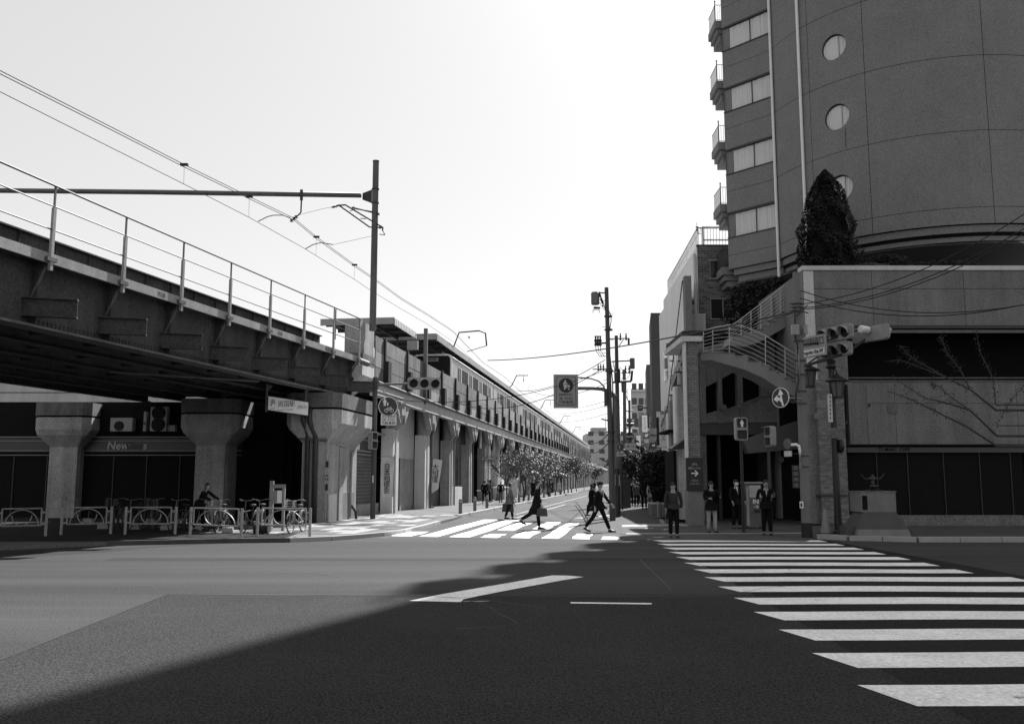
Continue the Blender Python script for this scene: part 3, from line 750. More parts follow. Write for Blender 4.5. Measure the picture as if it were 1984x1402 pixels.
# goose-neck catenary arms along the tracks
for k, s in enumerate((29, 60, 92, 126, 160)):
    c = thing('catenary_bracket', 'bent steel arm holding the overhead line %s' % ('just above the cab of the train', 'above the first cars of the train', 'above the middle of the train', 'further along the canopy', 'small in the distance above the canopy')[k], 'bracket arm', F0, SRZ)
    p = [(-2.6, s, 11.9), (-2.0, s, 12.0), (-1.5, s, 13.3), (.1, s, 13.4), (.6, s, 13.2), (.7, s, 12.2)] if k == 0 else [(-2.0, s, 12.1), (-1.6, s, 12.2), (-1.0, s, 13.4), (.3, s, 13.4)]
    m = MB(); m.swept(p, .06, 8); m.build('arm', steel_dk, c, smooth=True)
    m = MB(); q = (.7, s, 12.2) if k == 0 else (-.2, s, 13.4)
    m.tube([q, (-.9, s, 11.75)] if k == 0 else [q, (-.2, s, 12.6)], .03, 5); m.build('stay', steel_dk, c)
    m = MB(); m.lathe((-.7 if k == 0 else -.2, s, 12.9), [(.03, -.1), (.1, -.05), (.03, 0), (.1, .06), (.03, .1)], 8); m.build('insulator', steel_dk, c)
# post with loudspeaker and lamp beside the parapet
pp = V(.45, 9.3)
sp = thing('platform_post', 'slim post with a loudspeaker box behind the traffic light, on the parapet', 'post', (pp.x, pp.y, 0), SRZ)
m = MB(); m.box(-.1, .1, -.1, .1, 6.0, 10.3); m.build('post', steel, sp)
m = MB(); m.box(-1.05, -.45, -.15, .15, 9.1, 9.6); m.build('loudspeaker', grey, sp)
m = MB(); m.swept([(-.6, 0, 9.6), (-.6, 0, 9.95), (-.1, 0, 9.95)], .03, 6); m.build('arm', steel, sp)
m = MB(); m.lathe((-.65, -.1, 7.95), [(.02, 0), (.22, .1), (.2, .3), (.05, .34)], 10, 'Y'); m.build('horn', signal, sp)
# ================================================================ HELPERS FOR SMALL THINGS
def ell(cx, cz, rx, rz, y, n=20, a0=0, a1=360):
    return [(cx+rx*math.cos(R(a0+(a1-a0)*i/n)), y, cz+rz*math.sin(R(a0+(a1-a0)*i/n))) for i in range(n+(0 if a1-a0 == 360 else 1))]
def pict_person(x, z, h, par, y, mat=white):
    """white walking figure of a road sign"""
    m = MB(); m.ext(ell(x, z+h*.88, h*.1, h*.11, y, 10), (0, .004, 0))
    b = [(-.2, .72), (-.24, .38), (-.17, .38), (-.12, .6), (-.13, .0), (-.02, .0), (0, .36), (.04, 0), (.15, 0), (.12, .6), (.17, .38), (.24, .38), (.2, .72), (.08, .78), (-.08, .78)]
    m.ext([(x+a*h, y, z+c*h) for a, c in b], (0, .004, 0)); m.build('pictogram', mat, par)
def pict_bike(x, z, w, par, y, mat=white):
    m = MB(); r = w*.2
    for sx in (-1, 1):
        o, i = ell(x+sx*w*.3, z, r, r, y, 14), ell(x+sx*w*.3, z, r*.78, r*.78, y, 14)
        m.add(o+i, [(k, (k+1) % 14, (k+1) % 14+14, k+14) for k in range(14)])
    m.build('pictogram', mat, par)
    m = MB(); m.tube([(x-w*.3, y, z), (x-w*.15, y, z+w*.28), (x+w*.2, y, z+w*.28), (x, y, z), (x-w*.15, y, z+w*.28)], w*.022, 4)
    m.tube([(x+w*.3, y, z), (x+w*.2, y, z+w*.36), (x+w*.1, y, z+w*.4)], w*.022, 4); m.build('pictogram', mat, par)
def lamps3(par, cx, y, z, r, n=3, vertical=False, hood=None):
    for k in range(n):
        o = (k-(n-1)/2)*r*2.35
        c = (cx, y, z+o) if vertical else (cx+o, y, z)
        m = MB(); m.cyl((c[0], c[1]-.005, c[2]), (c[0], c[1]+.02, c[2]), r*.97, n=16); L_ = m.build('lamp', M('signal_lens', .010, .6, spec=.2), par)
        m = MB(); q = 14; Lh = hood or r*1.25; pr = []
        for i in range(q+1):
            a = R(-20+220*i/q); d = Lh*(.35+.65*max(0, math.sin(a)))
            pr.append((c[0]+r*math.cos(a), c[1], c[2]+r*math.sin(a), d))
        vs = []; 
        for x_, y_, z_, d in pr: vs += [(x_, y_, z_), (x_, y_-d, z_-.1*d)]
        for x_, y_, z_, d in pr:
            X = c[0]+(x_-c[0])*.93; Z = c[2]+(z_-c[2])*.93; vs += [(X, y_, Z), (X, y_-d, Z-.1*d)]
        w = 2*(q+1)
        m.add(vs, [(2*i, 2*i+1, 2*i+3, 2*i+2) for i in range(q)]+[(w+2*i, w+2*i+2, w+2*i+3, w+2*i+1) for i in range(q)]+[(2*i+1, w+2*i+1, w+2*i+3, 2*i+3) for i in range(q)])
        m.build('hood', signal, par)
def traffic_light(name, label, loc, rz, r=.2, tilt=0, back=False):
    t = thing(name, label, 'traffic light', loc, rz)
    m = MB(); pts = []
    n = 5; W2, H2, rr_ = r*3.55, r*1.22, r*.5
    m.ext(rr(-W2, W2, -H2, H2, rr_, 0), (0, .16, 0)); m.ext(rr(-W2-.02, W2+.02, -H2-.02, H2+.02, rr_, .05), (0, .04, 0)); m.build('housing', signal, t)
    lamps3(t, 0, -.005, 0, r)
    return t
def ped_signal(label, loc, rz, w=.28, h=.62, front=True, walk=True):
    t = thing('pedestrian_signal', label, 'pedestrian signal', loc, rz)
    m = MB(); m.ext(rr(-w, w, -h, h, .1, 0), (0, .22, 0)); m.build('housing', signal, t)
    for sz in (.5, -.5):
        m = MB(); m.ext(rr(-w*.78, w*.78, h*(sz-.38), h*(sz+.38), .05, -.012), (0, .011, 0)); m.build('lamp', blackm, t)
        m = MB(); m.box(-w*.82, w*.82, -.14, -.012, h*(sz+.38), h*(sz+.4)); m.build('visor', signal, t)
    if walk: pict_person(0, h*.17, h*.66, t, -.02, M('lit_figure', .8, .5, emis=.0))
    return t
# ================================================================ SHOP UNDER THE BRIDGE
shp = thing('convenience_shop', 'dark shuttered convenience shop with a NewDays sign band under the bridge', 'shop', (0, 41.4, 0))
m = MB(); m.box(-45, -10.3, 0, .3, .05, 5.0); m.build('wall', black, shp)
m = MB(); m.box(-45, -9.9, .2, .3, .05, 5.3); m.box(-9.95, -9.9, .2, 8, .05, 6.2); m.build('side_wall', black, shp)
m = MB(); m.box(-45, -12.2, -.06, 0, 3.02, 3.62); m.build('sign_band', M('sign_band_dark', .03, .4, spec=.5), shp)
for z, h in ((3.66, .05), (3.5, .025), (3.06, .035), (2.86, .035)):
    m = MB(); m.box(-45, -12.2, -.09, -.06, z, z+h); m.build('trim', grey, shp)
q = at(212, 860, 41.3)
text('New', .50, 'lettering', M('sign_letter', .35, .5), shp, (q.x+.36, -.07, 3.29), bold=.008, shear=.15)
text('Day', .44, 'lettering', M('sign_letter_dim', .035, .5), shp, (q.x+1.12, -.07, 3.29), bold=.008)
text('s', .46, 'lettering', MATS['sign_letter'], shp, (q.x+1.55+.05, -.07, 3.28), bold=.008)
for k in range(12):
    m = MB(); m.box(-30+k*1.5, -29.96+k*1.5, -.05, 0, .1, 2.85); m.build('mullion', steel_dk, shp)
ac_m = M('ac_case', .30, .6, (1.5, .15), (20, .25), 0)
def ac(x0, x1, y0, y1, label, two=False):
    a, b = at(x0, y1, 41.0), at(x1, y0, 41.0); cx = (a.x+b.x)/2; w = b.x-a.x; h = b.z-a.z
    t = thing('air_conditioner', label, 'air conditioner', (cx, 41.0, a.z), 0, 'air conditioners above the shop sign')
    MB().box(-w/2, w/2, 0, .34, 0, h).build('case', ac_m, t)
    fx, r = -.1*w, min(w, h)*.36
    zs = (h*.27, h*.75) if two else (h*.4,)
    for z in zs:
        r_ = w*.42 if two else r
        m = MB(); m.ext(ell(fx if not two else 0, z, r_, r_, -.02), (0, .018, 0)); f = m.build('fan_opening', black, t)
        m = MB()
        for k in range(6): zz = z-r_*.8+k*r_*.3; m.box((fx if not two else 0)-r_*.75, (fx if not two else 0)+r_*.75, -.03, -.02, zz, zz+.02)
        m.build('grille', steel_dk, f)
    return t
ac(213, 257, 809, 835, 'single-fan outdoor air conditioner left of the others above the shop sign')
ac(277, 284, 797, 835, 'narrow edge-on air conditioner case between the other two')
ac(290, 324, 788, 835, 'tall double-fan outdoor air conditioner beside the pier cap', True)
m = MB(); m.box(at(322, 835, 41).x, at(337, 835, 41).x, -.3, .0, at(330, 835, 41).z, at(330, 823, 41).z); m.build('ledge_box', ac_m, shp)
# daylight building behind the viaduct
bb = thing('rear_building', 'plain pale building glimpsed behind and under the bridge at the left', 'building', (-24, 56, 0))
m = MB(); m.box(-14, 9, 0, 8, 0, 8.3); m.build('wall', conc_lt, bb)
m = MB(); m.box(-14, 9, -.03, 0, 5.9, 5.95); m.box(-14, 9, -.03, 0, 7.1, 7.14); m.build('joint', blackm, bb, kind='stuff')
for k in range(6): 
    m = MB(); m.box(-12+k*3.4, -10.4+k*3.4, -.02, 0, 2.4, 3.8); m.build('window', glass, bb)

# ================================================================ GUARD FENCES
fence_lb = ['arched guard fence at the far left kerb, ahead of parked bicycles', 'left guard fence with arch in its panel, behind it the dim bicycle rack', 'middle arched guard fence before the bending cyclist', 'right arched guard fence in the light before the silver-barred bicycle', 'guard fence panel outermost on the left under the bridge']
def guard_fence(p, q, label):
    p, q = Vector(p), Vector(q); c = (p+q)/2; w = (q-p).length/2
    t = thing('guard_fence', label, 'guard fence', (c.x, c.y, .1), math.atan2((q-p).y, (q-p).x), 'arched guard fences along the left kerb')
    for sx in (-1, 1):
        MB().cyl((sx*w, 0, -.02), (sx*w, 0, .84), .042, n=10).build('post', steel_lt, t)
        MB().cbox((sx*(w-.08), 0, .70), (.12, .03, .05)).cbox((sx*(w-.08), 0, .36), (.12, .03, .05)).build('clamp', steel_lt, t)
    w2 = w-.14
    MB().tube([(-w2, 0, .32), (-w2, 0, .82), (w2, 0, .82), (w2, 0, .32), (-w2, 0, .32)], .024, 7).build('frame', steel_lt, t)
    a = ell(0, .32, w2*.86, .46, 0, 18, 0, 180); MB().tube(a, .018, 6).build('arch', steel_lt, t)
    a = ell(0, .62, w2*.5, .30, 0, 14, 180, 360); MB().tube(a, .016, 6).build('ring', steel_lt, t)
    return t
G = lambda x, y: (gp(x, y, .1).x, gp(x, y, .1).y)
g3 = [(-7.25, 27.75), G(600, 1039.5)]
guard_fence(G(242, 1035), G(339, 1034.5), fence_lb[1])
guard_fence(G(368, 1036.5), G(467, 1041.5), fence_lb[2])
guard_fence(gp(498, 1037.5, .1).xy, G(600, 1039.5), fence_lb[3])
guard_fence(G(118, 1036), G(214, 1034), fence_lb[0])
guard_fence(G(-10, 1041), G(88, 1038), fence_lb[4])
# ================================================================ BICYCLES
def bicycle(loc, rz, label, basket=True, bright=True):
    t = thing('bicycle', label, 'bicycle', loc, rz, 'bicycles parked behind the guard fences')
    fm = steel_lt if bright else steel_dk; hi = steel_lt if bright else steel; wr = .33  # bicycles out of the sun get darker metal, shade put into the colour
    for x, nm in ((-.52, 'rear'), (.54, 'front')):
        m = MB(); m.tube([(x+wr*math.cos(R(a)), 0, wr+.0+wr*math.sin(R(a))) for a in range(0, 361, 20)], .018, 6); w = m.build('wheel', rubber, t)
        m = MB(); m.tube([(x+.3*math.cos(R(a)), 0, wr+.3*math.sin(R(a))) for a in range(0, 361, 24)], .009, 4); m.build('rim', hi, w)
        m = MB()
        for k in range(12): a = R(30*k); m.cyl((x, 0, wr), (x+.3*math.cos(a), 0, wr+.3*math.sin(a)), .0025, n=3)
        m.build('spokes', hi, w, kind='stuff')
        m = MB(); m.tube([(x+.36*math.cos(R(a)), 0, wr+.36*math.sin(R(a))) for a in range(20, 190, 20)], .014, 5); m.build('mudguard', hi, w)
    m = MB(); m.tube([(-.52, 0, .33), (-.1, 0, .29), (.38, 0, .55), (.42, 0, .78)], .018, 6); m.tube([(-.1, 0, .29), (-.22, 0, .8)], .018, 6); m.tube([(-.52, 0, .33), (-.2, 0, .7), (.4, 0, .66)], .013, 6); m.build('frame', fm, t)
    for sy in (-.06, .06): MB().tube([(.42, sy*.5, .66), (.54, sy, .33)], .012, 5).build('fork', fm, t)
    m = MB(); m.lathe((-.22, 0, .83), [(.02, -.03), (.1, -.01), (.11, .03), (.04, .05)], 8); m.build('saddle', blackm, t)
    m = MB(); m.tube([(.42, 0, .78), (.38, 0, 1.0)], .014, 6); m.tube([(.16, -.28, 1.0), (.28, -.26, 1.04), (.4, -.08, 1.0), (.4, .08, 1.0), (.28, .26, 1.04), (.16, .28, 1.0)], .012, 6); m.build('handlebar', hi, t)
    for sy in (-1, 1): MB().cyl((.2, sy*.27, 1.02), (.08, sy*.29, .985), .018, n=6).build('grip', blackm, t)
    MB().lathe((-.1, 0, .29), [(.09, -.01), (.09, .01)], 12, 'Y').build('chainring', steel_dk, t)
    MB().box(-.03, .03, -.16, -.06, .13, .15).box(-.2, -.14, .06, .16, .42, .44).build('pedals', steel_dk, t, kind='stuff')
    if basket:
        m = MB()
        for k in range(5):
            z = .78+k*.055; m.tube([(.5, -.14, z), (.78, -.16, z), (.78, .16, z), (.5, .14, z), (.5, -.14, z)], .004, 4)
        for x in (.5, .57, .64, .71, .78):
            for y in (-.15, .15): m.cyl((x, y, .78), (x, y, 1.0), .004, n=4)
        m.build('basket', hi, t)
    return t
Q = lambda x, Y: (at(x, 1030, Y).x, Y, .115)
bicycle(Q(575, 29.3), R(-98), 'silver bicycle in sunlight behind the right guard fence, handlebars raised', True)
bs = [(262, 30.5, -95, 'dim bicycle with a pale saddle behind the left guard fence'), (300, 31.0, -80, 'second dim bicycle behind the left guard fence'), (352, 29.8, -100, 'bicycle in the gap between the left and middle guard fences'),
      (428, 29.6, -88, 'bicycle with upright bars behind the middle guard fence'), (484, 29.4, -97, 'dark bicycle in the gap between the middle and right guard fences'), (505, 30.2, -84, 'dark bicycle behind the post of the right guard fence'), (225, 31.5, -84, 'bicycle outermost on the left in the rack'), (395, 30.4, -60, 'bicycle held by the bending cyclist')]
for x, Y, a, lb in bs: bicycle(Q(x, Y), R(a), lb, x in (300, 428, 225), False)
rk = thing('bicycle_rack', 'low rack of pale concrete blocks holding the bicycle wheels', 'bicycle rack', (0, 0, 0))
for x, y in ((232, 1012), (262, 1025), (293, 1012), (322, 1026), (352, 1013), (382, 1027), (412, 1014), (441, 1031), (468, 1016), (200, 1024), (170, 1012)):
    p = gp(x, y, .12)
    MB().cbox((p.x, p.y, .2), (.32, .3, .15), .2).build('rack_block', kerb, rk)
    MB().tube([(p.x, p.y, .26), (p.x-.02, p.y+.1, .55), (p.x-.02, p.y+.3, .4)], .012, 5).build('rack_hoop', steel, rk)
# notice stand behind the right fence
a = at(523, 931, 30.2); b = at(553, 938, 30.2); z0 = .1
ns = thing('notice_stand', 'wooden notice stand with a pale sheet behind the right guard fence', 'notice stand', (a.x, 30.2, .1))
wd = M('weathered_wood', .20, .8, (3, .25), (30, .3), .1)
MB().box(0, .12, 0, .1, 0, a.z-.1).build('post', wd, ns)
MB().box(.42, .5, 0, .1, 0, b.z-.1).build('post', wd, ns)
MB().box(.12, .5, .02, .08, b.z-.22, b.z-.1).build('top_bar', wd, ns)
MB().box(.1, .4, .03, .06, b.z-.72, b.z-.3).build('board', wd, ns)
MB().box(.25, .4, .015, .03, b.z-.70, b.z-.30).build('sheet', white_wall, ns)
MB().box(.1, .2, -.45, -.38, -.0, .55).build('short_post', steel_lt, ns)
kb = thing('traffic_barrel', 'low black ridged block on the pavement by the right guard fence', 'barrier block', gp(508, 1034, .1))
MB().lathe((0, 0, .17), [(.16, -.25), (.17, -.1), (.15, -.05), (.17, 0), (.15, .08), (.17, .2)], 12, 'X').build('body', rubber, kb)

# ================================================================ SIGNAL POLE AT THE LEFT CORNER
pb_ = at(722, 1003, 39.6); PX, PY = pb_.x, 39.6
zt = at(730, 735, 39.6).z
sp = thing('signal_pole', 'dark round signal pole standing before the slatted shutter', 'pole', (PX, PY, .1))
MB().cyl((0, 0, 0), (0, 0, zt), .115, .105, n=12).build('shaft', M('pole_dark', .06, .6, (1, .2), (18, .3), 0), sp)
za = at(760, 744, 39.4).z
MB().swept([(0, 0, za-.15), (.35, -.05, za-.1), (1.62, -.1, za-.06)], .05, 8).build('arm', steel, sp)
MB().cyl((0, 0, za-.3), (0, 0, za+.0), .14, n=10).build('clamp', steel_dk, sp)
MB().box(-.02, .02, -.13, -.12, 1.55, 1.85).build('plate', white, sp)
q = at(822, 742.5, 39.3)
traffic_light('traffic_light', 'horizontal three-lamp traffic light on the arm of the left corner pole', (q.x, 39.3, q.z), R(12), .2)
# round blue sign with figures and a plate under it
q = at(752, 787, 39.3); r = 19/1780*39.3
rs = thing('cycle_path_sign', 'round dark sign with a parent and child and a bicycle, on the left corner pole', 'sign', (q.x, 39.3, q.z), R(6))
MB().ext(ell(0, 0, r, r, 0, 28), (0, .03, 0)).build('rim', white, rs)
MB().ext(ell(0, 0, r*.93, r*.93, -.006, 28), (0, .006, 0)).build('disc', M('sign_blue', .035, .4, spec=.4), rs)
pict_person(-r*.35, r*.05, r*.78, rs, -.012); pict_person(-r*.05, r*.05, r*.38, rs, -.012); pict_bike(r*.1, -r*.42, r*.95, rs, -.012)
MB().box(-PX*0-.62, -.3, .03, .07, -.03, .03).build('bracket', steel_dk, rs)
q = at(753, 813, 39.3); 
pl = thing('time_plate', 'small white plate with the hours 7:30-8:30 under the round cycle sign', 'sign', (q.x, 39.3, q.z), R(6))
w, h = 15/1780*39.3, 10.5/1780*39.3
MB().box(-w, w, 0, .02, -h, h).build('plate', white_wall, pl)
text('歩行者専用', .13, 'lettering', blackm, pl, (0, -.004, h*.6), width=w*1.7, bold=.004); text('日曜・休日除く', .12, 'lettering', blackm, pl, (0, -.004, 0), width=w*1.7, bold=.004); text('7:30-8:30', .16, 'lettering', blackm, pl, (0, -.004, -h*.6), width=w*1.7, bold=.004)
q = at(728, 853, 39.35)
t = ped_signal('grey two-lamp pedestrian signal seen nearly side-on, on the left corner pole', (q.x-.03, 39.3, q.z), R(62), .2, .38, walk=False)

# ================================================================ BANNERS
bn = thing('vertical_banner', 'white hanging cloth banner with large black characters on the first viaduct pillar', 'banner', V(.12, 3.4, 0), SRZ)
a0, a1 = at(750, 885, 45.3), at(750, 962, 45.8)
zt, zb = a0.z, a1.z
m = MB(); n = 10; vs = []
for i in range(n+1):
    for j in range(4):
        x = -.42+j*.2; vs.append((x-.05*math.sin(i*.5)*(j == 0), .05*math.sin(i*.7+j), zt+(zb-zt)*i/n))
m.add(vs, [(i*4+j, i*4+j+1, i*4+j+5, i*4+j+4) for i in range(n) for j in range(3)]); m.build('cloth', white_wall, bn)
MB().cyl((.2, -.02, .1), (.2, -.02, zt+.1), .015, n=6).build('pole', blackm, bn); MB().cyl((.2, -.02, zt+.02), (-.45, -.02, zt+.02), .01, n=5).build('top_rod', blackm, bn)
text('日本相撲会', .34, 'lettering', black, bn, (-.14, -.07, (zt+zb)/2-.1), bold=.012, vertical=True)
fl = thing('nobori_flag', 'tall narrow flag with dark brush characters blowing beside the second pillar', 'flag', V(.0, 13.6, 0), SRZ)
ps = [at(838, 888, 55.6), at(857, 891, 55.6), at(851, 932, 55.6), at(849, 947, 55.6), at(840, 953, 55.6), at(834, 957, 55.6), at(835, 935, 55.6)]
inv = (Matrix.Translation(V(.0, 13.6, 0)) @ Matrix.Rotation(SRZ, 4, 'Z')).inverted()
m = MB(); m.ext([inv @ p for p in ps], (0, .015, 0)); m.build('cloth', white_wall, fl)
c0 = inv @ at(843, 918, 55.6)
text('大相撲', .44, 'lettering', M('flag_print', .06, .8), fl, (c0.x+.0, c0.y-.02, c0.z), rot=(math.pi/2, R(4), 0), bold=.01, vertical=True)
b_ = inv @ at(834, 984, 55.6); t_ = inv @ at(838, 886, 55.6)
MB().cyl((b_.x, b_.y, .1), (t_.x, t_.y, t_.z), .015, n=6).build('pole', blackm, fl)
MB().lathe((b_.x, b_.y, .12), [(.22, -.02), (.22, .05), (.05, .09)], 12).build('base', rubber, fl)

# ================================================================ BOLLARDS, POTS AND OTHER THINGS ON THE LEFT PAVEMENT
bo = thing('bollard', 'round-topped bollard nearest the zebra crossing on the left kerb', 'bollard', gp(892, 996, .1), 0, 'bollards along the left kerb')
MB().lathe((0, 0, 0), [(.09, 0), (.09, .66), (.07, .73), (.03, .76)], 14).build('shaft', M('bollard_stone', .17, .8, (2, .2), (30, .4), .1), bo)
MB().lathe((0, 0, .60), [(.094, 0), (.094, .03)], 14).build('band', white, bo)
lbl = ['second bollard from the zebra crossing, on the left kerb', 'third bollard from the zebra crossing, just before the kerb straightens']
for k, (x, y) in enumerate(((920, 990), (943.5, 984))): dup(bo, gp(x, y, .1), 0, lbl[k])
ordn = 'fourth fifth sixth seventh eighth ninth tenth eleventh twelfth thirteenth fourteenth'.split()
for k in range(11):
    dup(bo, V(3.35, 22+k*6.2, .1), 0, '%s bollard from the crossing, small in the distance on the left kerb' % ordn[k])
cn = thing('traffic_cone', 'left dark traffic cone before the pale shop counter under the viaduct', 'cone', V(.7, 31.2, .1), 0, 'cones by the shop counter')
MB().lathe((0, 0, .04), [(.17, 0), (.13, .1), (.03, .75)], 12).build('cone', M('cone_dull', .10, .7), cn)
MB().box(-.22, .22, -.22, .22, 0, .05).build('base', rubber, cn)
dup(cn, V(.9, 33.5, .1), 0, 'right dark traffic cone before the pale shop counter under the viaduct')
ct = thing('market_counter', 'white-draped street counter with patterned front under the viaduct', 'counter', V(.5, 38.5, .1), SRZ)
MB().box(-.5, .5, -1.6, 1.6, 0, 1.0).build('counter', M('cloth_print', .45, .9, (9, .9), (30, .3), 0), ct)
MB().box(-.55, .55, -1.65, 1.65, 1.0, 1.1).build('top', white, ct)
MB().ext([(-.3, -.5, 1.1), (.1, -.5, 1.1), (.15, -.4, 2.1), (-.3, -.45, 1.7)], (0, 1.1, 0)).build('banner', white, ct)
vm = thing('vending_machine', 'pale vending machine beyond the bollards at a viaduct pillar', 'vending machine', V(.45, 47.2, .1), SRZ)
MB().box(-.35, .35, -.5, .5, 0, 1.85).build('cabinet', white, vm); MB().box(.35, .36, -.42, .42, .9, 1.7).build('display', glass, vm)
# shop fronts further along the viaduct: awning, sign board, things outside
aw_m = [M('awning_dark', .05, .8), M('awning_pale', .42, .8), M('awning_grey', .16, .8)]
ad = ['dark', 'pale', 'grey']
random.seed(23)
for k in range(9):
    s = 48.5+k*7.07+(k > 3)*2
    p = V(.0, s, 0)
    wd_ = random.uniform(3.4, 5.2); dp = random.uniform(.9, 1.3); z = random.uniform(2.45, 2.8)
    kd = ['pub', 'sushi bar', 'soba shop', 'diner', 'ramen shop', 'coffee shop', 'pharmacy', 'florist', 'small bar'][k]
    t = thing('awning', '%s shop awning over the %s under the viaduct' % (ad[k % 3], kd), 'awning', (p.x, p.y, 0), SRZ, 'awnings of the shops under the viaduct')
    MB().ext([(-.1, 0, z+.5), (dp, 0, z), (dp, 0, z-.22), (dp-.02, 0, z-.22), (-.1, 0, z+.4)], (0, wd_, 0)).build('cloth', aw_m[k % 3], t)
    MB().tube([(-.1, .05, z), (dp, .05, z-.1)], .02, 4).build('strut', steel_lt, t)
    t = thing('shop', 'glazed %s with a name board above its %s awning under the viaduct' % (kd, ad[k % 3]), 'shop', (p.x, p.y, 0), SRZ, 'shop fronts under the viaduct')
    MB().box(-.35, -.28, 0, wd_, .1, 3.3).build('wall', aw_m[(k+1) % 3], t)
    for j in range(3):
        MB().box(-.28, -.2, .15+j*wd_/3, .15+(j+.8)*wd_/3, .25, 2.3).build('door', glass if j % 2 else blackm, t)
    MB().box(-.28, .0, .1, wd_-.1, 3.2, 4.0).build('sign_board', white_wall if k % 2 == 0 else grey, t)
    text(['居酒屋', '寿司', 'そば処', '食堂', 'らーめん', '喫茶', '薬局', '花', '酒場'][k], .6, 'lettering', blackm, t, (.01, wd_/2, 3.6), (math.pi/2, 0, math.pi/2), .01)
    # boards and boxes on the pavement
    if k < 7:
        q = V(1.0+.3*(k % 2), s+1+random.random()*2, .1)
        t = thing('sign_stand', '%s upright sign stand on the pavement outside the %s' % (['white', 'dark', 'narrow'][k % 3], kd), 'sign stand', q, SRZ+.2)
        MB().box(-.25, .25, -.03, .03, .1, 1.3).build('board', [white, blackm, white_wall][k % 3], t); MB().box(-.28, .28, -.2, .2, 0, .1).build('base', rubber, t)
        text('営業中', .14, 'lettering', [blackm, white, blackm][k % 3], t, (0, -.035, .8), vertical=True)

# ================================================================ TREES
def tree(label, loc, H, rad, n, mat, trunk_r=.08, seed=1, dens=1., lsz=.13, stems=1, group=None, flat=.75, bare=.35):
    random.seed(seed)
    t = thing('street_tree', label, 'tree', loc, random.random()*6, group)
    m = MB(); tips = []
    def grow(p, d, L, r, k):
        e = p+d*L; mid = p+d*L*.5+Vector((random.uniform(-1, 1), random.uniform(-1, 1), 0))*L*.06
        m.swept([p, mid, e], [r, r*.85, r*.68], 5)
        if k == 0: tips.append(e); return
        if k <= 2: tips.append(mid)
        for i in range(3 if k > 1 else 2):
            a = random.uniform(0, 6.28); sp = random.uniform(.45, .9)
            nd = (d+Vector((math.cos(a), math.sin(a), .1))*sp).normalized(); nd.z = max(nd.z, .12); nd.normalize()
            grow(e, nd, L*random.uniform(.6, .8), r*.62, k-1)
    for s_ in range(stems):
        a = 6.28*s_/stems+.5; d = Vector((math.cos(a)*.25*(stems > 1), math.sin(a)*.25*(stems > 1), 1)).normalized()
        grow(Vector((0, 0, 0)), d, H*bare, trunk_r, 3)
    m.build('trunk', bark, t)
    ctr = Vector((0, 0, H*(.5+bare*.45))); cm = MB()
    tips = [q for q in tips if q.z > H*.3]
    for i in range(n):
        q = random.choice(tips) if random.random() < .75 else ctr+Vector((random.gauss(0, rad*.5), random.gauss(0, rad*.5), random.gauss(0, H*.13)))
        q = q+Vector((random.gauss(0, rad*.16), random.gauss(0, rad*.16), random.gauss(0, rad*.13)))
        a = Vector((random.gauss(0, 1), random.gauss(0, 1), random.gauss(0, .6))).normalized(); b = a.orthogonal().normalized()
        s1 = lsz*random.uniform(.6, 1.3); w = b.cross(a)
        cm.add([q-b*s1, q+a*s1*.5+w*s1*.3, q+b*s1, q-a*s1*.5], [(0, 1, 2, 3)])
    cm.build('crown', mat, t)
    return t
tg = 'young street trees along the left kerb'
tree('young tree nearest the crossing on the left kerb, with a dark slim trunk', V(3.0, 24, .1), 4.0, 1.2, 900, leaf_lt, .07, 5, lsz=.09, group=tg)
tree('forked young tree on the left kerb before the pale awning', V(3.1, 33, .1), 4.5, 1.8, 1300, leaf_lt, .08, 8, lsz=.10, stems=2, group=tg)
tree('spreading young tree, third from the crossing on the left kerb', V(3.1, 42, .1), 4.6, 1.9, 1400, leaf_lt, .08, 9, lsz=.11, stems=1, group=tg)
tree('pale-leaved young tree, fourth from the crossing on the left kerb', V(3.1, 54, .1), 4.7, 1.9, 1300, leaf_lt, .08, 14, lsz=.13, stems=2, group=tg)
for k, s in enumerate((70, 92, 118, 150)):
    tree('far young tree on the left kerb, number %s from the crossing' % ['five', 'six', 'seven', 'eight', 'nine', 'ten'][k], V(3.1+.4*(k % 2), s, .1), 4.8+.4*(k % 3), 2.1, 1000, leaf_lt, .08, 30+k, lsz=.16, group=tg)
# far wood / skyline behind the end of the street
tb = thing('distant_block', 'low grey building with roof masts beyond the end of the viaduct', 'building', (58, 420, 0), 0)
MB().box(-24, -4, 0, 20, 0, 23).build('wall', conc_lt, tb)
for k in range(5):
    for j in range(4): MB().box(-23+j*5, -20.5+j*5, -.1, 0, 6+k*4, 8+k*4).build('window', glass, tb)
MB().cyl((-14, 8, 23), (-14, 8, 31), .15, n=5).build('mast', steel_dk, tb); MB().cyl((-8, 8, 23), (-8, 8, 32), .15, n=5).build('mast', steel_dk, tb); MB().box(-21, -14, 4, 12, 23, 26).build('roof_room', conc, tb)
tb = thing('distant_block', 'pale long apartment block closing the view behind the utility poles', 'building', (70, 400, 0), 0)
MB().box(-14, 26, 0, 20, 0, 23).build('wall', conc_lt, tb)
for k in range(6):
    for j in range(11): MB().box(-13+j*3.5, -10.8+j*3.5, -.1, 0, 3+k*3.3, 4.8+k*3.3).build('window', conc_dk, tb)
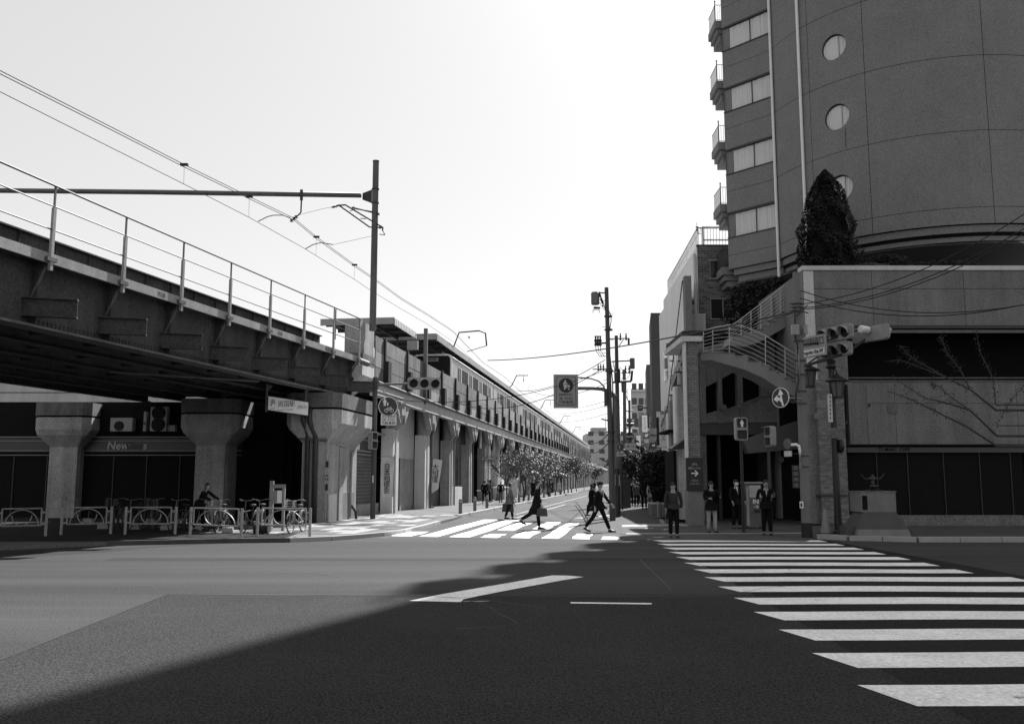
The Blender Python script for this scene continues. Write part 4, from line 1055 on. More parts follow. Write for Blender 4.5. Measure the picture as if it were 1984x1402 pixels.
# ================================================================ PEOPLE
def skinmesh(name, verts, edges, rad, mat, parent, sub=1, root=0):
    me = bpy.data.meshes.new(name); me.from_pydata([tuple(v) for v in verts], edges, [])
    o = bpy.data.objects.new(name, me); C.objects.link(o)
    sk = o.modifiers.new('s', 'SKIN'); sk.use_smooth_shade = True; sk.branch_smoothing = .4
    sd = o.modifiers.new('u', 'SUBSURF'); sd.levels = sub; sd.render_levels = sub
    for i, r in enumerate(rad):
        me.skin_vertices[0].data[i].radius = (r, r) if not isinstance(r, tuple) else r
    me.skin_vertices[0].data[root].use_root = True
    bpy.context.view_layer.update()
    out = bpy.data.meshes.new_from_object(o.evaluated_get(bpy.context.evaluated_depsgraph_get()))
    bpy.data.objects.remove(o); bpy.data.meshes.remove(me)
    out.materials.clear(); out.materials.append(mat)
    return link(name, out, parent)
def person(label, loc, face, H=1.7, legs=((0, 0), (0, 0)), arms=((0, 8), (0, 8)), abd=(8, 8), lean=0, headt=(0, 0), top=cloth_dk, bottom=cloth_dk, coat=0, skirt=0, shirt=None, tie=False, mask=False, hairm=hair, longhair=False, glasses=False, group=None, fingers=True, fat=1.0, shoes=blackm, collar=None, hem=0, bare_leg=False, cap=False):
    t = thing('person', label, 'person', loc, R(face), group)
    k = H/1.7; P_ = []
    ln = R(lean)
    def up(p):                                        # lean the upper body about the hips
        x, y, z = p; dz = z-.92; return Vector((x*math.cos(ln)+dz*math.sin(ln), y, .92+dz*math.cos(ln)-x*math.sin(ln)))
    pel, sp1, ch, nk = up((0, 0, .985)), up((.0, 0, 1.1)), up((0, 0, 1.30)), up((.0, 0, 1.46))
    hd = nk+Vector((.02+.03*headt[0], 0, .085)); ht = hd+Vector((.015+.04*headt[0], 0, .09))
    J = {}
    for i, s in enumerate((1, -1)):
        a, kb = R(legs[i][0]), R(legs[i][0]-legs[i][1])
        hip0 = Vector((0, s*.08, .92)); hip = hip0+Vector((math.sin(a), 0, -math.cos(a)))*.11+Vector((0, s*.006, 0)); kn = hip0+Vector((math.sin(a), 0, -math.cos(a)))*.43+Vector((0, s*.015, 0))
        an = kn+Vector((math.sin(kb), 0, -math.cos(kb)))*.42; ft = R(legs[i][2]) if len(legs[i]) > 2 else 0
        toe = an+Vector((.17*math.cos(ft), s*.02, -.05-.17*math.sin(ft))); heel = an+Vector((-.05, 0, -.05+.03*math.sin(ft)))
        ua, fa = R(arms[i][0]), R(arms[i][0]+arms[i][1]); ab = R(abd[i])
        sh = up((0, s*.185*fat, 1.41)); el = sh+Vector((math.sin(ua)*math.cos(ab), s*math.sin(ab), -math.cos(ua)*math.cos(ab)))*.29
        inward = -.35 if arms[i][1] > 45 else -.05
        fd = Vector((math.sin(fa), s*inward, -math.cos(fa))).normalized(); wr = el+fd*.25; pm = wr+fd*.055
        J[s] = (hip, kn, an, toe, heel, sh, el, wr, pm, fd)
    low = min(min(J[s][3].z, J[s][4].z) for s in (1, -1)); dz = .025-low
    def F(p): return (Vector(p)+Vector((0, 0, dz)))*k
    # body: one surface with fingers
    vs = [pel, sp1, ch, nk, hd, ht]; ra = [.085, .08, .09, .048, .078, .066]; ed = [(0, 1), (1, 2), (2, 3), (3, 4), (4, 5)]
    for s in (1, -1):
        hip, kn, an, toe, heel, sh, el, wr, pm, fd = J[s]; b = len(vs)
        vs += [hip, kn, an, toe]; ra += [.07, .052, .038, .03]; ed += [(0, b), (b, b+1), (b+1, b+2), (b+2, b+3)]
        b = len(vs); vs += [sh, el, wr, pm]; ra += [.038, .034, .026, .026]; ed += [(2, b), (b, b+1), (b+1, b+2), (b+2, b+3)]
        if fingers:
            sd = Vector((1, 0, 0)) if abs(fd.z) > .5 else Vector((0, 0, 1)); sd = (sd-fd*sd.dot(fd)).normalized(); cu = fd.cross(sd)*(-s if abs(fd.z) > .5 else 1)
            for f in range(4):
                o = (f-1.5)*.019; Lf = (.075, .082, .078, .06)[f]; c0 = len(vs)
                vs += [pm+sd*o+fd*.035, pm+sd*o*1.15+fd*(.035+Lf*.55)+cu*.012, pm+sd*o*1.1+fd*(.035+Lf*.9)+cu*.034]; ra += [.0095, .009, .007]; ed += [(b+3, c0), (c0, c0+1), (c0+1, c0+2)]
            c0 = len(vs); vs += [wr+fd*.03+sd*.03, wr+fd*.07+sd*.048+cu*.015]; ra += [.011, .009]; ed += [(b+3, c0), (c0, c0+1)]
    skinmesh('body', [F(v) for v in vs], ed, [r*k for r in ra], skin, t)
    # face, ears
    fx = Vector((1, 0, 0)); hc = F(hd)+Vector((0, 0, .035))*k; yaw = R(headt[1]); Rz = Matrix.Rotation(yaw, 3, 'Z')
    def HP(x, y, z): return hc+Rz @ (Vector((x, y, z))*k)
    m = MB(); m.add([HP(.075, -.014, 0), HP(.075, .014, 0), HP(.105, 0, -.012), HP(.078, 0, .03), HP(.08, 0, -.022)], [(0, 2, 4), (4, 2, 1), (0, 3, 2), (3, 1, 2)]); m.build('nose', skin, t)
    for s in (1, -1):
        MB().cbox(HP(.0, s*.078, .0), (.03*k, .012*k, .05*k)).build('ear', skin, t)
        MB().cbox(HP(.08, s*.03, .02), (.006*k, .026*k, .01*k)).build('eye', blackm, t)
    MB().cbox(HP(.078, 0, -.045), (.008*k, .042*k, .007*k)).build('mouth', M('lips', .12, .6), t)
    if glasses: MB().cbox(HP(.088, 0, .02), (.005*k, .13*k, .012*k)).cbox(HP(.088, .032, .015), (.004*k, .045*k, .034*k)).cbox(HP(.088, -.032, .015), (.004*k, .045*k, .034*k)).build('glasses', blackm, t, kind='stuff')
    if mask: MB().add([HP(.07, -.07, .0), HP(.07, .07, 0), HP(.112, 0, .0), HP(.055, -.065, -.075), HP(.055, .065, -.075), HP(.10, 0, -.07)], [(0, 2, 5, 3), (2, 1, 4, 5), (0, 1, 2), (3, 5, 4)]).build('face_mask', white, t)
    # hair: cap over the skull, open at the face
    m = MB(); n = 12; rings = []
    for i in range(7):
        el_ = R(90-i*(21 if not longhair else 25)); vsn = []
        for j in range(n):
            az = 2*math.pi*j/n; front = math.cos(az)
            e2 = el_ if front < .35 else max(el_, R(24)); rr_ = 1.0
            if longhair and i == 6 and front < .35: vsn.append(HP(-.03+.085*front, .09*math.sin(az), -.15)); continue
            vsn.append(HP(-.008+.092*math.cos(e2)*front, .086*math.cos(e2)*math.sin(az), .012+.115*math.sin(e2)))
        rings += vsn
    m.add(rings, [(i*n+j, i*n+(j+1) % n, (i+1)*n+(j+1) % n, (i+1)*n+j) for i in range(6) for j in range(n)])
    m.build('hair', hairm, t, smooth=True)
    if cap: MB().lathe(HP(0, 0, .055), [(.112*k, 0), (.108*k, .05*k), (.06*k, .085*k), (.01, .09*k)], 14).cbox(HP(.12, 0, .062), (.09*k, .14*k, .012*k)).build('cap', cap, t)
    # trousers
    if not skirt or bare_leg is False:
        vs = [F(pel)]; ra = [.112*k*fat]; ed = []
        for s in (1, -1):
            hip, kn, an = J[s][:3]; b = len(vs); vs += [F(hip), F(kn), F(an+Vector((0, 0, .02)))]; ra += [.086*k*fat, .074*k, .062*k]; ed += [(0, b), (b, b+1), (b+1, b+2)]
        skinmesh('trousers', vs, ed, ra, bottom, t)
    # jacket or sweater
    vs = [F(pel+Vector((0, 0, -.07-hem))), F(sp1), F(ch), F(up((0, 0, 1.425)))]; ra = [.14*k*fat, .125*k*fat, .128*k*fat, .07*k]; ed = [(0, 1), (1, 2), (2, 3)]
    for s in (1, -1):
        sh, el, wr = J[s][5:8]; b = len(vs); vs += [F(sh+Vector((0, -s*.01, -.01))), F(el), F(wr+(el-wr)*.08)]; ra += [.064*k*fat, .055*k, .044*k]; ed += [(2, b), (b, b+1), (b+1, b+2)]
    skinmesh('jacket' if not collar else 'sweater', vs, ed, ra, top, t)
    if True:
        L = coat or skirt or (.22 if not collar else .14); m = MB(); n = 16; vs = []
        hipdx = (J[1][1].x+J[-1][1].x)/2*.4
        spread = abs(J[1][1].x-J[-1][1].x)/2
        for i, (f, r1, r2) in enumerate(((0, .145, .165), (.35, .16, .18), (.7, .17+spread*.5, .19), (1, .175+spread*.8, .195))):
            z = 1.04-f*L
            for j in range(n):
                a = 2*math.pi*j/n; w = 1+.04*math.sin(a*4+i)
                vs.append(F((hipdx*f+r1*math.cos(a)*w*fat, r2*.95*math.sin(a)*w*fat, z)))
        m.add(vs, [(i*n+j, i*n+(j+1) % n, (i+1)*n+(j+1) % n, (i+1)*n+j) for i in range(3) for j in range(n)]); m.build('coat_skirt' if coat else ('skirt' if skirt else 'jacket_hem'), bottom if skirt else top, t, smooth=True)
    if shirt:
        c_ = F(up((.135*fat, 0, 1.43))); d_ = F(up((.152*fat, 0, 1.18)))
        m = MB(); m.add([c_+Vector((-.045, -.055, .03)), c_+Vector((-.045, .055, .03)), d_, c_+Vector((.012, 0, .0))], [(0, 2, 3), (3, 2, 1)]); m.build('shirt', shirt, t)
        if tie: m = MB(); m.add([c_+Vector((.016, -.014, .0)), c_+Vector((.016, .014, .0)), d_+Vector((.006, .02, .02)), d_+Vector((.006, 0, -.01)), d_+Vector((.006, -.02, .02))], [(0, 1, 2, 3, 4)]); m.build('tie', cloth_gr, t)
    if collar: MB().lathe(F(up((.005, 0, 1.445))), [(.072*k, -.01), (.066*k, .03*k), (.055*k, .03*k)], 14).build('collar', collar, t)
    for s in (1, -1):
        an, toe, heel = J[s][2:5]; d = (toe-heel)
        MB().swept([F(heel+Vector((.0, 0, .01))), F(heel+d*.3+Vector((0, 0, .03))), F(heel+d*.7+Vector((0, 0, .012))), F(toe+Vector((.05, 0, .0)))], [.035*k, .047*k, .042*k, .02*k], 8).build('shoe', shoes, t, smooth=True)
    t['hands'] = ''; del t['hands']
    J['F'] = F; J['rz'] = R(face); J['loc'] = Vector(loc)
    return t, J
def hand_pos(J, s, off=(0, 0, 0)):
    p = J['F'](J[s][8]+J[s][9]*.04+Vector(off)); return J['loc']+Matrix.Rotation(J['rz'], 3, 'Z') @ p
def handbag(name, label, p, rz, w, h, d, mat=blackm, strap=.25):
    t = thing(name, label, 'bag', (p.x, p.y, p.z), rz)
    MB().ext([(-w*.5, -d/2, -strap*.6-h), (w*.5, -d/2, -strap*.6-h), (w*.42, -d/2, -strap*.6), (-w*.42, -d/2, -strap*.6)], (0, d, 0)).build('body', mat, t)
    MB().tube([(-w*.25, 0, -strap*.6), (-w*.15, 0, -.02), (w*.15, 0, -.02), (w*.25, 0, -strap*.6)], .01, 5).build('handle', mat, t)
    return t
tweed = M('tweed', .10, .95, (14, .5), (70, .6), 0, spec=.05)
# people on the crossing
_, J = person('woman with short hair and a pale patterned jacket crossing at the left', gp(988, 1006), 5, 1.63, legs=((10, 2), (-12, 8)), arms=((-8, 20), (12, 20)), lean=2, top=tweed, bottom=cloth_dk, coat=.32, collar=cloth_lt, longhair=False, fat=1.02)
handbag('shoulder_bag', 'large black bag carried by the woman in the patterned jacket', hand_pos(J, 1)+Vector((-.12, -.1, .12)), 0, .55, .38, .16)
_, J = person('man in a long black coat striding right over the crossing', gp(1041, 1025.5), 4, 1.74, legs=((5, 0), (-32, 26, 35)), arms=((-14, 8), (6, 12)), lean=1, coat=.52, shirt=cloth_lt, fat=1.06)
handbag('briefcase', 'black briefcase in the hand of the man in the long coat', hand_pos(J, -1), R(4), .40, .28, .09, strap=.1)
_, J = person('woman in a black dress coat walking away behind the suited man', gp(1147, 1001), 15, 1.6, legs=((14, 4), (-16, 14)), arms=((-10, 10), (14, 25)), coat=.62, top=cloth_dk, bottom=cloth_dk, longhair=True, skirt=0, bare_leg=True)
handbag('tote_bag', 'dark bag carried by the woman in the black dress coat', hand_pos(J, 1), R(20), .3, .3, .1)
person('man in a dark suit and cap striding right at the near end of the crossing', gp(1161, 1030.5), -28, 1.75, legs=((24, 2), (-26, 14, 25)), arms=((28, 14), (-16, 16)), abd=(14, 10), lean=4, shirt=cloth_lt, hem=.1, cap=cloth_dk, fat=1.04)
# people waiting on the right
person('man in a dark crew-neck sweater standing apart at the kerb', gp(1306, 1041.5), -92, 1.68, legs=((4, 2), (-3, 2)), arms=((0, 12), (-2, 10)), abd=(9, 9), top=M('sweater', .035, .95, (6, .3), (60, .4), 0, spec=.05), bottom=cloth_dk, collar=cloth_lt, fat=1.1)
_, J = person('man with glasses in a black coat and pale loose trousers holding a phone', gp(1380, 1032), -80, 1.72, legs=((6, 6), (-4, 4)), arms=((22, 75), (10, 80)), abd=(10, 10), top=cloth_dk, bottom=cloth_lt, coat=.3, glasses=True, fat=1.15)
def phone(lb, p, rz=0):
    t = thing('phone', lb, 'phone', p, rz); MB().box(-.035, .035, -.006, .006, -.06, .08).build('case', steel_dk, t); MB().box(-.03, .03, -.009, -.0065, -.05, .07).build('screen', glass, t)
phone('dark phone held by the man in pale trousers', hand_pos(J, 1)+Vector((0, -.03, .05)), .2)
person('man in a dark suit with a tie and a white face mask', gp(1428, 1024.5), -75, 1.78, legs=((3, 0), (-3, 2)), arms=((10, 30), (4, 34)), abd=(9, 11), shirt=white, tie=True, mask=True, hem=.08, fat=1.03)
_, J = person('man in a dark suit looking down at his phone beside the notice box', gp(1487, 1037), -100, 1.76, legs=((3, 0), (-3, 2)), arms=((18, 82), (14, 84)), abd=(14, 14), headt=(1, 0), shirt=cloth_lt, hem=.1, fat=1.12)
phone('small phone held in both hands beside the notice box', hand_pos(J, 1)+Vector((.03, -.03, .04)), -.2)
# bending cyclist in the shade
person('dark figure bending over a bicycle behind the middle guard fence', (at(384, 1030, 30.3).x, 30.3, .1), -14, 1.62, legs=((12, 10), (-6, 4)), arms=((48, 20), (40, 25)), lean=26, headt=(1, 0), longhair=True)
# passers-by up the street
far = [('white-haired man in dark clothes seen from behind near the pale awning', V(2.2, 26.5, .1), 75, M('white_hair', .6, .8), cloth_dk, cloth_gr),
       ('person in dark clothes by the sign stands left of the white-haired man', V(1.4, 24.0, .1), 95, hair, cloth_dk, cloth_dk),
       ('person in grey by the sign stands at the shop under the viaduct', V(1.2, 27, .1), -60, hair, cloth_gr, cloth_dk),
       ('left of two people in black talking on the left pavement far up the street', V(2.4, 46, .1), -80, hair, cloth_dk, cloth_dk),
       ('right of two people in black talking on the left pavement far up the street', V(2.9, 46.6, .1), 60, hair, cloth_dk, cloth_dk),
       ('small figure on the left pavement before the far trees', V(2.3, 62, .1), -90, hair, cloth_gr, cloth_dk),
       ('small dark figure in the roadway far up the street', V(6.6, 80, 0), -90, hair, cloth_dk, cloth_dk)]
xs = [(1222, 62, 'leftmost walker of the group on the right pavement'), (1233, 60, 'walker in a pale-flecked jacket, second from the left on the right pavement'), (1248, 55, 'walker in black, third from the left on the right pavement'), (1262, 50, 'walker in a checked top on the right pavement'), (1241, 75, 'small walker behind the group on the right pavement'), (1268, 58, 'walker half hidden beside the dark shrub')]
for i, (x, Y, lb) in enumerate(xs): far.append((lb, Vector((at(x, 960, Y).x, Y, .02)), -90 if i % 2 else 85, hair, [cloth_dk, cloth_gr, cloth_dk, cloth_lt, cloth_dk, cloth_gr][i], cloth_dk if i != 3 else cloth_gr))
for i, (lb, p, fa, hm, tp, bt) in enumerate(far):
    person(lb, p, fa, 1.62+.04*(i % 4), legs=((14, 6), (-12, 10)) if i % 2 else ((4, 2), (-3, 2)), arms=((-10, 15), (12, 15)), top=tp, bottom=bt, hairm=hm, fingers=True, coat=.2 if i % 3 == 0 else 0, group='passers-by up the street')
# ================================================================ TOWER BLOCK WITH CURVED WALL (right)
ZB = 13.05
A_ = at(1412, 514.5, 48.2); A_ = Vector((A_.x, 48.2)); q = at(1511, 495, 45.9); B_ = Vector((q.x, 45.9))
CC = Vector((21.92, 47.5)); RC = 8.27
HT = 62
tw = thing('tower_block', 'tall rendered tower with a curved wall, round windows and curtained window bands', 'building', (0, 0, 0))
fd = (B_-A_).normalized(); fn = Vector((fd.y, -fd.x))          # outward normal of the flat face
def cyp(a, r=RC): return (CC.x+r*math.cos(a), CC.y+r*math.sin(a))
# angle on the drum where the flat wall meets it
a_start = math.atan2(45.6-CC.y, 13.88-CC.x); a_start = a_start if a_start > 0 else a_start+2*math.pi
A0c, A1c = a_start-.05, a_start+2.5
# tall core (unseen back and upper part)
back = [(26.5, 60), (26.5, 62), (A_.x+1.5, 62), (A_.x+.6, A_.y+1.2)]
bx = A_+Vector((.05, .2))
# flat face built from horizontal bands
FL = (B_-A_).length
def fpt(s, o=0): p = A_+fd*s+fn*o; return (p.x, p.y)
def band(z0, z1, par, mat=conc_tow, name='wall_band', s0=0, s1=None, o0=-1.2, o1=0):
    s1 = FL if s1 is None else s1
    MB().prism([fpt(s0, o0), fpt(s1, o0), fpt(s1, o1), fpt(s0, o1)], z0, z1).build(name, mat, par)
FLH = 3.55; Z0W = 14.76; WH = 1.43
for k in range(14):
    zj = 13.8+FLH*k
    zb = ZB if k == 0 else Z0W+WH+FLH*(k-1)
    zt_ = Z0W+FLH*k
    band(zb, zj-.012, tw); band(zj+.012, zt_, tw); band(zj-.012, zj+.012, tw, blackm, 'joint', o1=-.02)
    if k > 5: 
        band(zt_, zt_+WH, tw, glass, 'window_band', o1=-.1); continue
    # window recess: jamb, head shadow, curtains, mullion
    band(zt_, zt_+WH, tw, conc_tow, 'jamb', 0, .42, -1.2, -.10)
    band(zt_, zt_+WH, tw, conc_tow, 'jamb', FL-.03, FL)
    band(zt_-.02, zt_+.02, tw, steel_dk, 'sill', o1=.05); 
    band(zt_+WH-.10, zt_+WH, tw, steel_dk, 'window_head', .1, FL-.05, -.6, .01)
    w = MB(); w.prism([fpt(.42, -.17), fpt(FL-.03, -.17), fpt(FL-.03, -.15), fpt(.42, -.15)], zt_, zt_+WH)
    w_ = w.build('window', glass, tw)
    m = MB(); n = 56; vs = []
    for i in range(n+1):
        s = .44+(FL-.5)*i/n; o = -.125+.018*math.sin(i*1.9)+.01*math.sin(i*.7); p = fpt(s, o); vs += [(p[0], p[1], zt_+.04), (p[0], p[1], zt_+WH-.12)]
    m.add(vs, [(2*i, 2*i+2, 2*i+3, 2*i+1) for i in range(n)]); m.build('curtain', curtain, w_)
    MB().prism([fpt(FL*.56, -.12), fpt(FL*.57, -.12), fpt(FL*.57, -.06), fpt(FL*.56, -.06)], zt_, zt_+WH).build('mullion', steel_dk, w_)
# side wall of the flat wing and rear mass
MB().prism([fpt(0, -1.2), fpt(0, -.02), (A_.x+3.1, A_.y+8), (A_.x+4.5, A_.y+8), fpt(1.0, -1.2)], ZB, HT).build('side_wall', conc_tow, tw)
MB().prism([fpt(.6, -1.3), fpt(FL, -1.3), (18, 47.5), (27, 50), (27, 62), (A_.x+5.6, 62), (A_.x+1.6, A_.y+3)], ZB-.4, HT).build('core', conc_tow, tw)
# drum in storey rings with recessed joints, with round window holes as inset discs
NS = 60
def ring(z0, z1, r, mat, name, a0=A0c, a1=A1c, n=NS):
    m = MB(); vs = []
    for i in range(n+1):
        a = a0+(a1-a0)*i/n
        vs += [cyp(a, r)+(z0,), cyp(a, r)+(z1,), cyp(a, r-.25)+(z0,), cyp(a, r-.25)+(z1,)]
    m.add(vs, [(4*i, 4*i+4, 4*i+5, 4*i+1) for i in range(n)]+[(4*i+2, 4*i+3, 4*i+7, 4*i+6) for i in range(n)]+[(4*i, 4*i+2, 4*i+6, 4*i+4) for i in range(n)]+[(4*i+1, 4*i+5, 4*i+7, 4*i+3) for i in range(n)]+[(0, 1, 3, 2), (4*n, 4*n+2, 4*n+3, 4*n+1)])
    return m.build(name, mat, tw, smooth=False)
for p in [0]:
    a_j = None
def drum_angle(px_, z):
    # angle of the drum point seen in column px_ at height z
    best = None
    for i in range(2000):
        a = a_start+2.2*i/2000; X, Y = cyp(a); d = Y*math.cos(PITCH)+(z-1.75)*math.sin(PITCH); x = 992+1765*X/d
        if x >= px_: return a
    return a_start
aj1 = drum_angle(1690, ZB+.5); aj0 = drum_angle(1573, 18)
aw = drum_angle(1621, 19.1); RW = .64
def drum_panel(z0, z1, a0, a1, holes):
    """curved wall panel with circular openings, its grid refined round them"""
    m = MB(); nu = max(4, int((a1-a0)*RC/.16)); nv = max(1, int((z1-z0)/.16)) if holes else 1
    if not holes:
        vs = []
        for i in range(nu+1):
            a = a0+(a1-a0)*i/nu; vs += [cyp(a)+(z0,), cyp(a)+(z1,)]
        m.add(vs, [(2*i, 2*i+2, 2*i+3, 2*i+1) for i in range(nu)])
    else:
        ah, zh = holes; n = 40
        # square patch round the hole, stitched radially
        hw = RW+.25; aL, aR = ah-hw/RC, ah+hw/RC
        def flat(a0_, a1_, z0_, z1_, k):
            vs = []
            for i in range(k+1):
                a = a0_+(a1_-a0_)*i/k; vs += [cyp(a)+(z0_,), cyp(a)+(z1_,)]
            m.add(vs, [(2*i, 2*i+2, 2*i+3, 2*i+1) for i in range(k)])
        flat(a0, aL, z0, z1, max(1, int((aL-a0)*RC/.3))); flat(aR, a1, z0, z1, max(1, int((a1-aR)*RC/.3))); flat(aL, aR, z0, zh-hw, 8); flat(aL, aR, zh+hw, z1, 8)
        vs = []
        for i in range(n):
            t = 2*math.pi*i/n; c, s_ = math.cos(t), math.sin(t); k = hw/max(abs(c), abs(s_))
            vs += [cyp(ah+c*RW/RC)+(zh+s_*RW,), cyp(ah+c*k/RC)+(zh+s_*k,), cyp(ah+c*RW/RC, RC-.16)+(zh+s_*RW,)]
        m.add(vs, [(3*i, 3*i+1, (3*i+4) % (3*n), (3*i+3) % (3*n)) for i in range(n)]+[(3*i, (3*i+3) % (3*n), (3*i+5) % (3*n), 3*i+2) for i in range(n)])
    return m.build('wall_panel', conc_tow, tw)
G_ = .012
for k in range(0, 8):
    z0 = ZB if k == 0 else 13.8+FLH*(k-1)+G_
    z1 = 13.8+FLH*k-G_
    cuts = [a_start-.03, aj0, aj1, aj1+.62, aj1+1.24, A1c]
    for i in range(len(cuts)-1):
        h = None
        if i == 1 and k >= 1: h = (aw, 15.60+FLH*(k-1)-.02)
        drum_panel(z0, z1, cuts[i]+G_/RC, cuts[i+1]-G_/RC, h)
ring(13.8+FLH*7+G_, HT, RC, conc_tow, 'wall_panel')
ring(ZB-.5, HT-.1, RC-.24, black, 'backing')
for k in range(1, 8):
    zc = 15.60+FLH*(k-1)-.02
    m = MB(); n = 36; c = CC
    m.add([cyp(aw+math.cos(2*math.pi*i/n)*RW/RC, RC-.15)+(zc+math.sin(2*math.pi*i/n)*RW,) for i in range(n)], [tuple(range(n))])
    w = m.build('round_window', glass, tw)
    m = MB(); vs = []; nn = 26
    for i in range(nn+1):
        x = -RW*.97+2*RW*.97*i/nn; hh = math.sqrt(max(0, RW*RW*.94-x*x)); o = RC-.125+.014*math.sin(i*2.1)
        vs += [cyp(aw+x/RC, o)+(zc-hh,), cyp(aw+x/RC, o)+(zc+hh*.93,)]
    m.add(vs, [(2*i, 2*i+2, 2*i+3, 2*i+1) for i in range(nn)]); m.build('curtain', curtain, w)
    m = MB(); pts = [cyp(aw+math.cos(2*math.pi*i/n)*RW/RC, RC-.07)+(zc+math.sin(2*math.pi*i/n)*RW,) for i in range(n+1)]
    m.tube(pts, .022, 5); m.build('frame', steel_dk, w)
    MB().cyl(cyp(aw+.03, RC-.09)+(zc-RW*.95,), cyp(aw+.03, RC-.09)+(zc+RW*.95,), .012, n=5).build('mullion', steel_dk, w)
MB().cyl(cyp(aw+.05, RC+.03)+(18.45,), cyp(aw+.05, RC+.03)+(17.45,), .012, n=5).build('cable', steel_dk, tw)
# stepped mouldings under the lowest storey
def ledge(z0, z1, dr, name):
    MB().prism([fpt(.12+dr, -1.3), fpt(FL, -1.3), fpt(FL, -dr), fpt(.12+dr, -dr)], z0, z1).build(name, conc_tow, tw)
    ring(z0, z1, RC-dr, conc_tow, name, a_start-.03)
ledge(ZB-.36, ZB-.03, .12, 'moulding'); ledge(ZB-.72, ZB-.39, .28, 'moulding')
MB().prism([fpt(.3, -.35), fpt(FL, -.35), cyp(a_start, RC-.4), cyp(a_start+.3, RC-.4), cyp(a_start+.6, RC-.4), cyp(a_start+.9, RC-.4), cyp(a_start+1.3, RC-.4), cyp(a_start+1.8, RC-.4), (28, 44), (28, 62), (A_.x+5.6, 62)], ZB-.78, ZB-.70).build('soffit', conc_tow, tw)
# column below the wing
c = at(1450, 600, 50); MB().cyl((c.x+.3, 51, 5), (c.x+.3, 51, ZB-.6), 1.1, n=20).build('column', conc_tow, tw)
MB().box(16, 30, 52, 53, 8, ZB-.5).build('recess_wall', black, tw)
# rainwater pipes and clamps
for px_, z_, f in ((1506.5, 16, 0), (1561, 16, 1)):
    if f: a = drum_angle(px_, 16); X, Y = cyp(a, RC+.1)
    else: X, Y = fpt(FL-.02, .12)
    p = MB().cyl((X, Y, 12.1), (X, Y, 50), .075, n=10).build('rainwater_pipe', white, tw)
    for k in range(9):
        z = 13.3+k*1.78*2; MB().cbox((X+.28, Y-.05, z), (.12, .12, .18)).build('pipe_clamp', steel_dk, tw)
# balconies on the left flank: stepped tray and barred railing
for k in range(8):
    z = 12.35+.35+FLH*k
    x1 = A_.x+.7; x0 = A_.x-.30; y0, y1 = A_.y+.3, A_.y+2.0
    if k > 0 or True:
        m = MB(); m.box(x0, x1, y0, y1, z+.12, z+.55); b = m.build('balcony', conc_tow, tw)
        MB().box(x0+.14, x1, y0+.1, y1, z-.17, z+.10).build('moulding', conc_tow, b); MB().box(x0+.3, x1, y0+.2, y1, z-.5, z-.19).build('moulding', conc_tow, b)
        m = MB(); m.cyl((x0+.05, y0+.05, z+.55), (x0+.05, y0+.05, z+1.68), .03, n=6); m.lathe((x0+.05, y0+.05, z+1.72), [(.02, -.05), (.05, 0), (.02, .05)], 8); m.build('corner_post', blackm, b)
        m = MB()
        for (p0, p1) in (((x0+.05, y0+.05), (x1, y0+.05)), ((x0+.05, y0+.05), (x0+.05, y1))):
            P0, P1 = Vector(p0), Vector(p1); L = (P1-P0).length; n = int(L/.12)
            m.cyl(P0.to_tuple()+(z+1.5,), P1.to_tuple()+(z+1.5,), .018, n=5); m.cyl(P0.to_tuple()+(z+.62,), P1.to_tuple()+(z+.62,), .014, n=5)
            for i in range(1, n): p = P0.lerp(P1, i/n); m.cyl(p.to_tuple()+(z+.62,), p.to_tuple()+(z+1.5,), .009, n=4)
        m.build('railing', blackm, b)

# ================================================================ PODIUM WITH CAFE AND STAIR
Yp = 36.0
def pxb(par, name, x0, x1, y0, y1, Y, d, mat, out=0., **k):
    a = at((x0+x1)/2, y1, Y); b = at((x0+x1)/2, y0, Y)
    l = at(x0, (y0+y1)/2, Y).x; r = at(x1, (y0+y1)/2, Y).x
    return MB().box(l, r, Y-out, Y+d, a.z, b.z).build(name, mat, par, **k)
def pxpoly(par, name, pts, Y, d, mat, **k):
    return MB().ext([at(x, y, Y) for x, y in pts], (0, d, 0)).build(name, mat, par, **k)
po = thing('hotel_podium', 'concrete podium with a cafe front, dark openings and planting on its terrace', 'building', (0, 0, 0))
XL = at(1563, 700, Yp).x; XR = 30.; ZT = at(1600, 515, Yp).z
zz = {y: at(1650, y, Yp).z for y in (515, 524, 630, 733, 737, 745, 860, 864, 876, 1000, 1017)}
x_op = at(1642, 690, Yp).x
MB().box(XL, XR, Yp, Yp+.5, zz[630], zz[524]).build('upper_wall', conc_pod, po)
MB().box(XL-.04, XR, Yp-.05, Yp+.55, zz[524]+.01, ZT).build('coping', conc_lt, po)
for z in (zz[524]-.75,): MB().box(XL+.3, XR, Yp-.004, Yp, z-.012, z+.012).build('joint', blackm, po)
for x in (14.5, 18.2, 22): MB().box(x-.01, x+.01, Yp-.004, Yp, zz[630], zz[524]).build('joint', blackm, po)
MB().box(XL, XL+.4, Yp-.02, Yp+.5, zz[630]-4.2, zz[524]-.02).build('corner_strip', conc_lt, po)
MB().box(XL-.02, XL+.02, Yp, Yp+8, zz[733], zz[524]).build('return_wall', conc_pod, po)
MB().box(x_op, XR, Yp+.02, Yp+.3, zz[630]-.12, zz[630]-.0).build('lintel_trim', steel_dk, po)
MB().box(x_op-.1, XR, Yp+.05, Yp+.1, zz[630]-.3, zz[630]-.18).build('lintel_trim', steel, po)
MB().box(XL, x_op, Yp+.02, Yp+.5, zz[745], zz[630]).build('pier_wall', conc_pod, po)
MB().box(x_op-.6, XR, Yp+2.2, Yp+2.3, zz[860]-.4, zz[630]).build('opening_back', black, po)
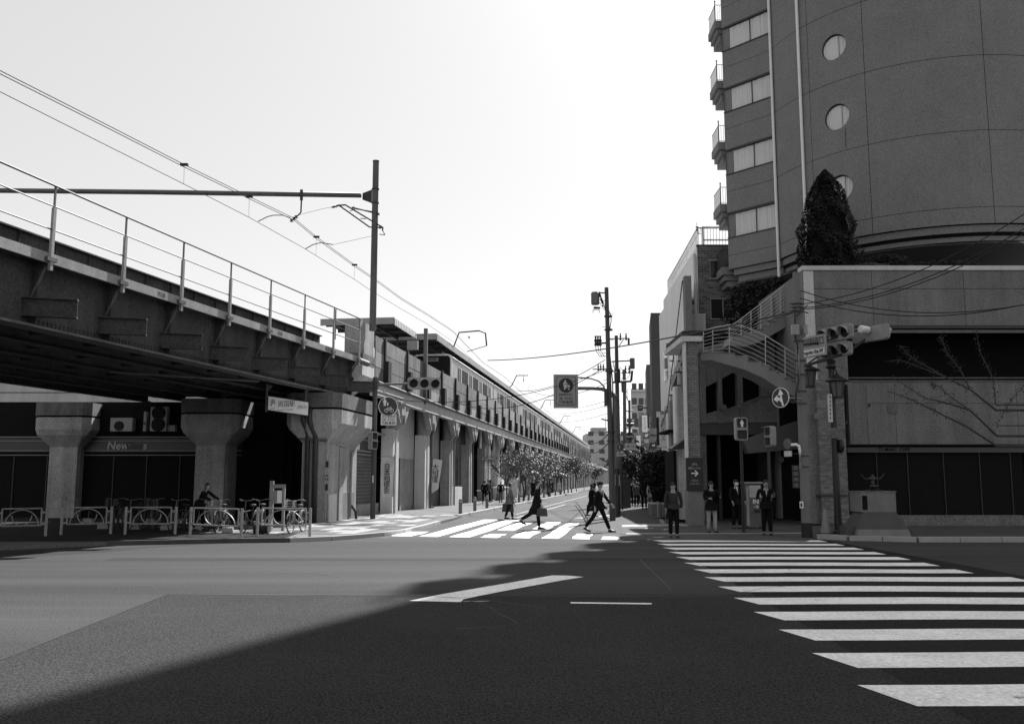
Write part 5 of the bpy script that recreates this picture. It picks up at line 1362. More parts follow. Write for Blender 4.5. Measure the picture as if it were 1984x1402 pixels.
MB().box(x_op, XR, Yp+.3, Yp+2.3, zz[737]-.1, zz[737]-.02).build('opening_floor', black, po); MB().box(x_op, XR, Yp+.3, Yp+2.3, zz[630]-.02, zz[630]+.05).build('opening_ceiling', black, po)
for z in (zz[733]+.02, zz[733]-.1): MB().box(x_op, XR, Yp-.04, Yp+.04, z-.02, z+.025).build('ledge_rail', steel, po)
MB().box(x_op-.05, XR, Yp, Yp+.4, zz[860], zz[737]-.03).build('lower_wall', conc_pod, po)
for x, in ((at(1642, 800, Yp).x,), (at(1680, 800, Yp).x,), (at(1735, 800, Yp).x,), (20.,), (22.5,)): MB().box(x-.008, x+.008, Yp-.003, Yp, zz[860], zz[745]).build('joint', blackm, po)
MB().box(at(1680, 780, Yp).x, XR, Yp-.003, Yp, at(1700, 781, Yp).z-.01, at(1700, 781, Yp).z+.01).build('joint', blackm, po)
for x, y in ((1684, 785), (1640, 818)): q = at(x, y, Yp); MB().cyl((q.x, Yp-.03, q.z), (q.x, Yp, q.z), .06, n=10).build('vent', blackm, po)
q = at(1729, 796, Yp); MB().box(q.x-.2, q.x+.2, Yp-.02, Yp, q.z-.1, q.z+.25).build('panel', conc_dk, po)
# brick-faced pillar between the stair and the cafe
bp = pxb(po, 'brick_pillar', 1588, 1640, 735, 1014, Yp-.35, .8, M_brick('pillar_tile', .17, .08, .22, .075))
pxb(po, 'pillar_trim', 1586, 1642, 958, 960.5, Yp-.4, .3, steel_dk)
pxb(po, 'pillar_side', 1563, 1588, 742, 1014, Yp-.1, .4, conc_pod)
pxb(po, 'stone_plinth', 1606, 1984, 998, 1018, Yp-.25, .4, conc_pod)
pxb(po, 'meter_panel', 1578, 1592, 800, 812, Yp-.36, .1, conc_dk)
# cafe front
cf = pxb(po, 'cafe_front', 1642, 1984, 864, 999, Yp+.35, .05, black)
pxb(po, 'sign_band', 1642, 1984, 866, 876, Yp+.2, .1, M('cafe_band', .085, .6))
pxb(po, 'awning_box', 1642, 1984, 853, 862, Yp+.1, .3, steel_dk)
q = at(1733, 870.5, Yp+.18); text('ST-MARC  CAFE', .19, 'lettering', black, po, (q.x, Yp+.19, q.z), width=1.25, bold=.004)
for x in (1700, 1760, 1830, 1900, 1960): pxb(po, 'window_mullion', x, x+1.5, 876, 999, Yp+.3, .06, steel_dk)
MB().box(x_op-.3, XR, Yp+.4, Yp+4, .1, .15).build('cafe_floor', black, po)
MB().box(XL, XR, Yp+.5, Yp+24, ZT-.9, ZT-.8).build('terrace', conc_dk, po); MB().box(XL, XR, Yp+4, Yp+4.1, .1, ZT-.9).build('inner_wall', black, po)
MB().box(XL-.1, XL, Yp+4, Yp+24, .1, ZT-.5).build('inner_side_wall', conc_pod, po)
# wall with slanting voids behind the stair
Yw = 40.0
wv = thing('stair_wall', 'grey concrete wall with slanting dark openings under the outdoor stair', 'wall', (0, 0, 0))
pxpoly(wv, 'wall_panel', [(1362, 675), (1362, 752), (1390, 738), (1428, 717), (1475, 702), (1580, 702), (1580, 600), (1470, 640)], Yw, .4, conc_pod)
for a, b in ((1357, 1366), (1390, 1398), (1428, 1438)): pxpoly(wv, 'column', [(a, 700), (b, 700), (b+3, 820), (a+3, 820)], Yw-.05, .5, conc_pod)
pxpoly(wv, 'wall_panel', [(1475, 703), (1580, 703), (1580, 765), (1475, 768)], Yw+.0, .4, conc_pod)
pxpoly(wv, 'wall_panel', [(1362, 803), (1390, 795), (1428, 787), (1476, 769), (1580, 766), (1580, 818), (1362, 818)], Yw+.01, .4, conc_pod)
pxpoly(wv, 'beam', [(1357, 818.5), (1580, 818.5), (1580, 842), (1357, 842)], Yw+.06, .3, M('beam_dark', .07, .8, streak=.2))
pxpoly(wv, 'lintel_wedge', [(1440, 852), (1545, 815), (1580, 806), (1580, 866), (1450, 878)], Yw-.8, .6, M('wedge_concrete', .12, .9, streak=.2))
pxpoly(wv, 'handrail', [(1413, 790), (1475, 766), (1475, 769), (1413, 793)], Yw-.1, .05, steel)
pxb(wv, 'void_back', 1340, 1600, 640, 830, Yw+1.6, .1, black)
pxb(wv, 'entrance_back', 1340, 1600, 820, 1016, Yw+3.5, .1, black)
for x, w_ in ((1487, 8), (1392, 6), (1545, 10)): pxb(wv, 'passage_column', x, x+w_, 840, 1015, Yw+.4, .4, M('passage_col', .045, .9, streak=.2))
MB().box(6.9, 12, Yw+.5, Yw+3.5, 3.9, 3.98).build('passage_ceiling', black, wv)
pxb(wv, 'side_block', 1352, 1368, 664, 1012, Yw+.2, 4, conc_pod)
for x, y in ((1402, 789), (1513, 890)): q = at(x, y, Yw-.4); MB().cyl((q.x, q.y, q.z), (q.x, q.y+.2, q.z), .14, n=14).build('wall_lamp', steel, wv)
# the two stair flights
def flight(name, label, steps, under, Y, d, rails, posts):
    t = thing(name, label, 'stair', (0, 0, 0))
    pts = []
    for i, (x, y) in enumerate(steps):
        p = at(x, y, Y)
        if pts:
            lo = min(pts[-1][2], p.z); 
            pts.append((p.x, Y, pts[-1][2]) if pts[-1][2] < p.z else (p.x, Y, pts[-1][2]))
        pts.append((p.x, Y, p.z))
    und = [tuple(at(x, y, Y)) for x, y in under]
    MB().ext(pts+und, (0, d, 0)).build('stringer', M('stair_concrete', .20, .9, streak=.12), t)
    for i, (x, y) in enumerate(steps[:-1]):
        p = at(x, y, Y); q = at(*steps[i+1], Y)
        x0, x1 = sorted((p.x, q.x)); MB().box(x0-.02, x1+.02, Y-.03, Y+d, p.z, p.z+.03).build('tread', conc_dk if i % 2 else conc, t)
    for r in rails: MB().tube([at(x, y, Y+dy) for x, y, dy in r[1]], r[0], 6).build('rail', M('rail_pale', .42, .45, spec=.5), t)
    for x, y0, y1 in posts: MB().cyl(at(x, y1, Y+.03), at(x, y0, Y+.03), .02, n=6).build('rail_post', MATS['rail_pale'], t)
    return t
Yu = 38.6
st = [(1548, 597), (1527, 605.7), (1515, 614), (1502.8, 623), (1490, 631), (1478.5, 638.5), (1462, 646), (1440, 650), (1420, 650)]
rails = []
for k in range(7):
    f = k/6; rails.append((.022 if k == 0 else .011, [(1532, 543+f*47, 0), (1480, 584+f*42, 0), (1430, 622+f*26, .1), (1414, 632+f*22, .3)]))
flight('upper_stair', 'upper flight of the outdoor stair climbing to the terrace, pale rails', st, [(1412, 668), (1440, 672), (1471, 663), (1531, 628.5), (1552, 618)], Yu, 1.6, rails, [(1532, 545, 600), (1512, 559, 615), (1494, 573, 628), (1474, 589, 640), (1455, 604, 648), (1436, 619, 650)])
Yl = 36.9
st = [(1358, 683), (1400, 684), (1424, 691), (1450, 700), (1475.7, 708), (1490.6, 717), (1505.6, 725.5), (1520, 734), (1534, 742.7), (1549, 751)]
rails = []
for k in range(7):
    f = k/6
    rails.append((.022 if k == 0 else .011, [(1362, 641+f*40, -.15), (1385, 634+f*42, .0), (1415, 629+f*46, 0), (1440, 632+f*54, 0), (1458, 639+f*54, 0), (1483, 650+f*56, 0), (1540, 685+f*53, 0)]))
flight('lower_stair', 'lower curving flight of the outdoor stair with seven thin rails', st, [(1557, 776), (1545, 771), (1508, 751), (1475, 730), (1440, 715), (1408, 705.6), (1377, 697), (1358, 698.5)], Yl, 1.5, rails, [(1363, 640, 684), (1381, 636, 683), (1413, 629, 685), (1483, 650, 712), (1521, 673, 736)])
MB().cyl(at(1362, 690, Yl), at(1362, 655, Yl), .05, n=8).build('newel', steel_lt, st and None) if False else None

# entrance canopy with the tiled pillar
en = thing('entrance_pillar', 'slim brick-tiled pillar with a slatted cap at the passage entrance', 'pillar', (0, 0, 0))
q = at(1344, 840, Yp); x0 = q.x
MB().box(x0-.24, x0+.24, Yp, Yp+.5, at(1344, 886, Yp).z, at(1341, 664, Yp).z).build('tiled_shaft', brick_pil, en)
MB().box(x0-.29, x0+.32, Yp-.06, Yp+.6, .0, at(1344, 948, Yp).z).build('granite_base', stone, en)
MB().box(x0-.28, x0-.24, Yp-.1, Yp+.5, at(1344, 886, Yp).z, at(1341, 664, Yp).z).build('edge_strip', conc_lt, en)
MB().box(x0-.42, x0+.42, Yp-.15, Yp+4, at(1341, 662, Yp).z, at(1341, 652, Yp).z).build('cap_slab', conc_lt, en)
for k in range(5): MB().box(x0-.38, x0+.40, Yp-.15, Yp+3.8, at(1341, 651-k*2, Yp).z, at(1341, 650-k*2, Yp).z).build('slat', steel_dk, en)
MB().prism([(x0-.24, Yp+.62), (x0+.2, Yp+.62), (x0+2.1, Yp+14), (x0+1.6, Yp+14)], at(1341, 690, Yp).z, at(1341, 664, Yp).z).build('side_fascia', blackm, en)
hs = thing('hotel_sign', 'black board with white Japanese lettering and a right-pointing arrow on the tiled pillar', 'sign', (x0-.02, Yp-.12, at(1343, 919, Yp).z))
w, h = .33, 31/1780*Yp
MB().box(-w, w, 0, .08, -h, h).build('board', blackm, hs)
text('ホテル', .14, 'lettering', M('letter_dim', .45, .6), hs, (0, -.005, h*.62), width=.2, bold=.004); text('両国ビューホテル', .1, 'lettering', MATS['letter_dim'], hs, (0, -.005, h*.39), width=.5, bold=.004)
text('→', .36, 'lettering', white, hs, (0, -.005, h*.07), bold=.006); text('フロント', .1, 'lettering', MATS['letter_dim'], hs, (0, -.005, -h*.37), width=.28); text('レストラン', .1, 'lettering', MATS['letter_dim'], hs, (0, -.005, -h*.57), width=.36)
# fins and lamps of the passage side seen left of the pillar
sf = thing('arcade_side', 'row of upright pale and grey fins with tube lamps beside the tiled pillar', 'wall', (0, 0, 0))
for k, (xa, xb, ya, yb, Y, mt) in enumerate(((1317, 1331, 748, 1006, 38.2, conc), (1308, 1315.5, 748, 872, 39.8, white_wall), (1300.5, 1307, 775, 1000, 42, conc), (1296, 1300, 800, 985, 44.5, white_wall), (1315, 1326, 872, 1004, 38.6, stone))):
    pxb(sf, 'fin', xa, xb, ya, yb, Y, .5, mt)
for x, y0, y1, Y in ((1317, 722, 745, 38), (1303, 766, 790, 43), (1322, 700, 745, 39)):
    p, q = at(x, y1, Y), at(x, y0, Y); MB().cyl(p, q, .11, n=10).build('tube_lamp', steel_lt, sf); MB().lathe(q, [(.2, 0), (.2, .04)], 12).build('lamp_collar', blackm, sf)
pxb(sf, 'base_wall', 1306, 1332, 872, 1008, 39.0, 2.2, black)
aw = thing('awning', 'dark folded awning over the narrow shop left of the tiled pillar', 'awning', (0, 0, 0))
MB().ext([at(1302, 868, 37.6), at(1326, 851, 37.6), at(1328, 851, 37.6), at(1328, 868, 37.6), at(1306, 871, 37.6)], (0, 1.2, 0)).build('cloth', blackm, aw)

# ================================================================ WHITE AND BRICK BUILDING BEYOND
wb = thing('brick_ended_building', 'five-storey building with a white side wall, tiled end wall and roof railing', 'building', (0, 0, 0))
yb = 50.; x1 = at(1352, 560, yb).x; zt = at(1352, 476.5, yb).z; zt2 = zt
dx = .044; L = 15.5
MB().prism([(x1, yb), (x1+9, yb), (x1+9, yb+L), (x1+dx*L, yb+L)], 0, zt-.02).build('wall_core', white_wall, wb)
MB().box(x1+.02, x1+8.9, yb-.06, yb-.003, 3, zt).build('tiled_end_wall', brick_bld, wb)
MB().box(x1-.02, x1+9, yb-.10, yb+.2, zt, zt+.06).build('coping', steel_dk, wb)
for (a, b, c, d, mul) in ((1374, 1391, 505, 538, 0), (1378, 1424, 579, 617, 1)):
    w = pxb(wb, 'window', a, b, c, d, yb-.10, .04, glass); 
    for (e, f, g, h) in ((a-1, b+1, c-1.2, c), (a-1, b+1, d, d+1.5), (a-1, a, c, d), ((a+b)/2-.7, (a+b)/2+.7, c, d)) if mul else ((a-1, b+1, c-2, c), (a-1, b+1, d, d+2)):
        pxb(w, 'frame', e, f, g, h, yb-.13, .04, steel_lt)
# roof railing
m = MB(); rz0, rz1 = zt+.05, at(1367, 440, yb+.6).z
MB().tube([(x1+.5, yb+.6, rz1), (x1+7, yb+.6, rz1)], .05, 6).tube([(x1+.5, yb+.6, rz1), (x1+.5+dx*14, yb+14, rz1)], .05, 6).build('top_rail', white, wb)
MB().tube([(x1+.15, yb+.4, rz0+1.1), (x1+7, yb+.4, rz0+1.1)], .04, 6).tube([(x1+.15, yb+.4, rz0+1.1), (x1+.2+dx*14, yb+14, rz0+1.1)], .04, 6).tube([(x1+.5, yb+.6, rz0+.45), (x1+7, yb+.6, rz0+.45)], .05, 6).build('middle_rail', steel_lt, wb)
for k in range(5): MB().cyl((x1+.5+k*1.6, yb+.6, rz0), (x1+.5+k*1.6, yb+.6, rz1), .05, n=6).build('rail_post', steel_lt, wb)
m = MB()
for k in range(40): m.cyl((x1+.2+k*.17, yb+.4, rz0), (x1+.2+k*.17, yb+.4, rz0+1.1), .012, n=4)
for k in range(60): m.cyl((x1+.15+dx*k*.23, yb+.4+k*.23, rz0), (x1+.15+dx*k*.23, yb+.4+k*.23, rz0+1.1), .012, n=4)
m.build('railing_bars', steel_lt, wb, kind='stuff')
MB().tube([(x1+3.5, yb+1, rz0), (x1+5, yb+1, rz1)], .04, 5).build('brace', steel_lt, wb)
pa_ = lambda x, y: tuple(at(x, y, yb+.6))
MB().tube([pa_(1359, 453), pa_(1352.5, 453), pa_(1352.5, 439)], .02, 5).tube([pa_(1350, 431), pa_(1350, 447)], .014, 5).tube([pa_(1348, 440), pa_(1353, 440)], .05, 5).tube([pa_(1348, 446), pa_(1353, 446)], .05, 5).build('aerial', steel_dk, wb)
# windows with hoods on the white flank
for k in range(6):
    y0 = yb+1.2+k*2.4
    for z in (3.8, 7.0, 10.2):
        xx = x1+dx*(y0-yb)
        w = MB().box(xx-.012, xx+.02, y0, y0+1.1, z, z+1.7).build('window', glass, wb)
        MB().ext([(xx-.02, y0-.15, z+1.75), (xx-.35, y0-.15, z+1.72), (xx-.02, y0-.15, z+1.95)], (0, 1.4, 0)).build('hood', white_wall, w)
MB().box(x1-.03, x1+.0, yb+.5, yb+.7, 3, zt-.3).build('downpipe', steel, wb); MB().swept([(x1-.1, yb+.15, 3), (x1-.1, yb+.15, zt-.5)], .09, 8).build('downpipe', conc_lt, wb)
# lower projecting bay of pale concrete
lb_ = thing('white_annex', 'lower white annex with a grey end pier against the brick-ended building', 'building', (0, 0, 0))
ya = 48.6; xa = at(1328, 600, ya).x; xb_ = at(1341, 600, ya).x; za = at(1334, 534, ya).z
MB().box(xa, xb_, ya, ya+.6, 2, za).build('end_pier', conc_tow, lb_)
MB().prism([(xa, ya+.01), (xb_-.02, ya+.01), (xb_+.3, ya+12), (xa+dx*12, ya+12)], 3.0, za-.03).build('wall', white_wall, lb_)
MB().box(xb_, x1+.2, ya+.5, ya+1.2, 3, za-2).build('wall', conc, lb_)
for k in range(3):
    for z in (4.5, 8.0):
        y0 = ya+2+k*3; MB().box(xa+dx*(y0-ya)-.02, xa+dx*(y0-ya)+.05, y0, y0+1.4, z, z+1.9).build('window', glass, lb_)
MB().swept([(xa-.08, ya+.2, za-.2), (xa-.08, ya+6, 6), (xa-.1, ya+11, 4)], .03, 5).build('cable', blackm, lb_)
# further buildings on the right of the street
def block(name, label, xl, xr, ytop, Y, depth, mat, win=None, side=None):
    t = thing(name, label, 'building', (0, 0, 0)); a = at(xl, 800, Y).x; b = at(xr, 800, Y).x; z = at(xl, ytop, Y).z
    MB().prism([(a, Y), (b, Y), (b+depth*.12, Y+depth), (a+depth*.13, Y+depth)], 0, z).build('wall', mat, t)
    if win:
        rows, cols, z0, dz = win; m_ = 0
        for r_ in range(rows):
            for c_ in range(cols):
                w_ = (b-a)/cols; MB().box(a+w_*(c_+.15), a+w_*(c_+.85), Y-.08, Y-.003, z0+r_*dz, z0+r_*dz+dz*.45).build('window', glass, t)
                MB().box(a+w_*(c_+.05), a+w_*(c_+.95), Y-.5, Y-.003, z0+r_*dz-.3, z0+r_*dz-.05).build('balcony', white_wall, t)
    return t
block('dark_slab_building', 'tall narrow windowless dark building behind the utility poles', 1264.5, 1300, 606, 84, 8, M('dark_tile', .055, .8))
block('dark_slab_building', 'shorter dark building with a pale left edge beside the taller slab', 1254, 1268, 706, 108, 8, M('dark_tile_b', .09, .8))
block('apartment_building', 'far pale apartment building with curved balconies at the end of the right side', 1223, 1262, 753, 190, 20, conc_lt, (6, 3, 5, 3.1))
block('shop_building', 'low pale building crowded with signs on the right of the street', 1212, 1240, 838, 150, 12, conc, (3, 2, 4, 3.2))
block('shop_building', 'low grey shop building right of the street below the dark slab', 1243, 1275, 806, 96, 30, conc, (2, 2, 4, 3.2))
block('corner_shop', 'dim ground-floor shop by the black shrub on the right of the street', 1258, 1300, 868, 72, 10, conc_dk, (1, 4, 2.6, 1.8))
# street signs of the right side
def sgn(label, x0, x1, y0, y1, Y, mat, words='', sz=.3, wmat=None, vertical=True, d=.15, width=None, name='shop_sign'):
    a, b = at(x0, y1, Y), at(x1, y0, Y); c = (a+b)/2
    t = thing(name, label, 'sign', (c.x, Y, c.z)); w, h = (b.x-a.x)/2, (b.z-a.z)/2
    MB().box(-w, w, 0, d, -h, h).build('panel', mat, t)
    MB().box(-w-.02, w+.02, .02, d+.02, h, h+.03).box(-w-.02, w+.02, .02, d+.02, -h-.03, -h).build('frame', steel_dk, t, kind='stuff')
    if words: text(words, sz, 'lettering', wmat or blackm, t, (0, -.006, 0), vertical=vertical, width=width, bold=.006)
    MB().box(w, w+.5, .05, .1, -.05, .05).build('bracket', steel_dk, t)
    return t
t = sgn('tall white clinic sign with vertical lettering and a dark stripe on the right', 1274, 1296, 797, 866, 57, white_wall, 'メディカル', .36, width=.3)
w = 11/1780*57
text('SBC', .24, 'lettering', blackm, t, (-.0, -.006, 1.02), width=.34, bold=.004); MB().box(-.42, -.26, -.012, -.002, -1.0, .75).build('stripe', blackm, t)
sgn('grey two-part shop sign with a dark upper field beside the clinic sign', 1259, 1274, 829, 857, 66, grey, 'Feminine', .2, vertical=False, width=.48)
sgn('small dark plate hung under the grey two-part sign', 1259, 1274, 858, 868, 67, blackm, '1F', .24, white, False)
sgn('pale narrow vertical sign left of the dark slab building', 1244.5, 1254, 804, 837, 80, white_wall, 'クリニック', .26, steel_dk)
sgn('small dark 77 sign high over the street', 1236, 1245, 785, 795, 92, blackm, '77', .34, white, False)
sgn('slim pale sign column below the 77 sign', 1238, 1244.5, 800, 836, 90, conc_lt, 'カラオケ', .3)
sgn('dark 2F sign among the boxes right of the street', 1248, 1257, 839, 848, 74, blackm, '2F', .3, white, False)
for k in range(4): sgn('%s stacked grey sign box under the dark 2F sign' % ['first', 'second', 'third', 'fourth'][k], 1248.5, 1257, 850+k*10, 858+k*10, 74, [conc, conc_dk, grey, conc_dk][k])
sgn('wide pale sign board with two text lines under the round route sign', 1211, 1231.5, 858, 871.5, 64, conc_lt, '両国一丁目', .2, vertical=False, width=.55)
sgn('white vertical sign right of the round route sign', 1233.5, 1241, 843, 868, 78, white_wall, '')
sgn('tall thin lit sign strip far down the right pavement', 1212, 1217, 895, 925, 85, white_wall, '銀行', .2)
t = thing('route_sign', 'round dark sign with the word ROUTE across it over the street', 'sign', at(1220, 845, 64)); r = 8.5/1780*64
MB().ext(ell(0, 0, r, r, 0, 24), (0, .08, 0)).build('rim', grey, t); MB().ext(ell(0, 0, r*.9, r*.9, -.01, 24), (0, .01, 0)).build('disc', blackm, t); text('ROUTE', .2, 'lettering', white, t, (0, -.016, -.02), width=r*1.5, bold=.006)
MB().box(-.03, .03, .1, .15, -.9, -r).build('stem', steel_dk, t)

# ================================================================ UTILITY POLES AND THEIR FITTINGS
polem = M('pole_concrete', .075, .85, (1, .2), (18, .3), 0)
def up(label, top, base, r0, r1):
    t = thing('utility_pole', label, 'utility pole', (base.x, base.y, 0)); d = top-base
    MB().cyl((0, 0, 0), (d.x, d.y, d.z), r0, r1, 12).build('shaft', polem, t)
    m = MB()
    for k in range(14):
        z = 2+k*.6; f = z/d.z; m.cyl((d.x*f-.25*(k % 2), d.y*f, z), (d.x*f+.25*(1-k % 2), d.y*f, z), .012, n=4)
    m.build('climbing_pegs', steel_dk, t, kind='stuff')
    return t, d
def loc_(t, x, y, Y): p = at(x, y, Y); return Vector((p.x-t.location.x, p.y-t.location.y, p.z))
def ins(t, x, y, Y, s=1, name='insulator'): p = loc_(t, x, y, Y); MB().lathe(p, [(.03*s, -.22*s), (.07*s, -.18*s), (.03*s, -.05*s), (.075*s, 0), (.03*s, .1*s), (.05*s, .2*s)], 7).build(name, blackm, t)
base = gp(1187, 1008); top = at(1175, 557, base.y)
t, d = up('tallest utility pole, a transformer box at its top and three black insulators', top, base, .135, .09)
YP = base.y
def tb_(pts, r, name='cable', mat=None, Y=None): MB().tube([loc_(t, x, y, Y or YP) for x, y in pts], r, 5).build(name, mat or steel_dk, t)
a, b = loc_(t, 1145.5, 590, YP), loc_(t, 1161, 566, YP)
m = MB(); m.lathe(((a.x+b.x)/2, 0, 0), [(.17, a.z), (.19, a.z+.05), (.19, b.z-.05), (.15, b.z)], 12); m.build('transformer', steel, t)
for k in range(4): ins(t, 1162+k*2, 570+k*6, YP, .6)
tb_([(1160, 567), (1175, 567)], .035, 'bracket'); tb_([(1150, 596), (1163, 596)], .06, 'lower_box'); tb_([(1149, 606), (1149, 600), (1161, 600), (1161, 606)], .015, 'loop')
for k in range(3): tb_([(1162, 572+k*7), (1168, 582+k*7), (1173, 598+k*2)], .014)
tb_([(1152, 664), (1176, 664)], .05, 'crossarm')
for x in (1154, 1158.5, 1163): ins(t, x, 660, YP, 1.1); tb_([(x, 666), (x+1, 680), (x+8, 690), (1176, 690)], .016)
tb_([(1148, 715), (1178, 714)], .03, 'crossarm')
for x in (1159, 1164, 1169): ins(t, x, 711, YP, .7)
tb_([(1178, 598), (1184, 612), (1184, 622), (1181, 640)], .02); tb_([(1182, 690), (1187, 740), (1189, 900), (1189, 1000)], .03, 'conduit'); tb_([(1188, 700), (1192, 720), (1195, 745)], .018)
a = loc_(t, 1172, 786, YP); MB().box(a.x-.03, a.x+.1, -.2, 0, a.z, a.z+.75).build('terminal_box', steel_dk, t)
for y in (614, 640, 720, 838, 855): q = loc_(t, 1179+(y-640)*.02, y, YP); MB().cyl((q.x, 0, q.z), (q.x, 0, q.z+.06), .19, n=10).build('strap', steel_dk, t)
tb_([(1165, 811), (1178, 814)], .04, 'street_lamp_arm')
# second and third poles down the street
p2 = V(11.3, 23.0, 0); b2 = at(1200, 990, 64); b2.z = 0
t, d = up('second utility pole down the street, with a long crossarm to the right', at(1194, 650, 64), b2, .19, .12); YP = 64
tb_([(1182, 656), (1218, 655)], .05, 'crossarm'); tb_([(1199, 671), (1208, 657)], .03, 'brace'); tb_([(1218, 655), (1218, 669)], .08, 'fuse')
for x in (1202, 1213): ins(t, x, 652, YP, 1.2)
a, b = loc_(t, 1189, 739, YP), loc_(t, 1201, 714, YP); MB().lathe(((a.x+b.x)/2, -.3, 0), [(.2, a.z), (.22, a.z+.05), (.22, b.z-.1), (.15, b.z)], 12).build('transformer', steel_dk, t)
tb_([(1185, 700), (1224, 698)], .06, 'crossarm'); tb_([(1188, 740), (1223, 738), (1225, 718)], .09, 'frame_arm')
a, b = loc_(t, 1221, 714, YP), loc_(t, 1229, 694, YP); MB().box(a.x, b.x, -.2, .2, a.z, b.z).build('cable_box', steel, t)
for x in (1212, 1219): ins(t, x, 715, YP, 1.2)
tb_([(1200, 710), (1206, 716), (1207, 730), (1203, 740)], .02); tb_([(1212, 735), (1219, 728), (1222, 716)], .02)
b3 = at(1212, 985, 82); b3.z = 0
t, d = up('third utility pole down the street, thin and dark behind the second', at(1209.5, 716, 82), b3, .19, .14); YP = 82
tb_([(1203, 722), (1224, 722)], .05, 'crossarm'); a, b = loc_(t, 1203, 760, YP), loc_(t, 1213, 742, YP); MB().lathe(((a.x+b.x)/2, -.3, 0), [(.22, a.z), (.24, b.z), (.15, b.z+.1)], 10).build('transformer', steel_dk, t)
for k in range(6): tb_([(1205+k*2, 755+k*3), (1213+k, 762+k*4), (1217, 752+k*6)], .02)
b4 = at(1221, 975, 108); b4.z = 0
t, d = up('fourth utility pole, a short dark upright far down the street', at(1219.5, 775, 108), b4, .19, .14); YP = 108
tb_([(1213, 796), (1227, 796)], .08, 'crossarm'); tb_([(1214, 822), (1228, 822)], .2, 'sign_box')
# arched arm with the overhead pedestrian-street sign
gb = gp(1196, 1001)
t = thing('sign_gantry', 'grey steel pole with a curved arm reaching left over the street', 'pole', (gb.x, gb.y, 0)); YP = gb.y
tz = loc_(t, 1196, 766, YP)
MB().cyl((0, 0, 0), (0, 0, tz.z), .14, .12, 12).build('pole', M('gantry_steel', .12, .6, (1, .2), (18, .2), 0), t)
q = [loc_(t, x, y, YP) for x, y in ((1196, 775), (1188, 765), (1178, 757), (1166, 753), (1150, 752), (1120, 752))]
MB().swept(q, [.13, .12, .11, .10, .09, .08], 8).build('arm', MATS['gantry_steel'], t, smooth=True)
q = [loc_(t, x, y, YP) for x, y in ((1173, 757), (1170, 748), (1160, 738), (1145, 733), (1120, 731))]
MB().swept(q, .04, 7).build('brace', MATS['gantry_steel'], t, smooth=True)
MB().cyl((.0, -.02, 0.02), (.0, -.02, 2.3), .17, n=10).build('pole_sleeve', steel_dk, t); MB().box(-.1, .12, -.16, -.13, 1.5, 2.0).build('notice', conc_lt, t)
a, b = at(1073, 790, YP-.1), at(1120, 725, YP-.1); c = (a+b)/2; w, h = (b.x-a.x)/2, (b.z-a.z)/2
og = thing('pedestrian_street_sign', 'large framed overhead sign of an adult and child with the hours 7:30-8:30', 'sign', (c.x, YP-.1, c.z), R(2))
MB().box(-w, w, 0, .12, -h, h).build('case', M('sign_case_grey', .26, .6, (2, .2), (20, .2), 0), og)
MB().ext(rr(-w*.82, w*.82, -h*.84, h*.88, .1, -.006), (0, .005, 0)).build('border', blackm, og); MB().ext(rr(-w*.78, w*.78, -h*.81, h*.85, .08, -.012), (0, .005, 0)).build('panel', MATS['sign_case_grey'], og)
r = w*.6; cy = h*.34
MB().ext(ell(0, cy, r, r, -.018, 28), (0, .005, 0)).build('disc', M('sign_disc', .02, .4), og)
pict_person(-r*.1, cy-r*.62, r*1.35, og, -.026, conc_lt); pict_person(r*.38, cy-r*.62, r*.75, og, -.026, conc_lt)
text('自転車を除く', .14, 'lettering', blackm, og, (0, -.018, -h*.22), width=w*1.15, bold=.004); text('日曜・休日を除く', .14, 'lettering', blackm, og, (0, -.018, -h*.45), width=w*1.15, bold=.004); text('7:30-8:30', .2, 'lettering', blackm, og, (0, -.018, -h*.66), width=w*1.15, bold=.005)
# small round sign and plate on the gantry pole
q = at(1202, 866, YP-.2); r = 7.5/1780*YP
t = thing('no_parking_sign', 'small round sign with a plate below on the grey gantry pole', 'sign', (q.x, YP-.2, q.z))
MB().ext(ell(0, 0, r, r, 0, 20), (0, .02, 0)).build('rim', grey, t); MB().ext(ell(0, 0, r*.88, r*.88, -.008, 20), (0, .006, 0)).build('disc', MATS['sign_blue'], t); pict_person(-.04, -.1, .22, t, -.014, grey)
MB().box(-r, r, 0, .02, -r*2.3, -r*1.25).build('plate', conc_lt, t); text('7:30-8:30', .1, 'lettering', blackm, t, (0, -.004, -r*1.78), width=r*1.5, bold=.003)
MB().cyl((.45-.3, .0, -1.2), (.15, 0, -2.85), .04, n=6).build('stem', steel_dk, t) if False else None
t = thing('kerb_sign', 'small leaning white sign panel at the foot of the utility poles', 'sign', gp(1180, 1000), R(30))
MB().ext([(-.1, 0, .1), (.12, 0, .1), (.22, 0, .5), (.1, 0, .5)], (0, .03, 0)).build('panel', white, t)
for k, (x, y0, y1, w_) in enumerate(((1206, 880, 982, 3), (1212, 930, 975, 5))):
    p = at(x, y1, 55+k*4); q = at(x, y0, 55+k*4); t = thing('street_post' if k == 0 else 'street_cabinet', ['thin black post right of the grey gantry pole', 'dark kerbside cabinet right of the thin black post'][k], 'post' if k == 0 else 'cabinet', (p.x, p.y, 0))
    if k == 0: MB().cyl((0, 0, 0), (0, 0, q.z), .05, n=8).build('shaft', blackm, t); MB().lathe((0, 0, q.z), [(.06, 0), (.08, .1), (.02, .16)], 8).build('finial', blackm, t)
    else: MB().box(-.3, .3, -.3, .3, 0, q.z).build('case', M('cabinet', .06, .7), t); MB().box(-.27, .27, -.31, -.3, .2, q.z-.1).build('door', steel_dk, t)
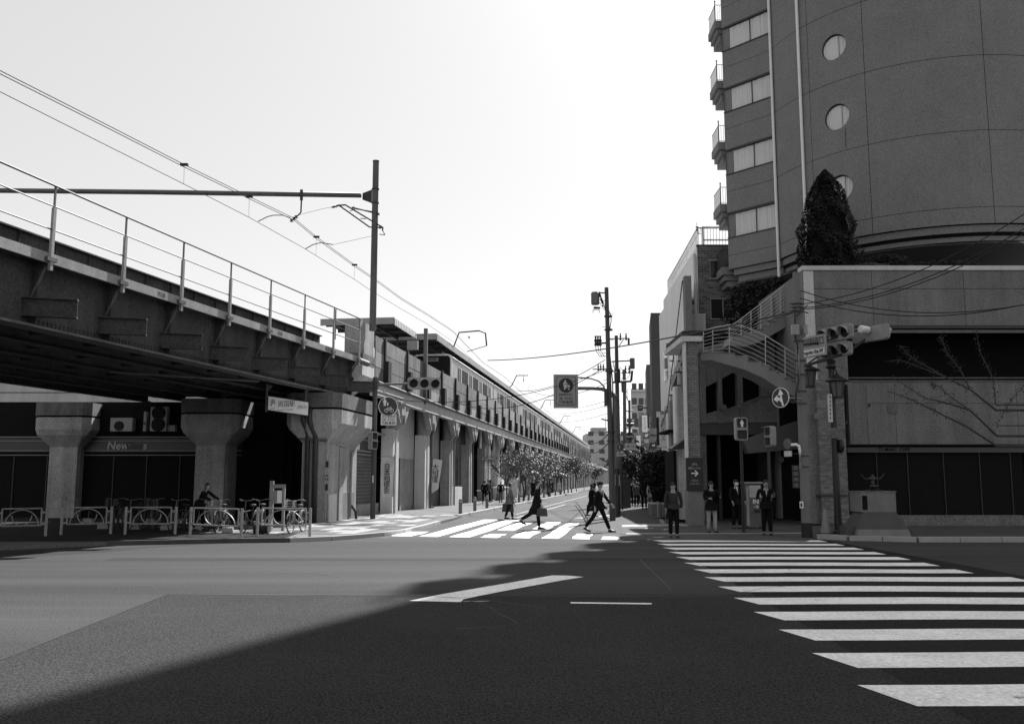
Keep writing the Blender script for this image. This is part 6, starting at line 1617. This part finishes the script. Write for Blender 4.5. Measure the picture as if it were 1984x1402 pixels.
# overhead cables
cb_ = thing('overhead_cables', 'dark service cables strung over the street between the poles', 'cables', (0, 0, 0))
def sag(p, q, s, r=.018, n=14):
    p, q = Vector(p), Vector(q)
    pts = [p.lerp(q, i/n)-Vector((0, 0, s*4*(i/n)*(1-i/n))) for i in range(n+1)]
    MB().tube(pts, r, 5).build('cable', wire, cb_)
PR = Vector((9.0, 28.3, 0)); PRp = lambda y: at(1543, y, 28.3)
sag(PRp(603), at(945, 698, 62), .35, .03)
sag(PRp(603), at(1290, 666, 42), .15, .02)
sag(at(1400, 640, 36), at(1292, 750, 60), .3, .02); sag(at(1328, 650, 42), at(1293, 752, 62), .2, .03)
sag(at(1172, 697, 41), at(1000, 756, 70), .5, .02); sag(at(1164, 716, 41), at(860, 770, 61), 1.2, .02); sag(at(1180, 740, 41), at(1020, 753, 70), .6, .015)
sag(at(1180, 838, 41), at(1145, 858, 70), .2, .03); sag(at(1180, 856, 41), at(1140, 874, 80), .3, .03)
sag(at(1178, 690, 41), at(1194, 720, 64), .3, .02); sag(at(1178, 715, 41), at(735, 770, 39.6), .7, .015)
for y in (775, 784, 800): sag(at(1180, y, 41), at(1050, y+8, 110), .5, .012)
for y0, x2, y2 in ((590, 1984, 415), (597, 1984, 443), (600, 1984, 452), (575, 1984, 590), (560, 1984, 590)):
    sag(PRp(y0), at(x2, y2, 24), .45, .016)

# ================================================================ RIGHT CORNER: POLE, SIGNALS, LAMP POST
zt = at(1542, 528, 28.3).z
rp_ = thing('utility_pole', 'pale concrete utility pole on the right corner with boxes and a white bent conduit', 'utility pole', (9.02, 28.3, 0))
MB().cyl((0, 0, .45), (0, 0, zt), .155, .115, 14).build('shaft', M('pole_pale', .15, .85, (1.2, .25), (18, .35), .1), rp_)
MB().cyl((0, 0, 0), (0, 0, .46), .165, n=14).build('base_sleeve', M('sleeve', .02, .7), rp_)
t = rp_
def rbx(x0, x1, y0, y1, name, mat, Y=28.15, d=.12):
    a, b = loc_(t, x0, y1, Y), loc_(t, x1, y0, Y); return MB().box(a.x, b.x, a.y-d, a.y, a.z, b.z).build(name, mat, t)
rbx(1533, 1546, 629.5, 649, 'meter_box', signal); rbx(1556, 1562, 630, 648, 'terminal_box', signal); rbx(1549.5, 1556, 971, 984, 'notice', white, 28.1, .02); rbx(1551, 1554, 974, 981, 'notice_mark', blackm, 28.07, .005)
for y in (590, 597, 604, 662, 700, 727, 759, 783, 884, 905): q = loc_(t, 1545+(y-590)*.06, y, 28.3); MB().cyl((0, 0, q.z), (0, 0, q.z+.035), .165, n=12).build('strap', steel_dk, t)
def tbr(pts, r, name, mat, Y=28.1, sm=False): MB().swept([loc_(t, x, y, Y) for x, y in pts], r, 8).build(name, mat, t, smooth=True)
tbr([(1533, 861.5), (1543, 861), (1548, 864), (1550, 874), (1551, 907)], .045, 'bent_conduit', white)
tbr([(1540, 600), (1540, 625), (1541, 655), (1546, 672), (1547, 735), (1543, 760), (1542, 772)], .03, 'conduit', blackm)
tbr([(1547, 668), (1548, 735)], .02, 'conduit', grey); tbr([(1537, 600), (1566, 606)], .02, 'hook', steel_dk); tbr([(1540, 615), (1565, 590)], .015, 'hook', steel_dk)
m = MB()
for y in (588, 595, 602): m.tube([loc_(t, 1530, y, 28.2), loc_(t, 1552, y-1, 28.2)], .02, 5)
m.build('cable_clamps', steel_dk, t, kind='stuff')
# no-entry style direction sign: ring with two white arrows
q = at(1512, 770, 28.1); az = R(-52)
t2 = thing('direction_sign', 'round dark sign with white arrows ahead and left, beside the pale pole', 'sign', (q.x, 28.1, q.z), az)
r = .31
MB().ext(ell(0, 0, r, r, 0, 28), (0, .02, 0)).build('rim', white, t2); MB().ext(ell(0, 0, r*.93, r*.93, -.006, 28), (0, .006, 0)).build('disc', MATS['sign_blue'], t2)
MB().ext([(.06, -.01, -.26), (.12, -.01, -.26), (.05, -.01, .08), (.12, -.01, .1), (.0, -.01, .27), (-.08, -.01, .07), (-.01, -.01, .08)], (0, .003, 0)).build('arrow', white, t2)
MB().ext([(.05, -.012, -.17), (.03, -.012, -.02), (-.1, -.012, .03), (-.1, -.012, .09), (-.25, -.012, -.04), (-.1, -.012, -.14), (-.1, -.012, -.07), (-.02, -.012, -.1)], (0, .003, 0)).build('arrow', white, t2)
MB().cyl((.0, .03, 0), (.42, .52, -.02), .02, n=6).build('bracket', grey, t2)
# station direction board and signals: they face the traffic from the left
q = at(1573, 671, 29.0)
sb = thing('station_direction_sign', 'white street sign reading Ryogoku Station West above the right corner', 'sign', (q.x, 29.0, q.z), R(-66))
MB().box(-.60, .60, 0, .06, -.34, .34).build('panel', M('sign_panel_grey', .30, .6), sb); MB().box(-.56, .56, -.008, 0, -.29, -.09).build('panel_strip', white_wall, sb)
text('両国駅西口', .30, 'lettering', blackm, sb, (0, -.006, .12), width=1.05, bold=.006); text('Ryogoku Sta.W', .16, 'lettering', blackm, sb, (0, -.014, -.19), width=1.02, bold=.004)
q = at(1617, 646, 28.9); traffic_light('traffic_light', 'upper three-lamp traffic light seen obliquely over the black lamp post', (q.x, 28.9, q.z), R(-66), .19)
q = at(1618, 678, 28.9); traffic_light('traffic_light', 'lower three-lamp traffic light close under the upper one', (q.x, 28.9, q.z), R(-66), .17)
q = at(1684, 646, 28.6); tlb = traffic_light('traffic_light', 'traffic light seen from behind at the end of the arm, furthest right', (q.x+.1, 28.6, q.z-.02), R(118), .19)
MB().lathe((0, .3, .12), [(.12, -.1), (.13, .2), (.1, .24)], 12, 'Y').build('camera_tube', white, tlb)
arm = thing('signal_arm', 'dark steel arm carrying the signals from the pale pole to the right', 'signal arm', (0, 0, 0))  # an arm fixed to the pale pole, not a gantry of its own
MB().tube([at(1548, 712, 28.5), at(1640, 684, 28.7), at(1700, 640, 28.7)], .05, 7).build('arm_tube', blackm, arm)
MB().tube([at(1552, 668, 28.6), at(1590, 664, 28.8), at(1660, 640, 28.8)], .035, 6).build('arm_tube', blackm, arm)
MB().cyl(at(1589, 690, 28.8), at(1586, 650, 28.8), .03, n=6).build('drop_bar', steel_dk, arm)
rbx2 = at(1591, 676, 28.8); MB().cbox(rbx2, (.16, .12, .3)).build('junction_box', signal, arm)
# black lamp post with two lanterns
bp_ = gp(1625, 1034, .1)
lp_ = thing('lamp_post', 'tall black ornamental lamp post with hanging lanterns on the right corner', 'lamp post', (bp_.x, bp_.y, .1)); t = lp_; YL = bp_.y
zt = at(1611, 684, YL).z
MB().lathe((0, 0, 0), [(.16, 0), (.16, .08), (.12, .12), (.105, .9), (.085, zt-.4), (.05, zt-.1), (.02, zt)], 14).build('shaft', blackm, lp_)
for x, y, Y in ((1567, 716, YL+.6), (1622, 736, YL-.1)):
    p = loc_(lp_, x, y, Y); p.z -= .1; c = (p.x, p.y, p.z); k = 1.15
    MB().lathe(c, [(.34*k, -.04), (.32*k, .0), (.1*k, .12), (.04*k, .2), (.01, .24)], 6).build('lantern_roof', blackm, lp_)
    g = MB().lathe(c, [(.13*k, -.52), (.2*k, -.06)], 6).build('lantern_glass', M('lantern_glass', .10, .3), lp_)
    m = MB()
    for j in range(6): a = 2*math.pi*j/6; m.cyl((c[0]+.13*k*math.cos(a), c[1]+.13*k*math.sin(a), c[2]-.54), (c[0]+.205*k*math.cos(a), c[1]+.205*k*math.sin(a), c[2]-.04), .018, n=4)
    m.lathe(c, [(.15*k, -.58), (.15*k, -.52)], 6); m.build('lantern_frame', blackm, lp_, kind='stuff')
    MB().tube([(c[0], c[1], c[2]+.22), (c[0]*.5, c[1]*.5, c[2]+.42), (0, 0, c[2]+.3)], .025, 5).build('lantern_arm', blackm, lp_)
q = loc_(lp_, 1605, 705, YL); MB().lathe((0, 0, q.z-.1), [(.05, -.2), (.18, -.1), (.12, 0), (.16, .08), (.05, .16)], 10).build('scroll', blackm, lp_)
def lpx(x0, x1, y0, y1, name, mat, o=.14, d=.03): a, b = loc_(lp_, x0, y1, YL), loc_(lp_, x1, y0, YL); return MB().box(a.x, b.x, -o-d, -o, a.z-.1, b.z-.1).build(name, mat, lp_)
lpx(1606, 1634, 829, 849, 'plate', conc_dk); lpx(1602, 1608, 764, 818, 'narrow_plate', conc_lt); 
for k in range(6): lpx(1604, 1606, 768+k*8, 772+k*8, 'plate_mark', blackm, .172, .004)
q = loc_(lp_, 1628, 864, YL); MB().lathe((q.x, -.0, q.z-.1), [(.02, -.1), (.22, -.06), (.22, .04), (.1, .08)], 16, 'X').build('round_mirror', blackm, lp_)
# pedestrian signals and their post
t3 = ped_signal('pedestrian signal with a lit walking figure facing the road', (at(1437.5, 830, 30.5).x, 30.5, at(1437.5, 830.5, 30.5).z), R(4), 12/1780*30.5, 22.5/1780*30.5)
sp2 = thing('signal_pole', 'slim dark post behind the people carrying the lit pedestrian signal', 'pole', (at(1437, 900, 30.9).x, 30.9, 0)); MB().cyl((0, 0, 0), (0, 0, at(1437, 790, 30.9).z), .055, n=10).build('shaft', blackm, sp2)
MB().lathe((0, 0, at(1437, 790, 30.9).z), [(.08, -.05), (.08, .05), (.02, .1)], 8).build('cap', blackm, sp2)
ped_signal('pale pedestrian signal turned edge-on left of the pale pole', (at(1487, 845, 30.2).x, 30.2, at(1487, 845, 30.2).z), R(-70), .17, .34, walk=False)
sp3 = thing('signal_pole', 'thin dark post behind the man with the phone, under the edge-on signal', 'pole', (at(1490, 900, 30.6).x, 30.6, 0)); MB().cyl((0, 0, 0), (0, 0, at(1490, 830, 30.6).z), .05, n=8).build('shaft', steel_dk, sp3); MB().box(-.2, .0, -.25, -.02, at(1490, 850, 30.6).z, at(1490, 846, 30.6).z).build('bracket', steel_dk, sp3)
for k, (x, y0, y1) in enumerate(((1525, 849, 870), (1526, 873, 884))):
    p = at(x, (y0+y1)/2, 29.2); tt = thing('small_sign', ['oval sign seen nearly edge-on, hanging left of the pale pole', 'tiny plate below the edge-on oval sign'][k], 'sign', p, R(-74)); h = (y1-y0)/1780*29.2/2
    MB().ext(ell(0, 0, .22, h, 0, 18), (0, .03, 0)).build('disc', steel if k == 0 else conc, tt) if k == 0 else MB().box(-.2, .2, 0, .03, -h, h).build('plate', conc_lt, tt)
    MB().cyl((0, .03, 0), (.2, .5, 0), .015, n=5).build('bracket', steel_dk, tt)
vp = thing('vertical_plates', 'column of dim lettered plates left of the pale pole', 'sign', at(1542, 923, 30.4))
for k in range(4):
    MB().box(-.11, .11, 0, .03, .2-k*.19, .37-k*.19).build('plate', M('dim_plate', .07, .7), vp); text('両国商店'[k], .13, 'lettering', grey, vp, (0, -.004, .285-k*.19))
# notice box
nb = thing('notice_box', 'metal box on legs with a lit upper panel, the word IN and an arrow', 'notice box', (at(1461, 990, 33.4).x, 33.4, .02)); 
w, zt = 15/1780*33.4, at(1461, 937, 33.4).z
MB().box(-w, w, 0, .5, .08, zt).build('case', M('box_case', .10, .6, (2, .2), (20, .2), 0), nb); MB().box(-w-.05, w+.05, -.06, .56, zt, zt+.05).build('lid', steel_lt, nb)
MB().box(-w*.5, w*.9, -.01, 0, zt-.5, zt-.08).build('map_panel', conc_lt, nb); MB().box(-w*.95, -w*.6, -.01, 0, .1, zt-.08).build('side_panel', conc, nb)
for k in range(5): MB().box(-w*.4, w*.8, -.014, -.01, zt-.16-k*.07, zt-.145-k*.07).build('text_line', steel_dk, nb)
text('IN', .22, 'lettering', white, nb, (w*.25, -.006, zt-.66), bold=.006); text('→', .24, 'lettering', white, nb, (w*.3, -.006, zt-.84)); MB().box(0, w*.8, -.012, 0, zt-1.06, zt-.93).build('slot', blackm, nb)
for sx in (-1, 1): MB().box(sx*w*.9-.03, sx*w*.9+.03, .1, .2, 0, .1).build('foot', steel_dk, nb)
# cone
cn2 = thing('traffic_cone', 'slim pale traffic cone by the foot of the black lamp post', 'cone', gp(1600, 1034, .1))
MB().lathe((0, 0, .03), [(.16, 0), (.15, .06), (.035, .73), (.02, .75)], 14).build('cone', M('cone_pale', .24, .7), cn2); MB().box(-.2, .2, -.2, .2, 0, .035).build('base', rubber, cn2)
# statue plinth
sp_ = gp(1712, 1040, .1)
pt = thing('statue_plinth', 'granite monument: box head on a flared base with a black opening', 'monument', (sp_.x, sp_.y+.6, .1)); k = 27.6/1780
MB().box(-.54, .50, -.4, .5, .72, 1.30).build('stone_head', stone, pt); MB().box(-.56, .52, -.42, .52, 1.30, 1.33).build('stone_cap', conc_pod, pt); MB().box(-.50, -.35, -.41, -.39, .78, 1.2).build('niche', black, pt)
def fr(z0, a0, b0, z1, a1, b1, name, mat): MB().add([(-a0, -b0, z0), (a0, -b0, z0), (a0, b0, z0), (-a0, b0, z0), (-a1, -b1, z1), (a1, -b1, z1), (a1, b1, z1), (-a1, b1, z1)], [(0, 3, 2, 1), (4, 5, 6, 7), (0, 1, 5, 4), (1, 2, 6, 5), (2, 3, 7, 6), (3, 0, 4, 7)]).build(name, mat, pt)
fr(.22, .74, .6, .72, .48, .42, 'flared_base', M('granite_dark', .07, .8, (2, .3), (40, .5), .2)); fr(0, .8, .66, .22, .74, .6, 'foot_stone', stone)
MB().box(-1.0, -.78, -.4, .2, 0, .3).build('side_stone', MATS['granite_dark'], pt); MB().box(.82, 1.0, -.3, .3, 0, .28).build('side_stone', MATS['granite_dark'], pt)
fg = thing('bronze_statue', 'small dark bronze figure with raised curved arms crouching on the plinth', 'statue', (sp_.x+.0, sp_.y+.6, 1.43))
bz = M('bronze', .03, .35, spec=.6, metal=.6)
skinmesh('figure', [(0, 0, .12), (0, 0, .26), (0, 0, .38), (0, 0, .45), (0, 0, .50), (-.22, 0, .35), (-.36, -.02, .50), (.22, 0, .36), (.36, -.02, .52), (-.10, -.1, .16), (-.07, -.02, .02), (.12, -.1, .16), (.05, -.02, .02)], [(0, 1), (1, 2), (2, 3), (3, 4), (2, 5), (5, 6), (2, 7), (7, 8), (0, 9), (9, 10), (0, 11), (11, 12)], [.07, .055, .055, .03, .05, .022, .014, .022, .014, .05, .03, .05, .03], bz, fg)
MB().lathe((0, 0, 0), [(.26, -.02), (.27, .02), (.2, .04)], 16).build('base', bz, fg)
# ================================================================ PLANTING
def bush(label, loc, rx, ry, rz_, n, mat, seed, lsz=.1, cone=False, name='shrub', cat='shrub', stem=True, dens=.62):
    random.seed(seed); t = thing(name, label, cat, loc); m = MB(); lob = [(random.uniform(0, 6.28), random.uniform(-.6, .9), random.uniform(.1, .3)) for _ in range(12)]
    for i in range(n):
        a = random.uniform(0, 2*math.pi); h = random.random()
        if cone: h = random.random()**1.25; prof = (1.0-h**3.0)**.75*(.8+.2*min(1, h*4))*(1+.12*math.sin(h*26+a*2))
        else: prof = math.sqrt(max(0, 1-(2*h-1)**2))*.8+.2
        prof *= 1+.12*math.sin(a*5+h*11)+.10*math.sin(a*3-h*17)+.06*math.sin(a*9+h*31)
        rr_ = (dens+(1-dens)*math.sqrt(random.random())) if random.random() < .85 else random.random()
        p = Vector((rx*prof*rr_*math.cos(a), ry*prof*rr_*math.sin(a), rz_*h))
        u = Vector((random.gauss(0, 1), random.gauss(0, 1), random.gauss(.3, 1))).normalized(); v = u.orthogonal().normalized(); s = lsz*random.uniform(.5, 1.3)
        m.add([p-v*s*.5, p+u*s, p+v*s*.5, p-u*s*.6], [(0, 1, 2, 3)])
    m.build('crown', mat, t)
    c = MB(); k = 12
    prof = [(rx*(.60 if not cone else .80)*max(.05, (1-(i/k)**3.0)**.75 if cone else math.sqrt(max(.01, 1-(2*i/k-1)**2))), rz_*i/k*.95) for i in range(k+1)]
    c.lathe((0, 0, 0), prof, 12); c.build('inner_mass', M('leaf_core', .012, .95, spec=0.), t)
    if stem: MB().cyl((0, 0, -.6), (0, 0, rz_*.4), .09, .05, 7).build('trunk', bark, t)
    return t
q = at(1606, 512, 39.3); hh = at(1590, 333, 39.3).z-(ZT-.7)
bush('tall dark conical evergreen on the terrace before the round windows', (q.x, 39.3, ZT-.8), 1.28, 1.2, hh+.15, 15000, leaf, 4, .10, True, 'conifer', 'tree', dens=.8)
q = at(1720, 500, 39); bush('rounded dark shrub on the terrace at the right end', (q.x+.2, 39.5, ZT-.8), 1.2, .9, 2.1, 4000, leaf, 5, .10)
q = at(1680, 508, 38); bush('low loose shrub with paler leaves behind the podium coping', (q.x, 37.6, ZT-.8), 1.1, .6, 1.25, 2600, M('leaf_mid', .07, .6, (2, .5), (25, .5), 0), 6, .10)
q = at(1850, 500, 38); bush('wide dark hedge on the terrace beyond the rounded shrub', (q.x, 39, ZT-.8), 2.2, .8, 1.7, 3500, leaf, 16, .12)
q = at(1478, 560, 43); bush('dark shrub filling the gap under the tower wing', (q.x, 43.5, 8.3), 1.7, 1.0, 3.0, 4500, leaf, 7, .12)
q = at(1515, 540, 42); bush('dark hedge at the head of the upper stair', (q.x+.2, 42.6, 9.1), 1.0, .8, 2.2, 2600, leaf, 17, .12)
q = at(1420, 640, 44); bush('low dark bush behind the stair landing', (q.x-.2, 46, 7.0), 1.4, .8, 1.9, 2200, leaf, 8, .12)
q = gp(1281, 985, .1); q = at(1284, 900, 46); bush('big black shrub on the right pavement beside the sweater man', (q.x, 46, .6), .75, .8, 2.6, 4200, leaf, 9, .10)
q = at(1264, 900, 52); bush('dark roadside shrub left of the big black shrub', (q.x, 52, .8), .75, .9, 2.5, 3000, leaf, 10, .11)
q = at(1282, 970, 45); pt2 = thing('stone_planter', 'grey stone planter under the black shrub on the right pavement', 'planter', (q.x, 45.4, 0)); MB().box(-.5, .6, -.6, .8, 0, .6).build('box', stone, pt2); MB().box(-.53, .63, -.63, .83, .6, .66).build('rim', conc_lt, pt2)
q = at(1275, 985, 42); bd = thing('umbrella_bollard', 'pale barrier post on a black foot before the stone planter', 'post', (q.x, 42, 0)); MB().cyl((0, 0, 0), (0, 0, .8), .04, n=8).build('shaft', steel_lt, bd); MB().cyl((.12, 0, 0), (.12, 0, .78), .03, n=8).build('shaft', steel, bd); MB().lathe((.05, 0, 0), [(.28, 0), (.26, .07), (.1, .1)], 12).build('foot', blackm, bd)
for k, (x, Y, h) in enumerate(((1230, 75, 4.6), (1243, 66, 4.2), (1216, 100, 5.0))):
    tree('thin street tree %s on the right pavement' % ['by the round route sign', 'before the pale building', 'furthest away'][k], (at(x, 960, Y).x, Y, 0), h, 1.5, 1800, leaf, .06, 50+k, lsz=.14, group='street trees of the right pavement')
# leafless branch reaching in from the right
br_ = thing('bare_branch_tree', 'young tree with dark leafy twigs reaching in at the right edge', 'tree', (at(2025, 1000, 31).x, 31, .1)); t = br_
MB().swept([(0, 0, 0), (.1, 0, 1.8), (-.05, 0, 3.4), (.1, 0, 5.0)], [.09, .08, .06, .02], 7).build('trunk', bark, t)
def twig(pts, r): MB().swept([loc_(t, x, y, 31) for x, y in pts], r, 5).build('branch', bark, t)
TW = [[(2022, 850), (1932, 850), (1880, 800), (1830, 785), (1790, 776), (1755, 752), (1728, 737)], [(2022, 870), (1932, 870), (1870, 830), (1820, 806), (1772, 782), (1745, 771), (1722, 764)], [(2022, 800), (1930, 800), (1880, 760), (1830, 735), (1780, 716), (1745, 703), (1725, 704)], [(1830, 735), (1790, 712), (1765, 698), (1746, 676)], [(2022, 830), (1930, 830), (1960, 780), (1985, 750)], [(1880, 760), (1860, 720), (1835, 690), (1822, 655)], [(2022, 790), (1930, 790), (1925, 740), (1900, 690), (1890, 640)], [(1880, 800), (1850, 780), (1820, 755), (1800, 748)]]
for p_ in TW: twig(p_, [.05, .045, .035, .028, .02, .014, .008][-len(p_):])
m = MB(); random.seed(77)
for pts in TW:
    for i in range(170):
        j = random.randrange(1, len(pts)-1); f = random.random(); x = pts[j][0]*(1-f)+pts[j+1][0]*f; y = pts[j][1]*(1-f)+pts[j+1][1]*f
        p = loc_(t, x+random.gauss(0, 5), y+random.gauss(0, 4), 31+random.gauss(0, .15)); u = Vector((random.gauss(0, 1), random.gauss(0, 1), random.gauss(0, 1))).normalized(); v = u.orthogonal().normalized(); s = random.uniform(.02, .06)
        m.add([p-v*s*.5, p+u*s, p+v*s*.5, p-u*s*.6], [(0, 1, 2, 3)])
m.build('leaves', leaf, t)
